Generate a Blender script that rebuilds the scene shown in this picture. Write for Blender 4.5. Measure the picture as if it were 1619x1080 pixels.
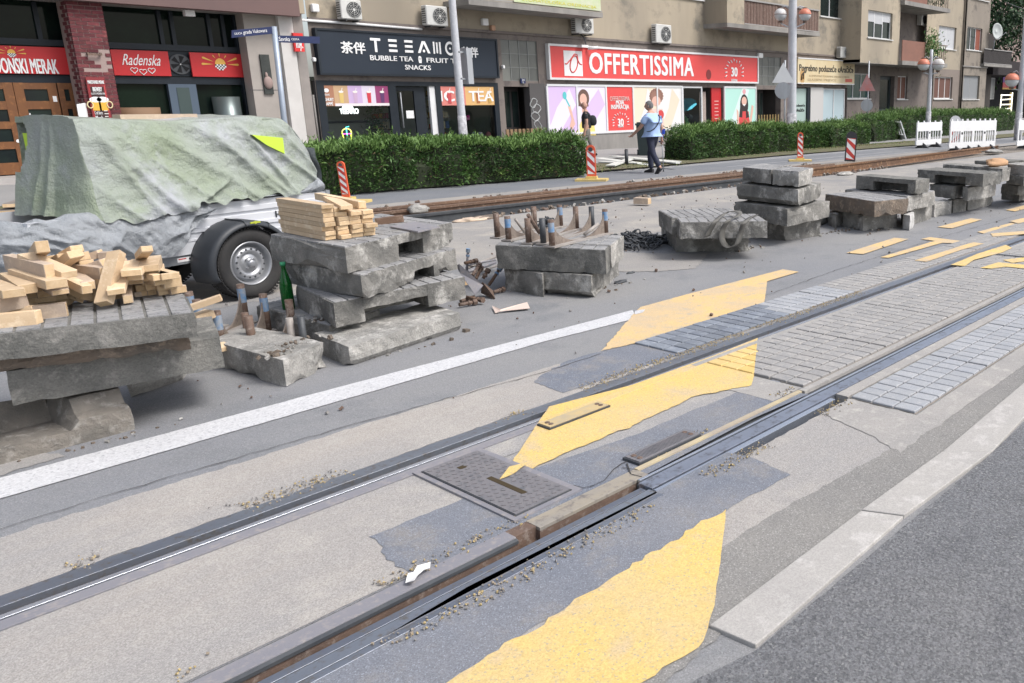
import bpy, bmesh, math, random
import numpy as np
from mathutils import Vector, Matrix, noise

random.seed(7); rng = np.random.default_rng(7)
scene = bpy.context.scene
for o in list(bpy.data.objects):
    bpy.data.objects.remove(o)

# ---------------------------------------------------------------- camera
# street runs along +X, the shop fronts face -Y, camera stands at the origin 1.6 m above the road
PCX, PCY, HY, V1, V2, H = 1190., 490., 168., 2200., -570., 1.6
_D = PCY - HY
FPX = math.sqrt((V1 - PCX) * (PCX - V2) - _D * _D)
AX = Vector((V1 - PCX, _D, -FPX)).normalized()
AY = Vector((V2 - PCX, _D, -FPX)).normalized()
AZ = AX.cross(AY)
CM = Matrix((AX, AY, AZ))
cam_d = bpy.data.cameras.new('camera'); cam = bpy.data.objects.new('camera', cam_d)
scene.collection.objects.link(cam); scene.camera = cam
cam.matrix_world = Matrix.Translation((0, 0, H)) @ CM.to_4x4()
cam_d.sensor_width = 36; cam_d.lens = FPX / 1619 * 36
cam_d.shift_x = (809.5 - PCX) / 1619; cam_d.shift_y = -(540 - PCY) / 1619
cam_d.clip_start = 0.05; cam_d.clip_end = 2000

# ---------------------------------------------------------------- sky, sun, exposure
w = bpy.data.worlds.new('World'); scene.world = w; w.use_nodes = True
nt = w.node_tree; bg = nt.nodes['Background']
sky = nt.nodes.new('ShaderNodeTexSky'); sky.sky_type = 'NISHITA'; sky.sun_disc = False
SUN_EL, SUN_AZ = math.radians(52), math.radians(155)     # light falls towards the shop fronts from the near right
sky.sun_elevation = SUN_EL; sky.sun_rotation = SUN_AZ
sky.air_density = 1.0; sky.dust_density = 3.5; sky.ozone_density = 0.8; sky.altitude = 100
hsv = nt.nodes.new('ShaderNodeHueSaturation'); hsv.inputs['Saturation'].default_value = .55      # thin overcast: a paler sky
nt.links.new(sky.outputs[0], hsv.inputs['Color']); nt.links.new(hsv.outputs[0], bg.inputs[0]); bg.inputs[1].default_value = 0.125
sun_d = bpy.data.lights.new('sun', 'SUN'); sun = bpy.data.objects.new('sun', sun_d)
scene.collection.objects.link(sun)
sun_d.energy = 1.5; sun_d.angle = math.radians(20); sun_d.color = (1, .97, .93)
sv = Vector((math.sin(SUN_AZ) * math.cos(SUN_EL), math.cos(SUN_AZ) * math.cos(SUN_EL), math.sin(SUN_EL)))
sun.rotation_euler = sv.to_track_quat('Z', 'Y').to_euler()
scene.view_settings.view_transform = 'Standard'; scene.view_settings.look = 'None'
scene.view_settings.exposure = 0.8; scene.view_settings.gamma = 1
scene.view_settings.use_curve_mapping = False
scene.cycles.max_bounces = 6; scene.cycles.diffuse_bounces = 3; scene.cycles.transparent_max_bounces = 8

# ---------------------------------------------------------------- measuring helpers: photo pixel -> place in the street
def ray(u, v): return CM @ Vector((u - PCX, -(v - PCY), -FPX))
def G(u, v, z=0.):
    r = ray(u, v); t = (z - H) / r.z; return Vector((r.x * t, r.y * t, z))
def FY(u, v, y):
    r = ray(u, v); t = y / r.y; return Vector((r.x * t, y, H + r.z * t))
TILT = .0095
def fc(u, v, y=22.8):          # facade coordinates before the street's slight slope is applied
    p = FY(u, v, y); return p.x, p.z - TILT * (p.x - 15)
def facade_xf(p):              # the slope of the street carries the buildings
    return Vector((p[0], p[1], p[2] + TILT * (p[0] - 15)))

# ---------------------------------------------------------------- materials
MATS = {}
def mat(name, col, rough=.8, var=None, scale=3., amt=1., col2=None, s2=.0, bump=0., bscale=60., metal=0., spec=.5,
        speck=0., speckcol=None, spscale=200., streak=False, rnd=0., alpha=1., dist=.01, emit=None, emis=0., coat=0.):
    """base colour blended by large noise (col->var), then mid noise (col2), fine specks, fine bump"""
    if name in MATS: return MATS[name]
    m = bpy.data.materials.new(name); m.use_nodes = True; n = m.node_tree.nodes; L = m.node_tree.links
    b = n['Principled BSDF']; b.inputs['Roughness'].default_value = rough; b.inputs['Metallic'].default_value = metal
    b.inputs['Specular IOR Level'].default_value = spec
    if coat: b.inputs['Coat Weight'].default_value = coat
    c4 = lambda c: (c[0], c[1], c[2], 1)
    b.inputs['Base Color'].default_value = c4(col)
    if alpha < 1: b.inputs['Alpha'].default_value = alpha
    tc = n.new('ShaderNodeTexCoord'); src = tc.outputs['Object']
    oi = n.new('ShaderNodeObjectInfo')
    ad = n.new('ShaderNodeVectorMath'); ad.operation = 'ADD'
    sc_ = n.new('ShaderNodeVectorMath'); sc_.operation = 'SCALE'; sc_.inputs[0].default_value = (37, 17, 29)
    L.new(oi.outputs['Random'], sc_.inputs['Scale']); L.new(src, ad.inputs[0]); L.new(sc_.outputs[0], ad.inputs[1]); src = ad.outputs[0]
    cur = None
    def nz(scale, detail=5, rgh=.6, streaky=False):
        t = n.new('ShaderNodeTexNoise'); t.inputs['Scale'].default_value = scale; t.inputs['Detail'].default_value = detail
        t.inputs['Roughness'].default_value = rgh
        if streaky:
            mp = n.new('ShaderNodeMapping'); mp.inputs['Scale'].default_value = streaky if isinstance(streaky, tuple) else (1, 1, .12)
            L.new(src, mp.inputs[0]); L.new(mp.outputs[0], t.inputs['Vector'])
        else: L.new(src, t.inputs['Vector'])
        return t
    def mixc(fac, a, bcol):
        x = n.new('ShaderNodeMix'); x.data_type = 'RGBA'
        if isinstance(fac, (int, float)): x.inputs['Factor'].default_value = fac
        else: L.new(fac, x.inputs['Factor'])
        for k, s in ((6, a), (7, bcol)):
            if isinstance(s, tuple): x.inputs[k].default_value = c4(s)
            else: L.new(s, x.inputs[k])
        return x.outputs[2]
    def ramp(o, a, bb):
        r = n.new('ShaderNodeMapRange'); r.inputs[1].default_value = a; r.inputs[2].default_value = bb; L.new(o, r.inputs[0]); return r.outputs[0]
    cur = tuple(col)
    if var: cur = mixc(ramp(nz(scale, 6, .62, streak).outputs[0], .5 - .22 / amt, .5 + .22 / amt), cur, tuple(var))
    if col2: cur = mixc(ramp(nz(s2 or scale * 6, 5, .7).outputs[0], .52, .68), cur, tuple(col2))
    if speck:
        v = n.new('ShaderNodeTexVoronoi'); v.inputs['Scale'].default_value = spscale; L.new(src, v.inputs['Vector'])
        sp = n.new('ShaderNodeSeparateColor'); L.new(v.outputs['Color'], sp.inputs[0])
        hs = n.new('ShaderNodeHueSaturation'); L.new(ramp(sp.outputs[0], 0, 1), hs.inputs['Fac'])
        mr = n.new('ShaderNodeMapRange'); L.new(sp.outputs[0], mr.inputs[0]); mr.inputs[3].default_value = 1 - speck; mr.inputs[4].default_value = 1 + speck
        hs2 = n.new('ShaderNodeHueSaturation'); L.new(mr.outputs[0], hs2.inputs['Value'])
        if isinstance(cur, tuple): hs2.inputs['Color'].default_value = c4(cur)
        else: L.new(cur, hs2.inputs['Color'])
        cur = hs2.outputs[0]; n.remove(hs)
        if speckcol:
            cur = mixc(ramp(sp.outputs[1], .93, .96), cur, tuple(speckcol))
    if rnd:
        mr = n.new('ShaderNodeMapRange'); L.new(oi.outputs['Random'], mr.inputs[0]); mr.inputs[3].default_value = 1 - rnd; mr.inputs[4].default_value = 1 + rnd
        h = n.new('ShaderNodeHueSaturation'); L.new(mr.outputs[0], h.inputs['Value'])
        if isinstance(cur, tuple): h.inputs['Color'].default_value = c4(cur)
        else: L.new(cur, h.inputs['Color'])
        cur = h.outputs[0]
    if not isinstance(cur, tuple): L.new(cur, b.inputs['Base Color'])
    if bump:
        bp = n.new('ShaderNodeBump'); bp.inputs['Strength'].default_value = bump; bp.inputs['Distance'].default_value = dist
        L.new(nz(bscale, 8, .7).outputs[0], bp.inputs['Height']); L.new(bp.outputs[0], b.inputs['Normal'])
    if emit:
        b.inputs['Emission Color'].default_value = c4(emit); b.inputs['Emission Strength'].default_value = emis
    MATS[name] = m; return m

def glass(name='shop_glass', tint=(.55, .6, .6), a=.22):
    if name in MATS: return MATS[name]
    m = bpy.data.materials.new(name); m.use_nodes = True; n = m.node_tree.nodes; L = m.node_tree.links
    n.remove(n['Principled BSDF'])
    gl = n.new('ShaderNodeBsdfGlossy'); gl.inputs['Roughness'].default_value = .03; gl.inputs['Color'].default_value = (.9, .95, 1, 1)
    tr = n.new('ShaderNodeBsdfTransparent'); tr.inputs['Color'].default_value = (*tint, 1)
    fr = n.new('ShaderNodeFresnel'); fr.inputs['IOR'].default_value = 1.4
    mx = n.new('ShaderNodeMixShader'); L.new(fr.outputs[0], mx.inputs[0]); L.new(tr.outputs[0], mx.inputs[1]); L.new(gl.outputs[0], mx.inputs[2])
    L.new(mx.outputs[0], n['Material Output'].inputs[0]); MATS[name] = m; return m

M_ = dict(
    beige_asphalt=mat('dusty_asphalt', (.365, .335, .305), .93, (.285, .28, .28), 1.1, 1.5, (.39, .365, .335), 2.2, .4, 80, speck=.2, speckcol=(.42, .4, .38), spscale=260, streak=(.35, 1, 1)),
    road=mat('road_asphalt', (.205, .21, .225), .92, (.255, .252, .25), .6, 1.3, (.185, .19, .2), 1.6, .4, 80, speck=.17, speckcol=(.3, .3, .3), spscale=260, streak=(.35, 1, 1)),
    rough=mat('coarse_asphalt', (.165, .17, .182), .92, (.2, .2, .205), .8, 1, (.148, .15, .16), 6, .9, 62, dist=.018, speck=.3, speckcol=(.27, .27, .27), spscale=135),
    patch=mat('blue_grey_patch', (.155, .17, .205), .9, (.2, .205, .225), 2., 1.5, (.235, .225, .22), 4, .4, 75, speck=.2, speckcol=(.28, .3, .34), spscale=260),
    yellow=mat('yellow_paint', (.69, .49, .15), .8, (.62, .46, .22), 1.6, 1.7, (.56, .43, .26), 5, .5, 70, speck=.12, speckcol=(.45, .37, .24), spscale=170),
    yellowpale=mat('pale_yellow_paint', (.68, .47, .2), .85, (.55, .42, .27), 2.5, 1.5, (.47, .39, .29), 9, .4, 70, speck=.1, speckcol=(.45, .39, .29), spscale=200),
    white=mat('white_road_paint', (.6, .6, .61), .75, (.53, .53, .54), 3, 1, (.45, .45, .47), 40, .4, 80, speck=.1, speckcol=(.4, .4, .42), spscale=120),
    kerb=mat('kerb_concrete', (.42, .4, .375), .9, (.36, .345, .33), 3, 1, (.5, .48, .46), 8, .25, 120, speck=.1, spscale=200),
    strip=mat('strip_concrete', (.36, .34, .32), .9, (.29, .28, .27), 3, 1, (.42, .4, .37), 12, .3, 120, speck=.12, spscale=200),
    paver=mat('paver_stone', (.34, .325, .31), .85, (.27, .268, .27), 5, 1, (.4, .38, .36), 18, .35, 100, rnd=.05, speck=.12, spscale=250),
    paverblue=mat('blue_grey_paver', (.165, .185, .225), .8, (.2, .22, .25), 6, 1, (.25, .27, .3), 20, .3, 100, rnd=.2, speck=.1, spscale=250),
    paverside=mat('pale_blue_paver', (.31, .325, .355), .85, (.35, .355, .365), 6, 1, (.39, .39, .4), 20, .3, 100, rnd=.06, speck=.1, spscale=250),
    paveryel=mat('yellow_painted_paver', (.64, .45, .16), .8, (.66, .48, .22), 6, 1, (.55, .42, .24), 16, .3, 100, rnd=.06),
    joint=mat('joint_mortar', (.2, .18, .16), .95, (.28, .25, .22), 12, 1, bump=.4, bscale=90),
    steel=mat('rail_steel', (.22, .24, .29), .36, (.34, .37, .42), 3, 1.4, (.24, .22, .2), 30, .15, 80, metal=.75, streak=(.15, 1, 1)),
    steelbright=mat('worn_rail_steel', (.68, .71, .77), .26, (.5, .54, .62), 2, 1, metal=.85, bump=.06, bscale=50, streak=(.1, 1, 1)),
    groove=mat('rail_groove', (.09, .075, .06), .9, (.16, .13, .1), 8, 1, (.05, .045, .04), 40, .6, 60, streak=(.3, 1, 1)),
    black=mat('blackened_steel', (.045, .05, .06), .55, (.09, .095, .1), 8, 1, metal=.2, bump=.2, bscale=60),
    plate=mat('worn_plate', (.3, .285, .3), .6, (.24, .24, .27), 5, 1, (.36, .33, .32), 25, .2, 90, metal=.25, streak=(.3, 1, 1)),
    iron=mat('cast_iron_cover', (.21, .205, .22), .55, (.26, .245, .25), 6, 1, (.15, .155, .17), 18, .2, 90, metal=.35),
    rust=mat('rusty_steel', (.19, .115, .075), .85, (.11, .07, .052), 3, 1.4, (.27, .19, .14), 14, .4, 60, streak=(.25, 1, 1)),
    rustorange=mat('orange_rust', (.17, .085, .04), .85, (.1, .058, .04), 2, 1.3, (.32, .19, .1), 10, .3, 60, streak=(.2, 1, 1)),
    rustdark=mat('dark_rusty_steel', (.1, .068, .055), .7, (.17, .11, .08), 14, 1, (.25, .2, .17), 30, .3, 60),
    conc=mat('old_concrete', (.26, .25, .23), .93, (.13, .128, .12), 3.2, 1.7, (.5, .485, .455), 5, .9, 22, dist=.02, speck=.12, spscale=160, rnd=.1),
    concdark=mat('stained_concrete', (.12, .12, .112), .93, (.2, .195, .18), 4, 1.5, (.28, .27, .25), 9, .8, 24, dist=.02, speck=.15, spscale=150, rnd=.1),
    conclight=mat('pale_broken_concrete', (.39, .375, .35), .93, (.24, .235, .22), 4, 1.7, (.58, .56, .53), 10, .95, 20, dist=.022, speck=.12, spscale=140, rnd=.1),
    concbrown=mat('earthy_concrete', (.22, .17, .13), .95, (.13, .115, .1), 6, 1.4, (.34, .27, .21), 12, 1, 18, dist=.03, rnd=.1),
    slabtile=mat('slab_paver_top', (.24, .24, .245), .88, (.31, .305, .3), 9, 1.2, (.13, .13, .135), 26, .4, 90, rnd=.13, speck=.12, spscale=220),
    wood=mat('fresh_pine', (.66, .5, .33), .75, (.56, .41, .26), 7, 1.4, (.74, .6, .43), 14, .25, 60, rnd=.18, streak=(.25, 1, 1)),
    woodgrey=mat('weathered_pine', (.54, .42, .31), .82, (.42, .34, .28), 6, 1.3, (.6, .48, .36), 16, .3, 60, rnd=.15, streak=(.25, 1, 1)),
    woodend=mat('pine_end_grain', (.52, .36, .2), .85, (.66, .5, .32), 16, 1.3, bump=.3, bscale=90, rnd=.2),
    dirt=mat('track_dirt', (.19, .165, .14), .97, (.27, .24, .205), 2, 1.3, (.12, .11, .1), 14, .9, 30, dist=.03, speck=.25, spscale=60),
    sidewalk=mat('pavement', (.29, .285, .28), .92, (.25, .25, .25), 1.2, 1, bump=.2, bscale=90, speck=.12, spscale=120),
    sideroad=mat('side_road_asphalt', (.155, .165, .185), .9, (.2, .205, .215), .7, 1.2, bump=.3, bscale=60, speck=.15, spscale=110),
    verge=mat('verge_soil', (.14, .115, .08), .97, (.1, .12, .045), 1.8, 1.5, (.23, .19, .13), 12, .8, 30, dist=.03),
)
print('materials', len(MATS))

# ---------------------------------------------------------------- mesh building
COL = scene.collection
class MB:
    def __init__(s, xf=None): s.v = []; s.f = []; s.m = []; s.sm = []; s.xf = xf
    def add(s, vs, fs, mi=0, smooth=False):
        o = len(s.v); s.v.extend(Vector(p) for p in vs)
        for f in fs: s.f.append([i + o for i in f]); s.m.append(mi); s.sm.append(smooth)
        return s
    def box(s, x0, x1, y0, y1, z0, z1, mi=0, T=None):
        vs = [Vector(p) for p in ((x0,y0,z0),(x1,y0,z0),(x1,y1,z0),(x0,y1,z0),(x0,y0,z1),(x1,y0,z1),(x1,y1,z1),(x0,y1,z1))]
        if T is not None: vs = [T @ p for p in vs]
        return s.add(vs, [(0,3,2,1),(4,5,6,7),(0,1,5,4),(1,2,6,5),(2,3,7,6),(3,0,4,7)], mi)
    def hexa(s, b, t, mi=0):       # bottom quad, top quad
        return s.add(list(b) + list(t), [(3,2,1,0),(4,5,6,7),(0,1,5,4),(1,2,6,5),(2,3,7,6),(3,0,4,7)], mi)
    def prism(s, poly, z0, z1, mi=0, T=None, side=None):   # polygon in xy
        n = len(poly)
        vs = [Vector((p[0], p[1], z0)) for p in poly] + [Vector((p[0], p[1], z1)) for p in poly]
        if T is not None: vs = [T @ p for p in vs]
        s.add(vs, [list(range(n))[::-1], list(range(n, 2 * n))], mi)
        o = len(s.v) - 2 * n
        for i in range(n):
            j = (i + 1) % n
            s.f.append([o + i, o + j, o + n + j, o + n + i]); s.m.append(mi if side is None else side); s.sm.append(False)
        return s
    def cyl(s, p0, p1, r, n=12, r2=None, mi=0, cap=True, smooth=True):
        p0 = Vector(p0); p1 = Vector(p1); r2 = r if r2 is None else r2
        d = (p1 - p0).normalized(); a = d.orthogonal().normalized(); b = d.cross(a)
        vs = []
        for p, rr in ((p0, r), (p1, r2)):
            for i in range(n):
                t = 2 * math.pi * i / n; vs.append(p + a * (math.cos(t) * rr) + b * (math.sin(t) * rr))
        s.add(vs, [(i, (i + 1) % n, n + (i + 1) % n, n + i) for i in range(n)], mi, smooth)
        if cap:
            o = len(s.v) - 2 * n
            s.f.append([o + i for i in range(n)][::-1]); s.f.append([o + n + i for i in range(n)]); s.m += [mi, mi]; s.sm += [False, False]
        return s
    def tube(s, pts, r, n=8, mi=0, closed=False, flat=None):
        pts = [Vector(p) for p in pts]; N = len(pts); vs = []; up = Vector((0, 0, 1)); pa = None
        for k, p in enumerate(pts):
            if closed: d = (pts[(k + 1) % N] - pts[k - 1]).normalized()
            else: d = (pts[min(k + 1, N - 1)] - pts[max(k - 1, 0)]).normalized()
            if pa is None: a = d.orthogonal().normalized()
            else: a = (pa - d * pa.dot(d)).normalized()
            pa = a; b = d.cross(a); rr = r[k] if isinstance(r, (list, tuple)) else r
            for i in range(n):
                t = 2 * math.pi * i / n; vs.append(p + a * (math.cos(t) * rr) + b * (math.sin(t) * rr))
        fs = []
        for k in range(N if closed else N - 1):
            for i in range(n):
                j = (i + 1) % n; k2 = (k + 1) % N
                fs.append((k * n + i, k * n + j, k2 * n + j, k2 * n + i))
        s.add(vs, fs, mi, True)
        if not closed:
            o = len(s.v) - N * n
            s.f.append([o + i for i in range(n)][::-1]); s.f.append([o + (N - 1) * n + i for i in range(n)]); s.m += [mi, mi]; s.sm += [False, False]
        return s
    def ball(s, c, r, mi=0, nu=12, nv=8, sc=(1, 1, 1), half=0):
        c = Vector(c); vs = []; fs = []
        v0, v1 = 0, math.pi
        if half == 1: v1 = math.pi / 2
        if half == -1: v0 = math.pi / 2
        for j in range(nv + 1):
            ph = v0 + (v1 - v0) * j / nv
            for i in range(nu):
                t = 2 * math.pi * i / nu
                vs.append(c + Vector((r * sc[0] * math.sin(ph) * math.cos(t), r * sc[1] * math.sin(ph) * math.sin(t), r * sc[2] * math.cos(ph))))
        for j in range(nv):
            for i in range(nu): fs.append((j * nu + i, (j + 1) * nu + i, (j + 1) * nu + (i + 1) % nu, j * nu + (i + 1) % nu))
        return s.add(vs, fs, mi, True)
    def lathe(s, prof, c, axis=Vector((0, 0, 1)), n=24, mi=0, smooth=True):   # prof [(r, h)]
        axis = Vector(axis).normalized(); a = axis.orthogonal().normalized(); b = axis.cross(a); c = Vector(c); vs = []
        for r, h in prof:
            for i in range(n):
                t = 2 * math.pi * i / n; vs.append(c + axis * h + a * (math.cos(t) * r) + b * (math.sin(t) * r))
        fs = [(k * n + i, k * n + (i + 1) % n, (k + 1) * n + (i + 1) % n, (k + 1) * n + i) for k in range(len(prof) - 1) for i in range(n)]
        return s.add(vs, fs, mi, smooth)
    def build(s, name, mats, parent=None, origin=None, smooth=None):
        me = bpy.data.meshes.new(name)
        vs = [s.xf(p) for p in s.v] if s.xf else s.v
        o = bpy.data.objects.new(name, me); COL.objects.link(o)
        if parent is not None:
            inv = WM[parent.name].inverted(); vs = [inv @ p for p in vs]
            loc = Vector((0, 0, 0)); o.parent = parent; WM[o.name] = WM[parent.name].copy()
        else:
            if origin is None:
                xs = [p.x for p in vs]; ys = [p.y for p in vs]; zs = [p.z for p in vs]
                origin = ((min(xs) + max(xs)) / 2, (min(ys) + max(ys)) / 2, min(zs))
            origin = Vector(origin); vs = [p - origin for p in vs]; o.location = origin; WM[o.name] = Matrix.Translation(origin)
        me.from_pydata([tuple(p) for p in vs], [], s.f)
        if not isinstance(mats, (list, tuple)): mats = [mats]
        for m in mats: me.materials.append(M_[m] if isinstance(m, str) else m)
        me.polygons.foreach_set('material_index', s.m)
        me.polygons.foreach_set('use_smooth', s.sm if smooth is None else [smooth] * len(s.f))
        me.update()
        return o
WM = {}
def tag(o, label=None, cat=None, group=None, kind=None):
    if label: o['label'] = label
    if cat: o['category'] = cat
    if group: o['group'] = group
    if kind: o['kind'] = kind
    return o
def thing(name, label, cat, loc=(0, 0, 0), rz=0, group=None, kind=None):
    o = bpy.data.objects.new(name, None); COL.objects.link(o); o.location = loc; o.rotation_euler = (0, 0, rz)
    o.empty_display_size = .1
    WM[o.name] = Matrix.Translation(loc) @ Matrix.Rotation(rz, 4, 'Z')
    return tag(o, label, cat, group, kind)
def recalc(o):
    bm = bmesh.new(); bm.from_mesh(o.data); bmesh.ops.recalc_face_normals(bm, faces=bm.faces); bm.to_mesh(o.data); bm.free()
def dup(root, loc=None, rz=None, label=None, group=None):
    r = root.copy(); COL.objects.link(r)
    if loc is not None: r.location = loc
    if rz is not None: r.rotation_euler = (0, 0, rz)
    if label: r['label'] = label
    if group: r['group'] = group
    WM[r.name] = Matrix.Translation(r.location) @ r.rotation_euler.to_matrix().to_4x4()
    for ch in list(root.children):
        c = ch.copy(); COL.objects.link(c); c.parent = r
        for g in ch.children:
            d = g.copy(); COL.objects.link(d); d.parent = c
    return r
def text_mesh(body, h, depth=.004, bold=.0, width=None, align='CENTER', sx=1., shear=0., spacing=1.):
    """letters as a flat extruded mesh in the xz plane facing -y; height h for a capital; returns (verts, faces)"""
    cu = bpy.data.curves.new('t', 'FONT'); cu.body = body; cu.align_x = align; cu.align_y = 'CENTER'
    cu.extrude = depth / h / 1.4 if depth else 0; cu.offset = bold; cu.resolution_u = 3; cu.shear = shear; cu.space_character = spacing
    o = bpy.data.objects.new('t', cu); COL.objects.link(o)
    dg = bpy.context.evaluated_depsgraph_get(); me = bpy.data.meshes.new_from_object(o.evaluated_get(dg))
    vs = [v.co.copy() for v in me.vertices]; fs = [list(p.vertices) for p in me.polygons]
    bpy.data.objects.remove(o); bpy.data.curves.remove(cu); bpy.data.meshes.remove(me)
    if not vs: return [], []
    xs = [p.x for p in vs]; ys = [p.y for p in vs]
    k = h * 1.4
    kx = k * sx
    if width: kx = width / (max(xs) - min(xs))
    if h and width:
        k = h / (max(ys) - min(ys))
    cy = (max(ys) + min(ys)) / 2
    cx0 = (max(xs) + min(xs)) / 2 if align == 'CENTER' else min(xs)
    return [Vector(((p.x - cx0) * kx, -p.z * k, (p.y - cy) * k)) for p in vs], fs
def letter(parent, body, x, y, z, h, m, width=None, xf=facade_xf, name='lettering', **kw):
    f = kw.pop('bold', 0) * h * .9; vs, fs = text_mesh(body, h, width=width and width - 2 * f, **kw)
    if not vs: return None
    mb = MB(xf)
    for i, (a, b) in enumerate(((-1, -1), (1, -1), (1, 1), (-1, 1)) if f else ((0, 0),)): mb.add([Vector((p.x + x + a * f, p.y + y - i * .0013, p.z + z + b * f * .6)) for p in vs], fs)
    return mb.build(name, m, parent)
def poly_sheet(pts, z, ragged=.0, step=.03):
    """closed outline -> list of points with ragged subdivided edges"""
    out = []
    n = len(pts)
    for i in range(n):
        a, b = Vector(pts[i][:2]), Vector(pts[(i + 1) % n][:2]); L = (b - a).length; k = max(1, int(L / step))
        rg = pts[i][2] if len(pts[i]) > 2 else ragged
        nrm = Vector((-(b - a).y, (b - a).x)).normalized() if L > 0 else Vector((0, 0))
        for j in range(k):
            p = a.lerp(b, j / k)
            if j and rg: p = p + nrm * (noise.noise(Vector((p.x * 17, p.y * 17, 3))) * rg * .9 + noise.noise(Vector((p.x * 5, p.y * 5, 3))) * rg * .7 + (random.random() - .5) * rg * .7)
            out.append((p.x, p.y, z))
    return out
def sheet(name, px, z, m, kind='structure', ragged=.012, pixel=True, parent=None, **kw):
    pts = []
    for p in px:
        q = G(p[0], p[1]) if pixel else Vector((p[0], p[1], 0))
        pts.append((q.x, q.y, p[2]) if len(p) > 2 else (q.x, q.y))
    z = z * .5 if z < .0225 else z
    pts = poly_sheet(pts, z, ragged)
    mb = MB(); mb.add(pts, [list(range(len(pts)))])
    o = mb.build(name, m, parent, origin=(0, 0, 0) if parent is None else None)
    if o.data.polygons and o.data.polygons[0].normal.z < 0: o.data.flip_normals()
    bm = bmesh.new(); bm.from_mesh(o.data); bmesh.ops.triangulate(bm, faces=bm.faces); bm.to_mesh(o.data); bm.free()
    if kind: o['kind'] = kind
    return o
# ================================================================ THE GROUND
prof = [(-60, 0), (2.195, 0), (2.195, -.1), (2.505, -.1), (2.505, 0), (3.235, 0), (3.235, -.1), (3.488, -.1), (3.488, 0), (10.45, 0), (10.62, -.05), (12.5, -.05), (12.75, 0), (15.2, 0), (15.35, .03), (90, .03)]
mb = MB(); xs = [-60, -8, 0, 8, 20, 60, 400]
for x in xs:
    for y, z in prof: mb.v.append(Vector((x, y, z)))
n = len(prof)
for i in range(len(xs) - 1):
    for j in range(n - 1): mb.f.append([i * n + j, (i + 1) * n + j, (i + 1) * n + j + 1, i * n + j + 1]); mb.m.append(0 if 1.0 < prof[j][0] < 60 and j < 9 else (1 if 9 <= j <= 11 else 0)); mb.sm.append(False)
tag(mb.build('ground', ['road', 'dirt'], origin=(0, 0, 0)), kind='structure')

# resurfaced bands of the carriageway
def rect(name, x0, x1, y0, y1, z, m, ragged=.01, **k): return sheet(name, [(x0, y0), (x1, y0), (x1, y1), (x0, y1)], z, m, ragged=ragged, pixel=False, **k)
rect('road_edge_band', -6, 3.78, 3.49, 4.0, .004, 'beige_asphalt', .018)
rect('asphalt_between_rails', -6, 3.60, 2.51, 3.235, .004, 'beige_asphalt', .002)
rect('asphalt_beside_track', -6, 3.78, 1.62, 2.19, .004, 'beige_asphalt', .012)
sheet('asphalt_strip_beside_kerb', [(-6, 1.42), (1.5, 1.42), (3.4, 1.42), (9, 1.42), (30, 1.4), (30, 1.63), (9, 1.63), (3.9, 1.63), (2.4, 1.75), (-6, 1.75)], .008, mat('worn_dark_asphalt', (.2, .195, .19), .93, (.25, .24, .225), 2, 1.2, bump=.5, bscale=70, speck=.2, speckcol=(.36, .35, .33), spscale=220), ragged=.012, pixel=False)
sheet('coarse_road_surface', [(-40, -40), (300, -40), (300, 1.3), (5, 1.3), (3.5, 1.27), (1.72, 1.29), (1.5, 1.35), (1.2, 1.34), (-40, 1.34)], .012, 'rough', ragged=.004, pixel=False)
# dusty bands further out
rect('dusty_lane', 1.5, 60, 7.4, 10.4, .004, mat('dusty_lane', (.33, .31, .285), .95, (.24, .235, .235), .8, 1.3, (.38, .35, .31), 2.5, bump=.3, bscale=50, speck=.15), .05)
sheet('pale_dust_stain', [(960, 430), (985, 400), (1118, 402), (1100, 425), (1040, 430)], .008, mat('pale_dust', (.31, .295, .275), .95, (.27, .26, .255), 3, 1, bump=.3, bscale=60, speck=.15), ragged=.03)
sheet('pale_dust_stain', [(-40, 770), (-40, 735), (62, 712), (104, 722), (30, 742)], .006, mat('pale_dust', (.3, .29, .27)), ragged=.02)
rect('side_road', -20, 300, 13.3, 15.2, .004, 'sideroad', .04)
sheet('side_road_edge_band', [(-20, 12.75), (12, 12.75), (18, 12.9), (60, 12.2), (300, 12.2), (300, 13.25), (60, 13.3), (-20, 13.3)], .006, mat('pale_edge_concrete', (.32, .3, .275), .95, (.25, .24, .235), 1.2, 1.2, bump=.3, bscale=50), ragged=.03, pixel=False)
for y0, x0, x1 in ((14.1, 17.5, 27), (13.45, 20, 40), (12.55, 30, 60)):
    rect('faded_lane_line', x0, x1, y0, y0 + .09, .008, mat('faded_line', (.4, .4, .4), .9, (.25, .25, .26), 3, 1.5), .008)

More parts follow.
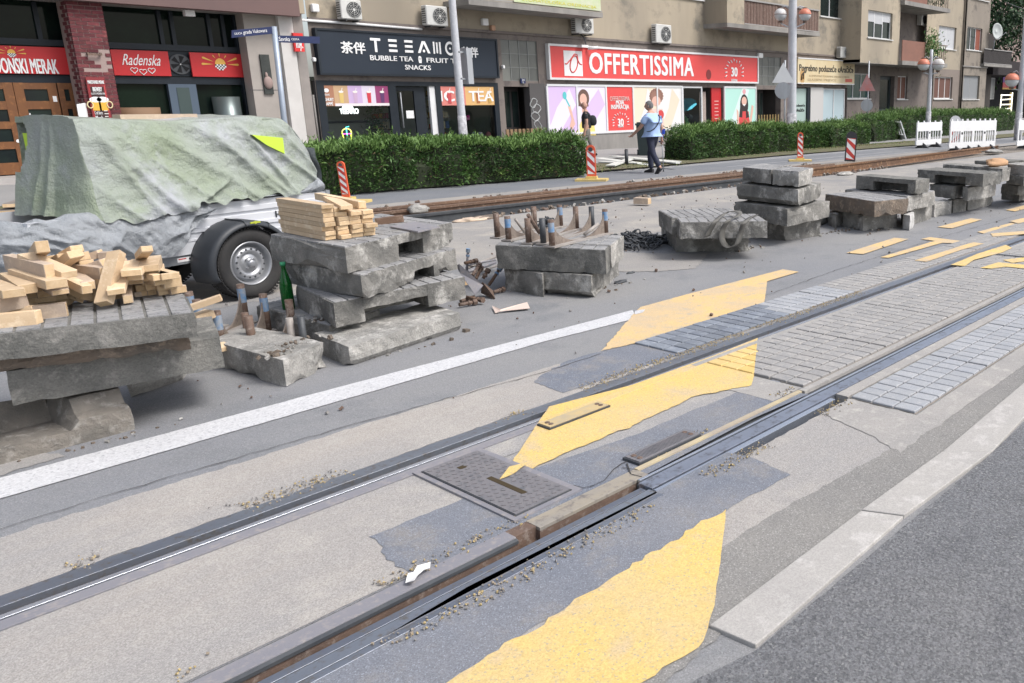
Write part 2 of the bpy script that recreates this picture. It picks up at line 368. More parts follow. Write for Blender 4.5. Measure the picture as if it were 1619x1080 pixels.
# darker blue-grey patches of the road, with the yellow hatching and white line over them
sheet('dark_patch', [(857, 593), (900, 570), (951, 556), (999, 545), (1096, 554, 0), (891, 622, .01), (845, 606)], .008, 'patch', ragged=.02)
sheet('dark_patch', [(787, 766), (845, 742), (1000, 690), (1190, 611), (1225, 600), (1262, 622), (1279, 624, 0), (1190, 663, 0), (1000, 763, 0), (820, 845), (700, 895), (655, 921, .03), (625, 897, .03), (606, 866, .03), (583, 850)], .008, 'patch', ragged=.012)
sheet('dark_patch', [(496, 1075, 0), (740, 929, 0), (1050, 772, 0), (1150, 716, .02), (1190, 725), (1250, 752), (1160, 800), (1146, 812), (1080, 850), (973, 913), (867, 980), (713, 1078), (640, 1130), (420, 1130)], .008, 'patch', ragged=.01)
YP = [[(950, 557), (1003, 497), (1012, 487, .004), (1100, 463, .004), (1238, 427, .004), (1263, 431, .003), (1213, 446, .003), (1208, 484), (1195, 488, .02), (1110, 512, .02), (1040, 535, .02), (990, 548, .02)],
      [(787, 768, .004), (838, 690, .003), (868, 645, .002), (1000, 610.5, 0), (1130, 563.5, 0), (1198, 536, .002), (1192, 597, .002), (1188, 611, .015), (1100, 628, .015), (1000, 675, .015), (900, 716, .015), (845, 742)],
      [(600, 1145), (713, 1079, .02), (867, 980, .02), (973, 913, .02), (1080, 850, .02), (1148, 808, .004), (1141, 872, .004), (1130, 960, .004), (1112, 1017, .01), (1079, 1043, .01), (1020, 1080, .01), (930, 1145)]]
for i, p in enumerate(YP):
    sheet('yellow_road_marking', p, .0165, 'yellow' if i else 'yellowpale', ragged=.01)
for p in ([(1338, 401), (1414, 377), (1437, 379), (1365, 403)], [(1482, 360), (1535, 346), (1553, 348), (1505, 362)], [(1392, 408), (1478, 382), (1456, 379), (1470, 376), (1519, 382), (1512, 386), (1490, 385), (1405, 409)],
          [(1446, 415), (1538, 386), (1556, 388), (1520, 398), (1465, 417)], [(1545, 368), (1625, 346), (1640, 350), (1560, 371)], [(1566, 372), (1640, 366), (1640, 371), (1570, 377)], [(1590, 333), (1640, 320), (1640, 326), (1605, 335)],
          [(1596, 352), (1650, 340), (1650, 344), (1610, 356)]):
    sheet('yellow_road_marking', p, .0226 if p[0][0] in (1446, 1566, 1596) else .0185, 'yellowpale', ragged=.004)
for p in ([(1503, 422), (1546, 404), (1590, 390), (1600, 395), (1585, 402), (1540, 414), (1525, 424)], [(1549, 427), (1578, 418), (1640, 424), (1640, 430), (1590, 425), (1568, 428)], [(1585, 414), (1640, 408), (1640, 414), (1600, 419)]):
    sheet('yellow_road_marking', p, .0226, 'yellow', ragged=.004)
sheet('white_lane_line', [(-60, 807), (-60, 773), (0, 757), (540, 612), (1000, 491), (1003, 497), (995, 507), (860, 541), (540, 634), (0, 790)], .0095, 'white', ragged=.004)
sheet('white_lane_line', [(1005, 493), (1020, 491), (1016, 496), (1004, 499)], .0205, 'white', ragged=.006)
rect('concrete_strip', 3.5, 3.78, 2.51, 3.25, .010, 'strip', .004)
sheet('concrete_strip', [(3.3, 1.62), (3.79, 1.62), (3.79, 2.19), (3.5, 2.19), (3.42, 1.9)], .010, 'strip', ragged=.02, pixel=False)
rect('concrete_strip', 3.79, 60, 1.62, 1.775, .011, 'strip', .006)
# hairline cracks and seams
def crack(px, wd=.004, z=.0062, jit=.02, name='crack', pixel=True):
    pts = []; P = [G(*p) if pixel else Vector((p[0], p[1], 0)) for p in px]
    for a, b in zip(P, P[1:]):
        k = max(1, int((b - a).length / .06))
        for i in range(k): pts.append(a.lerp(b, i / k) + Vector((0, (random.random() - .5) * jit, 0)))
    pts.append(P[-1]); mb = MB(); vs = []
    for i, p in enumerate(pts):
        d = (pts[min(i + 1, len(pts) - 1)] - pts[max(i - 1, 0)]).normalized(); nn = Vector((-d.y, d.x, 0)); ww = wd * (.4 + random.random() * .8)
        vs += [p + nn * ww + Vector((0, 0, z)), p - nn * ww + Vector((0, 0, z))]
    mb.add(vs, [(2 * i, 2 * i + 1, 2 * i + 3, 2 * i + 2) for i in range(len(pts) - 1)])
    tag(mb.build(name, mat('crack_shadow', (.05, .047, .045), .95), origin=(0, 0, 0)), kind='structure')
crack([(0, 838), (200, 776), (420, 712), (640, 650), (860, 590), (950, 560)], .003, .0062)
crack([(1205, 470), (1330, 425), (1500, 372), (1619, 338)], .003)
crack([(932, 772), (955, 762), (970, 745), (1002, 728)], .003, .0095, .03); crack([(905, 770), (925, 775), (940, 770)], .003, .0095)
crack([(990, 735), (996, 752), (1015, 757)], .004, .0095); crack([(985, 742), (1008, 746)], .003, .0095)
crack([(790, 727), (985, 655), (1190, 597)], .0015, .0062, .004)
# kerb strip of cast stones
kl = [(1.718, 1.474), (2.669, 1.47), (3.402, 1.455), (4.811, 1.5), (6.4, 1.52), (9, 1.52)]
kr = [(1.727, 1.299), (2.731, 1.312), (3.546, 1.27), (4.6, 1.33), (6.2, 1.35), (9, 1.35)]
kt = thing('kerb', None, None, (1.72, 1.38, 0), kind='structure')
for i in range(len(kl) - 1):
    mb = MB(); g = .004; L0 = Vector((*kl[i], 0)); L1 = Vector((*kl[i + 1], 0)); R0 = Vector((*kr[i], 0)); R1 = Vector((*kr[i + 1], 0))
    a, b = .003, .997
    q = [R0.lerp(R1, a), R0.lerp(R1, b), L0.lerp(L1, b), L0.lerp(L1, a)]; zt = .0155 + .003 * (i % 2)
    inn = [p.lerp((q[0] + q[1] + q[2] + q[3]) / 4, .0) for p in q]
    mb.hexa([p + Vector((0, 0, -.05)) for p in q], [p + Vector((0, 0, zt)) for p in inn])
    o = mb.build('kerb_stone', 'kerb', kt)
    bv = o.modifiers.new('b', 'BEVEL'); bv.width = .004; bv.segments = 2

# ---------------------------------------------------------------- rails
def strip(t, name, x0, x1, prof, m, steps=1, fn=None, close=True):
    """profile (y,z) swept along X"""
    mb = MB(); xs = [x0 + (x1 - x0) * i / steps for i in range(steps + 1)]; n = len(prof)
    for x in xs:
        for y, z in prof:
            mb.v.append(Vector((x, y + (fn(x) if fn else 0), z)))
    for i in range(steps):
        for j in range(n if close else n - 1):
            k = (j + 1) % n; mb.f.append([i * n + j, (i + 1) * n + j, (i + 1) * n + k, i * n + k]); mb.m.append(0); mb.sm.append(False)
    if close: mb.f += [list(range(n)), [steps * n + i for i in range(n)][::-1]]; mb.m += [0, 0]; mb.sm += [False, False]
    o = mb.build(name, m, t); recalc(o); return o
def band(t, name, x0, x1, y0, y1, z0, z1, m, **k): return strip(t, name, x0, x1, [(y0, z0), (y1, z0), (y1, z1 - .0004), (y1 - .0004, z1), (y0 + .0004, z1), (y0, z1 - .0004)], m, **k)
r1 = thing('grooved_rail', 'far grooved tram rail of the yellow-striped track, with a bright inner lip', 'tram rail', (0, 3.4, 0))
band(r1, 'rail_head', -8, 70, 3.395, 3.478, -.09, .008, 'steel')
strip(r1, 'groove', -8, 70, [(3.395, -.022), (3.345, -.026), (3.345, -.09), (3.395, -.09)], 'groove')
band(r1, 'rail_lip', -8, 70, 3.318, 3.345, -.09, .004, 'steelbright')
band(r1, 'side_plate', -8, 2.55, 3.24, 3.302, -.09, .006, 'plate')
band(r1, 'side_plate', 2.56, 3.7, 3.24, 3.303, -.09, .0095, 'yellow')
band(r1, 'side_plate', 3.71, 70, 3.258, 3.303, -.09, .009, 'strip')
r2 = thing('grooved_rail', 'near tram rail of the striped track, leading into the deep switch tongue in the foreground', 'tram rail', (0, 2.35, 0))
band(r2, 'guard_bar', -6, 1.70, 2.418, 2.488, -.09, .0072, 'plate')
strip(r2, 'guard_bar_edge', -6, 1.70, [(2.418, .003), (2.404, -.002), (2.404, -.014), (2.418, -.014)], 'black')
strip(r2, 'guard_bar_face', -6, 1.70, [(2.4175, -.015), (2.410, -.015), (2.406, -.09), (2.4175, -.09)], 'rustdark')
band(r2, 'guard_bar_face', 1.80, 2.40, 2.404, 2.48, -.09, -.006, 'rustdark')
band(r2, 'guard_bar', 1.80, 2.40, 2.402, 2.488, -.0058, .0085, mat('dusty_steel', (.32, .3, .28), .55, (.42, .36, .27), 5, 1.2, (.2, .18, .17), 20, metal=.3, bump=.2, streak=(.2, 1, 1)))
band(r2, 'joint_block', 1.70, 1.80, 2.425, 2.488, -.09, .0066, 'rustdark')
band(r2, 'side_plate', 2.40, 3.72, 2.462, 2.49, -.09, .012, mat('yellow_dusted_steel', (.5, .42, .26), .7, (.35, .3, .25), 6, 1.2))
band(r2, 'side_plate', 3.73, 70, 2.45, 2.492, -.09, .010, 'strip')
band(r2, 'running_rail', -6, 2.30, 2.318, 2.352, -.09, -.004, 'steel')
strip(r2, 'groove', -6, 2.38, [(2.404, -.04), (2.352, -.04), (2.352, -.095), (2.404, -.095)], 'black')
strip(r2, 'groove', -6, 2.30, [(2.318, -.012), (2.302, -.012), (2.302, -.09), (2.318, -.09)], 'black')
band(r2, 'stock_rail', -6, 2.30, 2.25, 2.302, -.09, .004, 'steel')
strip(r2, 'groove', -6, 2.30, [(2.25, -.006), (2.243, -.006), (2.243, -.09), (2.25, -.09)], 'black')
band(r2, 'rail_lip', -6, 2.30, 2.213, 2.243, -.09, .006, 'steel')
strip(r2, 'groove', 2.40, 70, [(2.462, -.012), (2.392, -.014), (2.392, -.09), (2.462, -.09)], 'black')
band(r2, 'tongue_rail', 2.33, 70, 2.384, 2.398, -.09, .010, 'steelbright', steps=40)
strip(r2, 'groove', 2.31, 70, [(2.384, -.004), (2.372, -.004), (2.372, -.09), (2.384, -.09)], 'black')
band(r2, 'running_rail', 2.31, 70, 2.292, 2.372, -.09, .008, mat('polished_rail', (.5, .54, .64), .3, (.36, .39, .46), 2.5, 1.3, (.2, .2, .22), 22, metal=.8, bump=.1, streak=(.15, 1, 1)))
strip(r2, 'groove', 2.31, 70, [(2.292, -.008), (2.283, -.008), (2.283, -.09), (2.292, -.09)], 'black')
band(r2, 'rail_lip', 2.31, 3.74, 2.25, 2.283, -.09, .003, 'steelbright')
band(r2, 'side_plate', 3.80, 70, 2.205, 2.283, -.09, .010, 'strip')
mb = MB()                                                # crumbs packed beside the rails
for i in range(5200):
    rail = random.random()
    x = random.uniform(0.6, 6.2)
    if rail < .45: y = random.gauss(3.51, .035); 
    elif rail < .75: y = random.gauss(2.19, .025)
    else: y = random.gauss(2.52, .022)
    if noise.noise(Vector((x * 2, y * 3, 1))) < -.05: continue
    if x > 3.8 and y < 3: continue
    s = random.uniform(.0012, .004); T = Matrix.Translation((x, y, .008 + s * .4)) @ Matrix.Rotation(random.random() * 6, 4, Vector((random.random(), random.random(), random.random() + .1)).normalized())
    mb.box(-s, s, -s, s, -s * .7, s * .7, int(random.random() * 3), T)
tag(mb.build('grit', [mat('brown_grit', (.3, .25, .19), .95), mat('grey_grit', (.22, .21, .2), .95), mat('yellow_grit', (.42, .33, .17), .95)], origin=(0, 0, 0)), kind='stuff')
mb = MB()
for i in range(420):
    x = random.uniform(1.0, 14); y = random.uniform(3.9, 9.5)
    if y < 4.7 and random.random() < .5: continue
    s = random.uniform(.003, .009) * random.choice((1, 1, 1, 1.8)); T = Matrix.Translation((x, y, .008 + s * .4)) @ Matrix.Rotation(random.random() * 6, 4, Vector((random.random(), random.random(), random.random() + .1)).normalized())
    mb.box(-s, s, -s * .7, s * .7, -s * .6, s * .6, int(random.random() * 2), T)
tag(mb.build('gravel_crumbs', ['rustdark', mat('grey_grit', (.2, .2, .2))], origin=(0, 0, 0)), kind='stuff')

# ---------------------------------------------------------------- track paving: single setts
def sett_mesh(w, d, h=.012, name='paver'):
    mb = MB(); b = .004; a0, a1, c0, c1 = -w / 2, w / 2, -d / 2, d / 2
    mb.hexa([Vector((a0, c0, -h)), Vector((a1, c0, -h)), Vector((a1, c1, -h)), Vector((a0, c1, -h))], [Vector((a0, c0, 0)), Vector((a1, c0, 0)), Vector((a1, c1, 0)), Vector((a0, c1, 0))])
    vs = [Vector((a0 + b, c0 + b, .0035)), Vector((a1 - b, c0 + b, .0035)), Vector((a1 - b, c1 - b, .0035)), Vector((a0 + b, c1 - b, .0035))]
    base = [Vector((a0, c0, 0)), Vector((a1, c0, 0)), Vector((a1, c1, 0)), Vector((a0, c1, 0))]
    mb.f.pop(1); mb.m.pop(); mb.sm.pop()
    mb.add(base + vs, [(4, 5, 6, 7), (0, 1, 5, 4), (1, 2, 6, 5), (2, 3, 7, 6), (3, 0, 4, 7)])
    me = bpy.data.meshes.new(name); me.from_pydata([tuple(p) for p in mb.v], [], mb.f); return me, mb
def paved(name, x0, x1, y0, cols, cw, cx, ncap, matf, base_m='joint'):
    t = thing(name, None, None, (x0, y0, 0), kind='structure')
    mb = MB(); mb.box(x0, x1, y0 - .004, y0 + cols * cw + .004, -.04, .0045); mb.build('mortar_bed', base_m, t)
    me0, mb0 = sett_mesh(cx - .0095, cw - .0095); meshes = {}
    rows = int((x1 - x0) / cx); cnt = 0; rest = MB(); restm = []
    mats_used = []
    for r in range(rows):
        # every tenth row starts a new precast panel: wider dark joint
        xx = x0 + r * cx + cx / 2 + (r // 10) * .012
        if xx > x1: break
        for c in range(cols):
            yy = y0 + c * cw + cw / 2; mn = matf(xx, yy, r, c)
            zz = .0135 + random.uniform(-.0012, .0012)
            if cnt < ncap:
                if mn not in meshes:
                    me = me0.copy(); me.materials.append(M_[mn]); meshes[mn] = me
                o = bpy.data.objects.new('paver', meshes[mn]); COL.objects.link(o); o.parent = t
                o.location = (xx - x0 + random.uniform(-.001, .001), yy - y0, zz); o.rotation_euler = (random.uniform(-.008, .008), random.uniform(-.008, .008), random.uniform(-.004, .004)); cnt += 1
            else:
                if mn not in mats_used: mats_used.append(mn)
                rest.add([p + Vector((xx, yy, zz)) for p in mb0.v], mb0.f, mats_used.index(mn))
    if rest.v: tag(rest.build('pavers', mats_used, t), kind='stuff')
    return t
def painted_paver():
    m = M_['paver'].copy(); m.name = 'part_painted_paver'; n = m.node_tree.nodes; L = m.node_tree.links; b = n['Principled BSDF']; src = b.inputs['Base Color'].links[0].from_socket
    a, c = G(1198, 536), G(1192, 597); k = (a.x - c.x) / (a.y - c.y); ge = n.new('ShaderNodeNewGeometry'); dt = n.new('ShaderNodeVectorMath'); dt.operation = 'DOT_PRODUCT'; dt.inputs[1].default_value = (1, -k, 0)
    lt = n.new('ShaderNodeMath'); lt.operation = 'LESS_THAN'; lt.inputs[1].default_value = c.x - k * c.y; mx = n.new('ShaderNodeMix'); mx.data_type = 'RGBA'; mx.inputs[7].default_value = (.64, .45, .16, 1)
    L.new(ge.outputs['Position'], dt.inputs[0]); L.new(dt.outputs['Value'], lt.inputs[0]); L.new(lt.outputs[0], mx.inputs[0]); L.new(src, mx.inputs[6]); L.new(mx.outputs[2], b.inputs['Base Color']); M_['paverpaint'] = m
painted_paver()
def m_mid(x, y, r, c):
    # the yellow hatching runs over the first setts
    q = G(1198, 536); q2 = G(1192, 597); f = (y - q2.y) / (q.y - q2.y); xe = q2.x + f * (q.x - q2.x)
    return 'paverpaint' if abs(x - xe) < .1 else 'paveryel' if x < xe else 'paver'
def m_far(x, y, r, c):
    if x < 5.15 + (y - 3.5) * .2: return 'paverblue'
    return 'paver' if x > 6.2 else 'paverside'
paved('track_paving', 3.80, 34, 2.505, 6, .1245, .1, 300, m_mid)
paved('track_paving', 3.84, 34, 3.535, 3, .1345, .1, 300, m_far)
paved('track_paving', 3.80, 34, 1.79, 3, .133, .1, 300, lambda x, y, r, c: 'paverside')

# ---------------------------------------------------------------- covers between the rails
def hexcover():
    t = thing('drain_cover', 'large cast iron cover with raised zigzag tread, slotted, tip of the yellow stripe on it', 'cover', (1.93, 2.87, 0))
    mb = MB(); mb.box(1.77, 2.12, 2.52, 3.25, -.03, .012); mb.build('frame', 'plate', t)
    mb = MB(); mb.box(1.795, 2.085, 2.545, 3.22, -.03, .0155); mb.build('gap', 'black', t)
    lid = MB(); lid.box(1.80, 2.08, 2.552, 3.214, -.03, .019); lo = lid.build('lid', 'iron', t)
    z = MB(); ny, nx = 17, 8
    for i in range(ny):
        for j in range(nx):
            y = 2.58 + i * .038; x = 1.82 + j * .033
            if abs(x - 1.945) < .03 and 2.66 < y < 2.93 and x < 1.97: continue
            if 3.08 < y < 3.14 and 1.9 < x < 1.95: continue
            h = .0022; off = .0165 if i % 2 else 0
            xx = x + off
            if xx > 2.07: continue
            z.prism([(xx - .015, y - .004), (xx + .003, y + .013), (xx + .015, y + .005), (xx + .001, y - .014)], .019, .019 + h * 1.7)
    o = z.build('tread', 'iron', lo); o['kind'] = 'stuff'
    mb = MB(); mb.box(1.925, 1.95, 2.67, 2.92, .0, .0205); mb.build('slot', mat('slot_dark', (.05, .035, .015), .95), lo)
    mb = MB(); mb.box(1.91, 1.945, 3.09, 3.12, .0, .0205); mb.build('keyhole', mat('slot_dark', (.05, .035, .015)), lo)
    sheet('painted_tip', [(790, 766), (806, 745), (836, 738), (812, 757)], .0236, 'yellow', ragged=.004, kind=None, parent=lo)
hexcover()
def plate_cover(name, label, x0, x1, y0, y1, m, ribs):
    t = thing(name, label, 'cover', ((x0 + x1) / 2, (y0 + y1) / 2, 0))
    mb = MB(); mb.box(x0 - .008, x1 + .008, y0 - .008, y1 + .008, -.02, .0175); mb.build('gap', 'black', t)
    mb = MB(); mb.box(x0, x1, y0, y1, -.02, .0215); l = mb.build('lid', m, t)
    if ribs:
        mb = MB(); k = int((x1 - x0 - .03) / .011)
        for i in range(k): x = x0 + .02 + i * .011; mb.box(x, x + .005, y0 + .012, y1 - .012, .0215, .0235)
        tag(mb.build('ribs', m, l), kind='stuff')
    for sx in (x0 + .03, x1 - .03):
        for sy in (y0 + .028, y1 - .028):
            mb = MB(); mb.cyl((sx, sy, .01), (sx, sy, .0245), .013, 12); mb.build('bolt', 'rustdark', t)
plate_cover('inspection_cover', 'bolted flat cover painted over by the yellow stripe beside the far rail', 2.475, 2.875, 3.165, 3.295 - .045, mat('worn_yellow_plate', (.6, .45, .22), .7, (.4, .35, .27), 5, 1.3, metal=.2), False)
plate_cover('inspection_cover', 'bolted ribbed steel cover with sand stains beside the near rail', 2.45, 2.865, 2.505, 2.60, 'iron', True)
# slotted drain far along the track
t = thing('track_drain', 'slotted drain grate crossing the paved track at the picture edge', 'drain', G(1605, 408))
for i in range(12):
    p = G(1578 + i * 4.4, 405 + i * .45); mb = MB(); mb.box(p.x - .03, p.x + .03, p.y - .014, p.y + .014, .012, .022); mb.build('slot', 'black', t)

# litter on the road
mb = MB(); c = [G(648, 922, .02), G(653, 910, .02), G(662, 905, .02), G(670, 898, .02), G(678, 893, .02)]
pr = []
for i, p in enumerate(c): ww = (.014, .015, .017, .02, .006)[i]; pr += [p + Vector((-ww * .6, ww, .008 * (i % 2))), p + Vector((ww * .6, -ww, .004 + .008 * ((i + 1) % 2)))]
mb.add(pr, [(2 * i, 2 * i + 1, 2 * i + 3, 2 * i + 2) for i in range(4)])
o = mb.build('paper_scrap', mat('paper_white', (.75, .74, .72), .8)); o.modifiers.new('s', 'SOLIDIFY').thickness = .0015
tag(o, 'small crumpled white paper strip on the dark patch beside the near rail', 'paper')
mb = MB(); c = [G(778, 487), G(783, 497), G(838, 491), G(834, 484)]; c2 = [G(792, 489, .03), G(790, 492, .02)]
mb.add([c[0] + Vector((0, 0, .02)), c[1] + Vector((0, 0, .012)), c[2] + Vector((0, 0, .02)), c[3] + Vector((0, 0, .035)), c2[0], c2[1]], [(0, 1, 5, 4), (5, 2, 3, 4)])
o = mb.build('cardboard_scrap', mat('pink_card', (.62, .5, .44), .9)); o.modifiers.new('s', 'SOLIDIFY').thickness = .004
tag(o, 'curled pale pink cardboard strip lying between the slab stacks and white line', 'cardboard')
# ================================================================ BROKEN PRECAST SLABS
def slab(label, O, U, V, zt, th, m='conc', zref=None, notch=None, rough=.008, chip=.03, pav=None, pm='slabtile', name='concrete_slab', group='broken track slabs stacked beside the track', under=.0, px=True, seed=0, tilt=(0, 0), endm=None, chipend=0.):
    """O near corner, U along the front (v=0), V backwards: photo pixels at height zref (top by default); zt top height, th thickness.
       notch: list of (u0, u1, height, depth) cut under the front edge; pav: (cols, rows) of setts cast on top"""
    zr = zt if zref is None else zref
    if px: o, u, v = G(*O, zr), G(*U, zr), G(*V, zr)
    else: o, u, v = Vector(O), Vector(U), Vector(V)
    eu, ev = u - o, v - o; eu.z = ev.z = 0; Lu, Lv = eu.length, ev.length
    t = MB(); us = [(0, None)]
    segs = []; cur = 0.
    for nn in sorted(notch or []):
        if nn[0] > cur: segs.append((cur, nn[0], None))
        segs.append((nn[0], nn[1], nn)); cur = nn[1]
    if cur < 1: segs.append((cur, 1, None))
    def section(nn):
        if nn: h, d = nn[2] / th, nn[3] / Lv; return [(0, 1), (0, h), (d, h), (d, 0), (1, 0), (1, 1)]
        return [(0, 1), (0, .55), (0, .28), (under / Lv if under else 0, 0), (1, 0), (1, 1)]
    rings = []
    for a, b, nn in segs:
        k = max(1, int((b - a) * Lu / .05))
        for i in range(k + 1): rings.append((a + (b - a) * i / k, section(nn)))
    bm = bmesh.new(); prev = None; loops = []
    W = lambda uu, vv, zz: o + eu * uu + ev * vv + Vector((0, 0, zt - th + zz * th - o.z))
    for uu, sec in rings: loops.append([bm.verts.new(W(uu, vv, zz)) for vv, zz in sec])
    for a, b in zip(loops, loops[1:]):
        for j in range(6):
            try: bm.faces.new((a[j], b[j], b[(j + 1) % 6], a[(j + 1) % 6]))
            except ValueError: pass
    for l in (loops[0], loops[-1]):
        bm.faces.new((l[0], l[1], l[2], l[5])); bm.faces.new((l[2], l[3], l[4], l[5]))
    bmesh.ops.remove_doubles(bm, verts=bm.verts, dist=1e-5)
    es = [e for e in bm.edges if e.calc_length() > .12]
    for _ in range(2):
        es = [e for e in bm.edges if e.calc_length() > .075]
        if es: bmesh.ops.subdivide_edges(bm, edges=es, cuts=2 if _ == 0 else 1, use_grid_fill=True)
    bmesh.ops.triangulate(bm, faces=[f for f in bm.faces if len(f.verts) > 4])
    bmesh.ops.recalc_face_normals(bm, faces=bm.faces)
    bm.normal_update()
    cu, cv = eu.normalized(), ev.normalized(); ctr = W(.5, .5, .5); sd = Vector((seed * 7.3, seed * 3.1, seed * 5.7))
    inv = Matrix(((eu.x, ev.x), (eu.y, ev.y))).inverted()
    for vt in bm.verts:
        p = vt.co; q = inv @ Vector((p.x - o.x, p.y - o.y)); fu, fv, fz = q.x, q.y, (p.z - (zt - th)) / th
        du, dv, dz = min(fu, 1 - fu) * Lu, min(fv, 1 - fv) * Lv, min(fz, 1 - fz) * th
        s = sorted((max(du, 0), max(dv, 0), max(dz, 0)))
        n1 = noise.noise(p * 9 + sd); n2 = noise.noise(p * 28 + sd)
        d = vt.normal * ((n1 * .4 + n2 * .6) * rough)
        e = s[0] + s[1]
        if e < .03:                                    # along an edge: chip inwards
            k = max(0, noise.noise(p * 10 + sd * 2) * .9 + noise.noise(p * 27 + sd) * .5 + .02) * chip * (1.3 if fz < .5 else .9)
            cdir = Vector((0, 0, 0))
            if du < .02: cdir += cu * (1 if fu < .5 else -1)
            if dv < .02: cdir += cv * (1 if fv < .5 else -1)
            if dz < .02: cdir += Vector((0, 0, .6 if fz < .5 else -.28))
            if cdir.length: d += cdir.normalized() * k
        if chipend and (fu < .02 or fu > .98): d += cu * (1 if fu < .5 else -1) * abs(n1) * chipend
        vt.co = p + d + Vector((0, 0, (fu - .5) * tilt[0] + (fv - .5) * tilt[1]))
    me = bpy.data.meshes.new(name); base = W(.5, .5, 0)
    for vt in bm.verts: vt.co -= base
    bm.to_mesh(me); bm.free(); me.materials.append(M_[m] if isinstance(m, str) else m)
    if not pav:
        ob = bpy.data.objects.new(name, me); COL.objects.link(ob); ob.location = base; WM[ob.name] = Matrix.Translation(base)
        return tag(ob, label, 'slab', group)
    root = thing(name, label, 'slab', base, group=group)
    ob = bpy.data.objects.new('concrete_body', me); COL.objects.link(ob); ob.parent = root
    nc, nr = pav; g = .006
    for i in range(nc):
        for j in range(nr):
            u0, u1, v0, v1 = (i + .0) / nc, (i + 1.) / nc, (j + .0) / nr, (j + 1.) / nr
            gu, gv = g / Lu, g / Lv; ins = .012
            u0 = u0 + gu if i else ins / Lu; u1 = u1 - gu if i < nc - 1 else 1 - ins / Lu; v0 = v0 + gv if j else ins / Lv; v1 = v1 - gv if j < nr - 1 else 1 - ins / Lv
            dz = random.uniform(.004, .0065)
            P = [W(a, b, 1) + Vector((0, 0, (a - .5) * tilt[0] + (b - .5) * tilt[1] - .01)) for a, b in ((u0, v0), (u1, v0), (u1, v1), (u0, v1))]
            c = sum(P, Vector()) / 4
            T = [c + (p - c) * .965 + Vector((0, 0, dz + .01)) for p in P]; Q = [p + Vector((0, 0, dz + .007)) for p in P]
            mb = MB(); mb.add(P + Q, [(0, 1, 5, 4), (1, 2, 6, 5), (2, 3, 7, 6), (3, 0, 4, 7)]); mb.add(Q + T, [(0, 1, 5, 4), (1, 2, 6, 5), (2, 3, 7, 6), (3, 0, 4, 7), (4, 5, 6, 7)])
            po = mb.build('paver', pm, root); recalc(po)
    return root
S = slab
# --- stack in the near left corner
S('dark sett-topped slab on top of the near left stack, heaped with loose pine blocks', (308, 495), (-70, 535), (292, 463), .61, .125, 'concdark', pav=(9, 6), seed=1, chip=.012, rough=.006)
S('ragged brown-edged broken slab sandwiched second in the near left stack', (298, 528), (-70, 572), (285, 500), .485, .085, 'concbrown', seed=2, rough=.016, chip=.035, under=.03)
S('long dark grey slab third down in the near left stack, its end sticking out', (348, 533), (8, 588), (335, 500), .40, .17, 'concdark', seed=3, chip=.012, rough=.006)
S('small broken slab piece with a white lower edge under the near left stack', (287, 604), (203, 633), (299, 586), .20, .20, 'conclight', zref=0., seed=4, chip=.05, under=.05, rough=.012)
def kerb_block():
    o = G(213, 679); u = (G(-80, 757) - o); u.z = 0; ev = Vector((-u.y, u.x, 0)).normalized() * .40
    if ev.y < 0: ev = -ev
    L = u.length; mb = bmesh.new(); full = [(0, 0), (0, .115), (.16, .135), (.26, .205), (1, .215), (1, 0)]; rec = [(0, 0), (0, .075), (.14, .07), (.70, .065), (.82, .205), (1, 0)]
    cutsf = []
    for a, b, pr in ((0, .30, full), (.36, .78, rec), (.82, 1, full)):
        k = max(2, int((b - a) * L / .04)); cutsf += [(a + (b - a) * i / k, pr) for i in range(k + 1)]
    loops = [[mb.verts.new(o + u * a + ev * v + Vector((0, 0, z))) for v, z in pr] for a, pr in cutsf]
    for a, b in zip(loops, loops[1:]):
        for j in range(6): mb.faces.new((a[j], b[j], b[(j + 1) % 6], a[(j + 1) % 6]))
    mb.faces.new(loops[0]); mb.faces.new(loops[-1])
    bmesh.ops.triangulate(mb, faces=[f for f in mb.faces if len(f.verts) > 4])
    bmesh.ops.subdivide_edges(mb, edges=[e for e in mb.edges if e.calc_length() > .05], cuts=1, use_grid_fill=True)
    bmesh.ops.recalc_face_normals(mb, faces=mb.faces); mb.normal_update()
    for v in mb.verts: v.co += v.normal * (noise.noise(v.co * 9) * .008 + noise.noise(v.co * 30) * .005) - o
    me = bpy.data.meshes.new('stepped_block'); mb.to_mesh(me); mb.free(); me.materials.append(mat('stepped_concrete', (.25, .225, .195), .93, (.15, .14, .125), 5, 1.4, (.38, .36, .33), 12, .9, 24, dist=.02))
    ob = bpy.data.objects.new('concrete_block', me); COL.objects.link(ob); ob.location = o
    tag(ob, 'stepped concrete kerb block with a recess, lowest at the near left corner', 'block', 'broken track slabs stacked beside the track')
kerb_block()
# --- loose pieces on the asphalt
S('short thick pale grey block on the asphalt between the two near stacks', (447, 570), (330, 538), (511, 541), .165, .165, 'conclight', seed=5, chip=.035, rough=.013, name='concrete_block')
S('long whitewashed concrete block on the asphalt below the bottle stack', (550, 549), (727, 494), (497, 527), .135, .135, 'conclight', seed=6, chip=.04, rough=.012, name='concrete_block', under=.03)
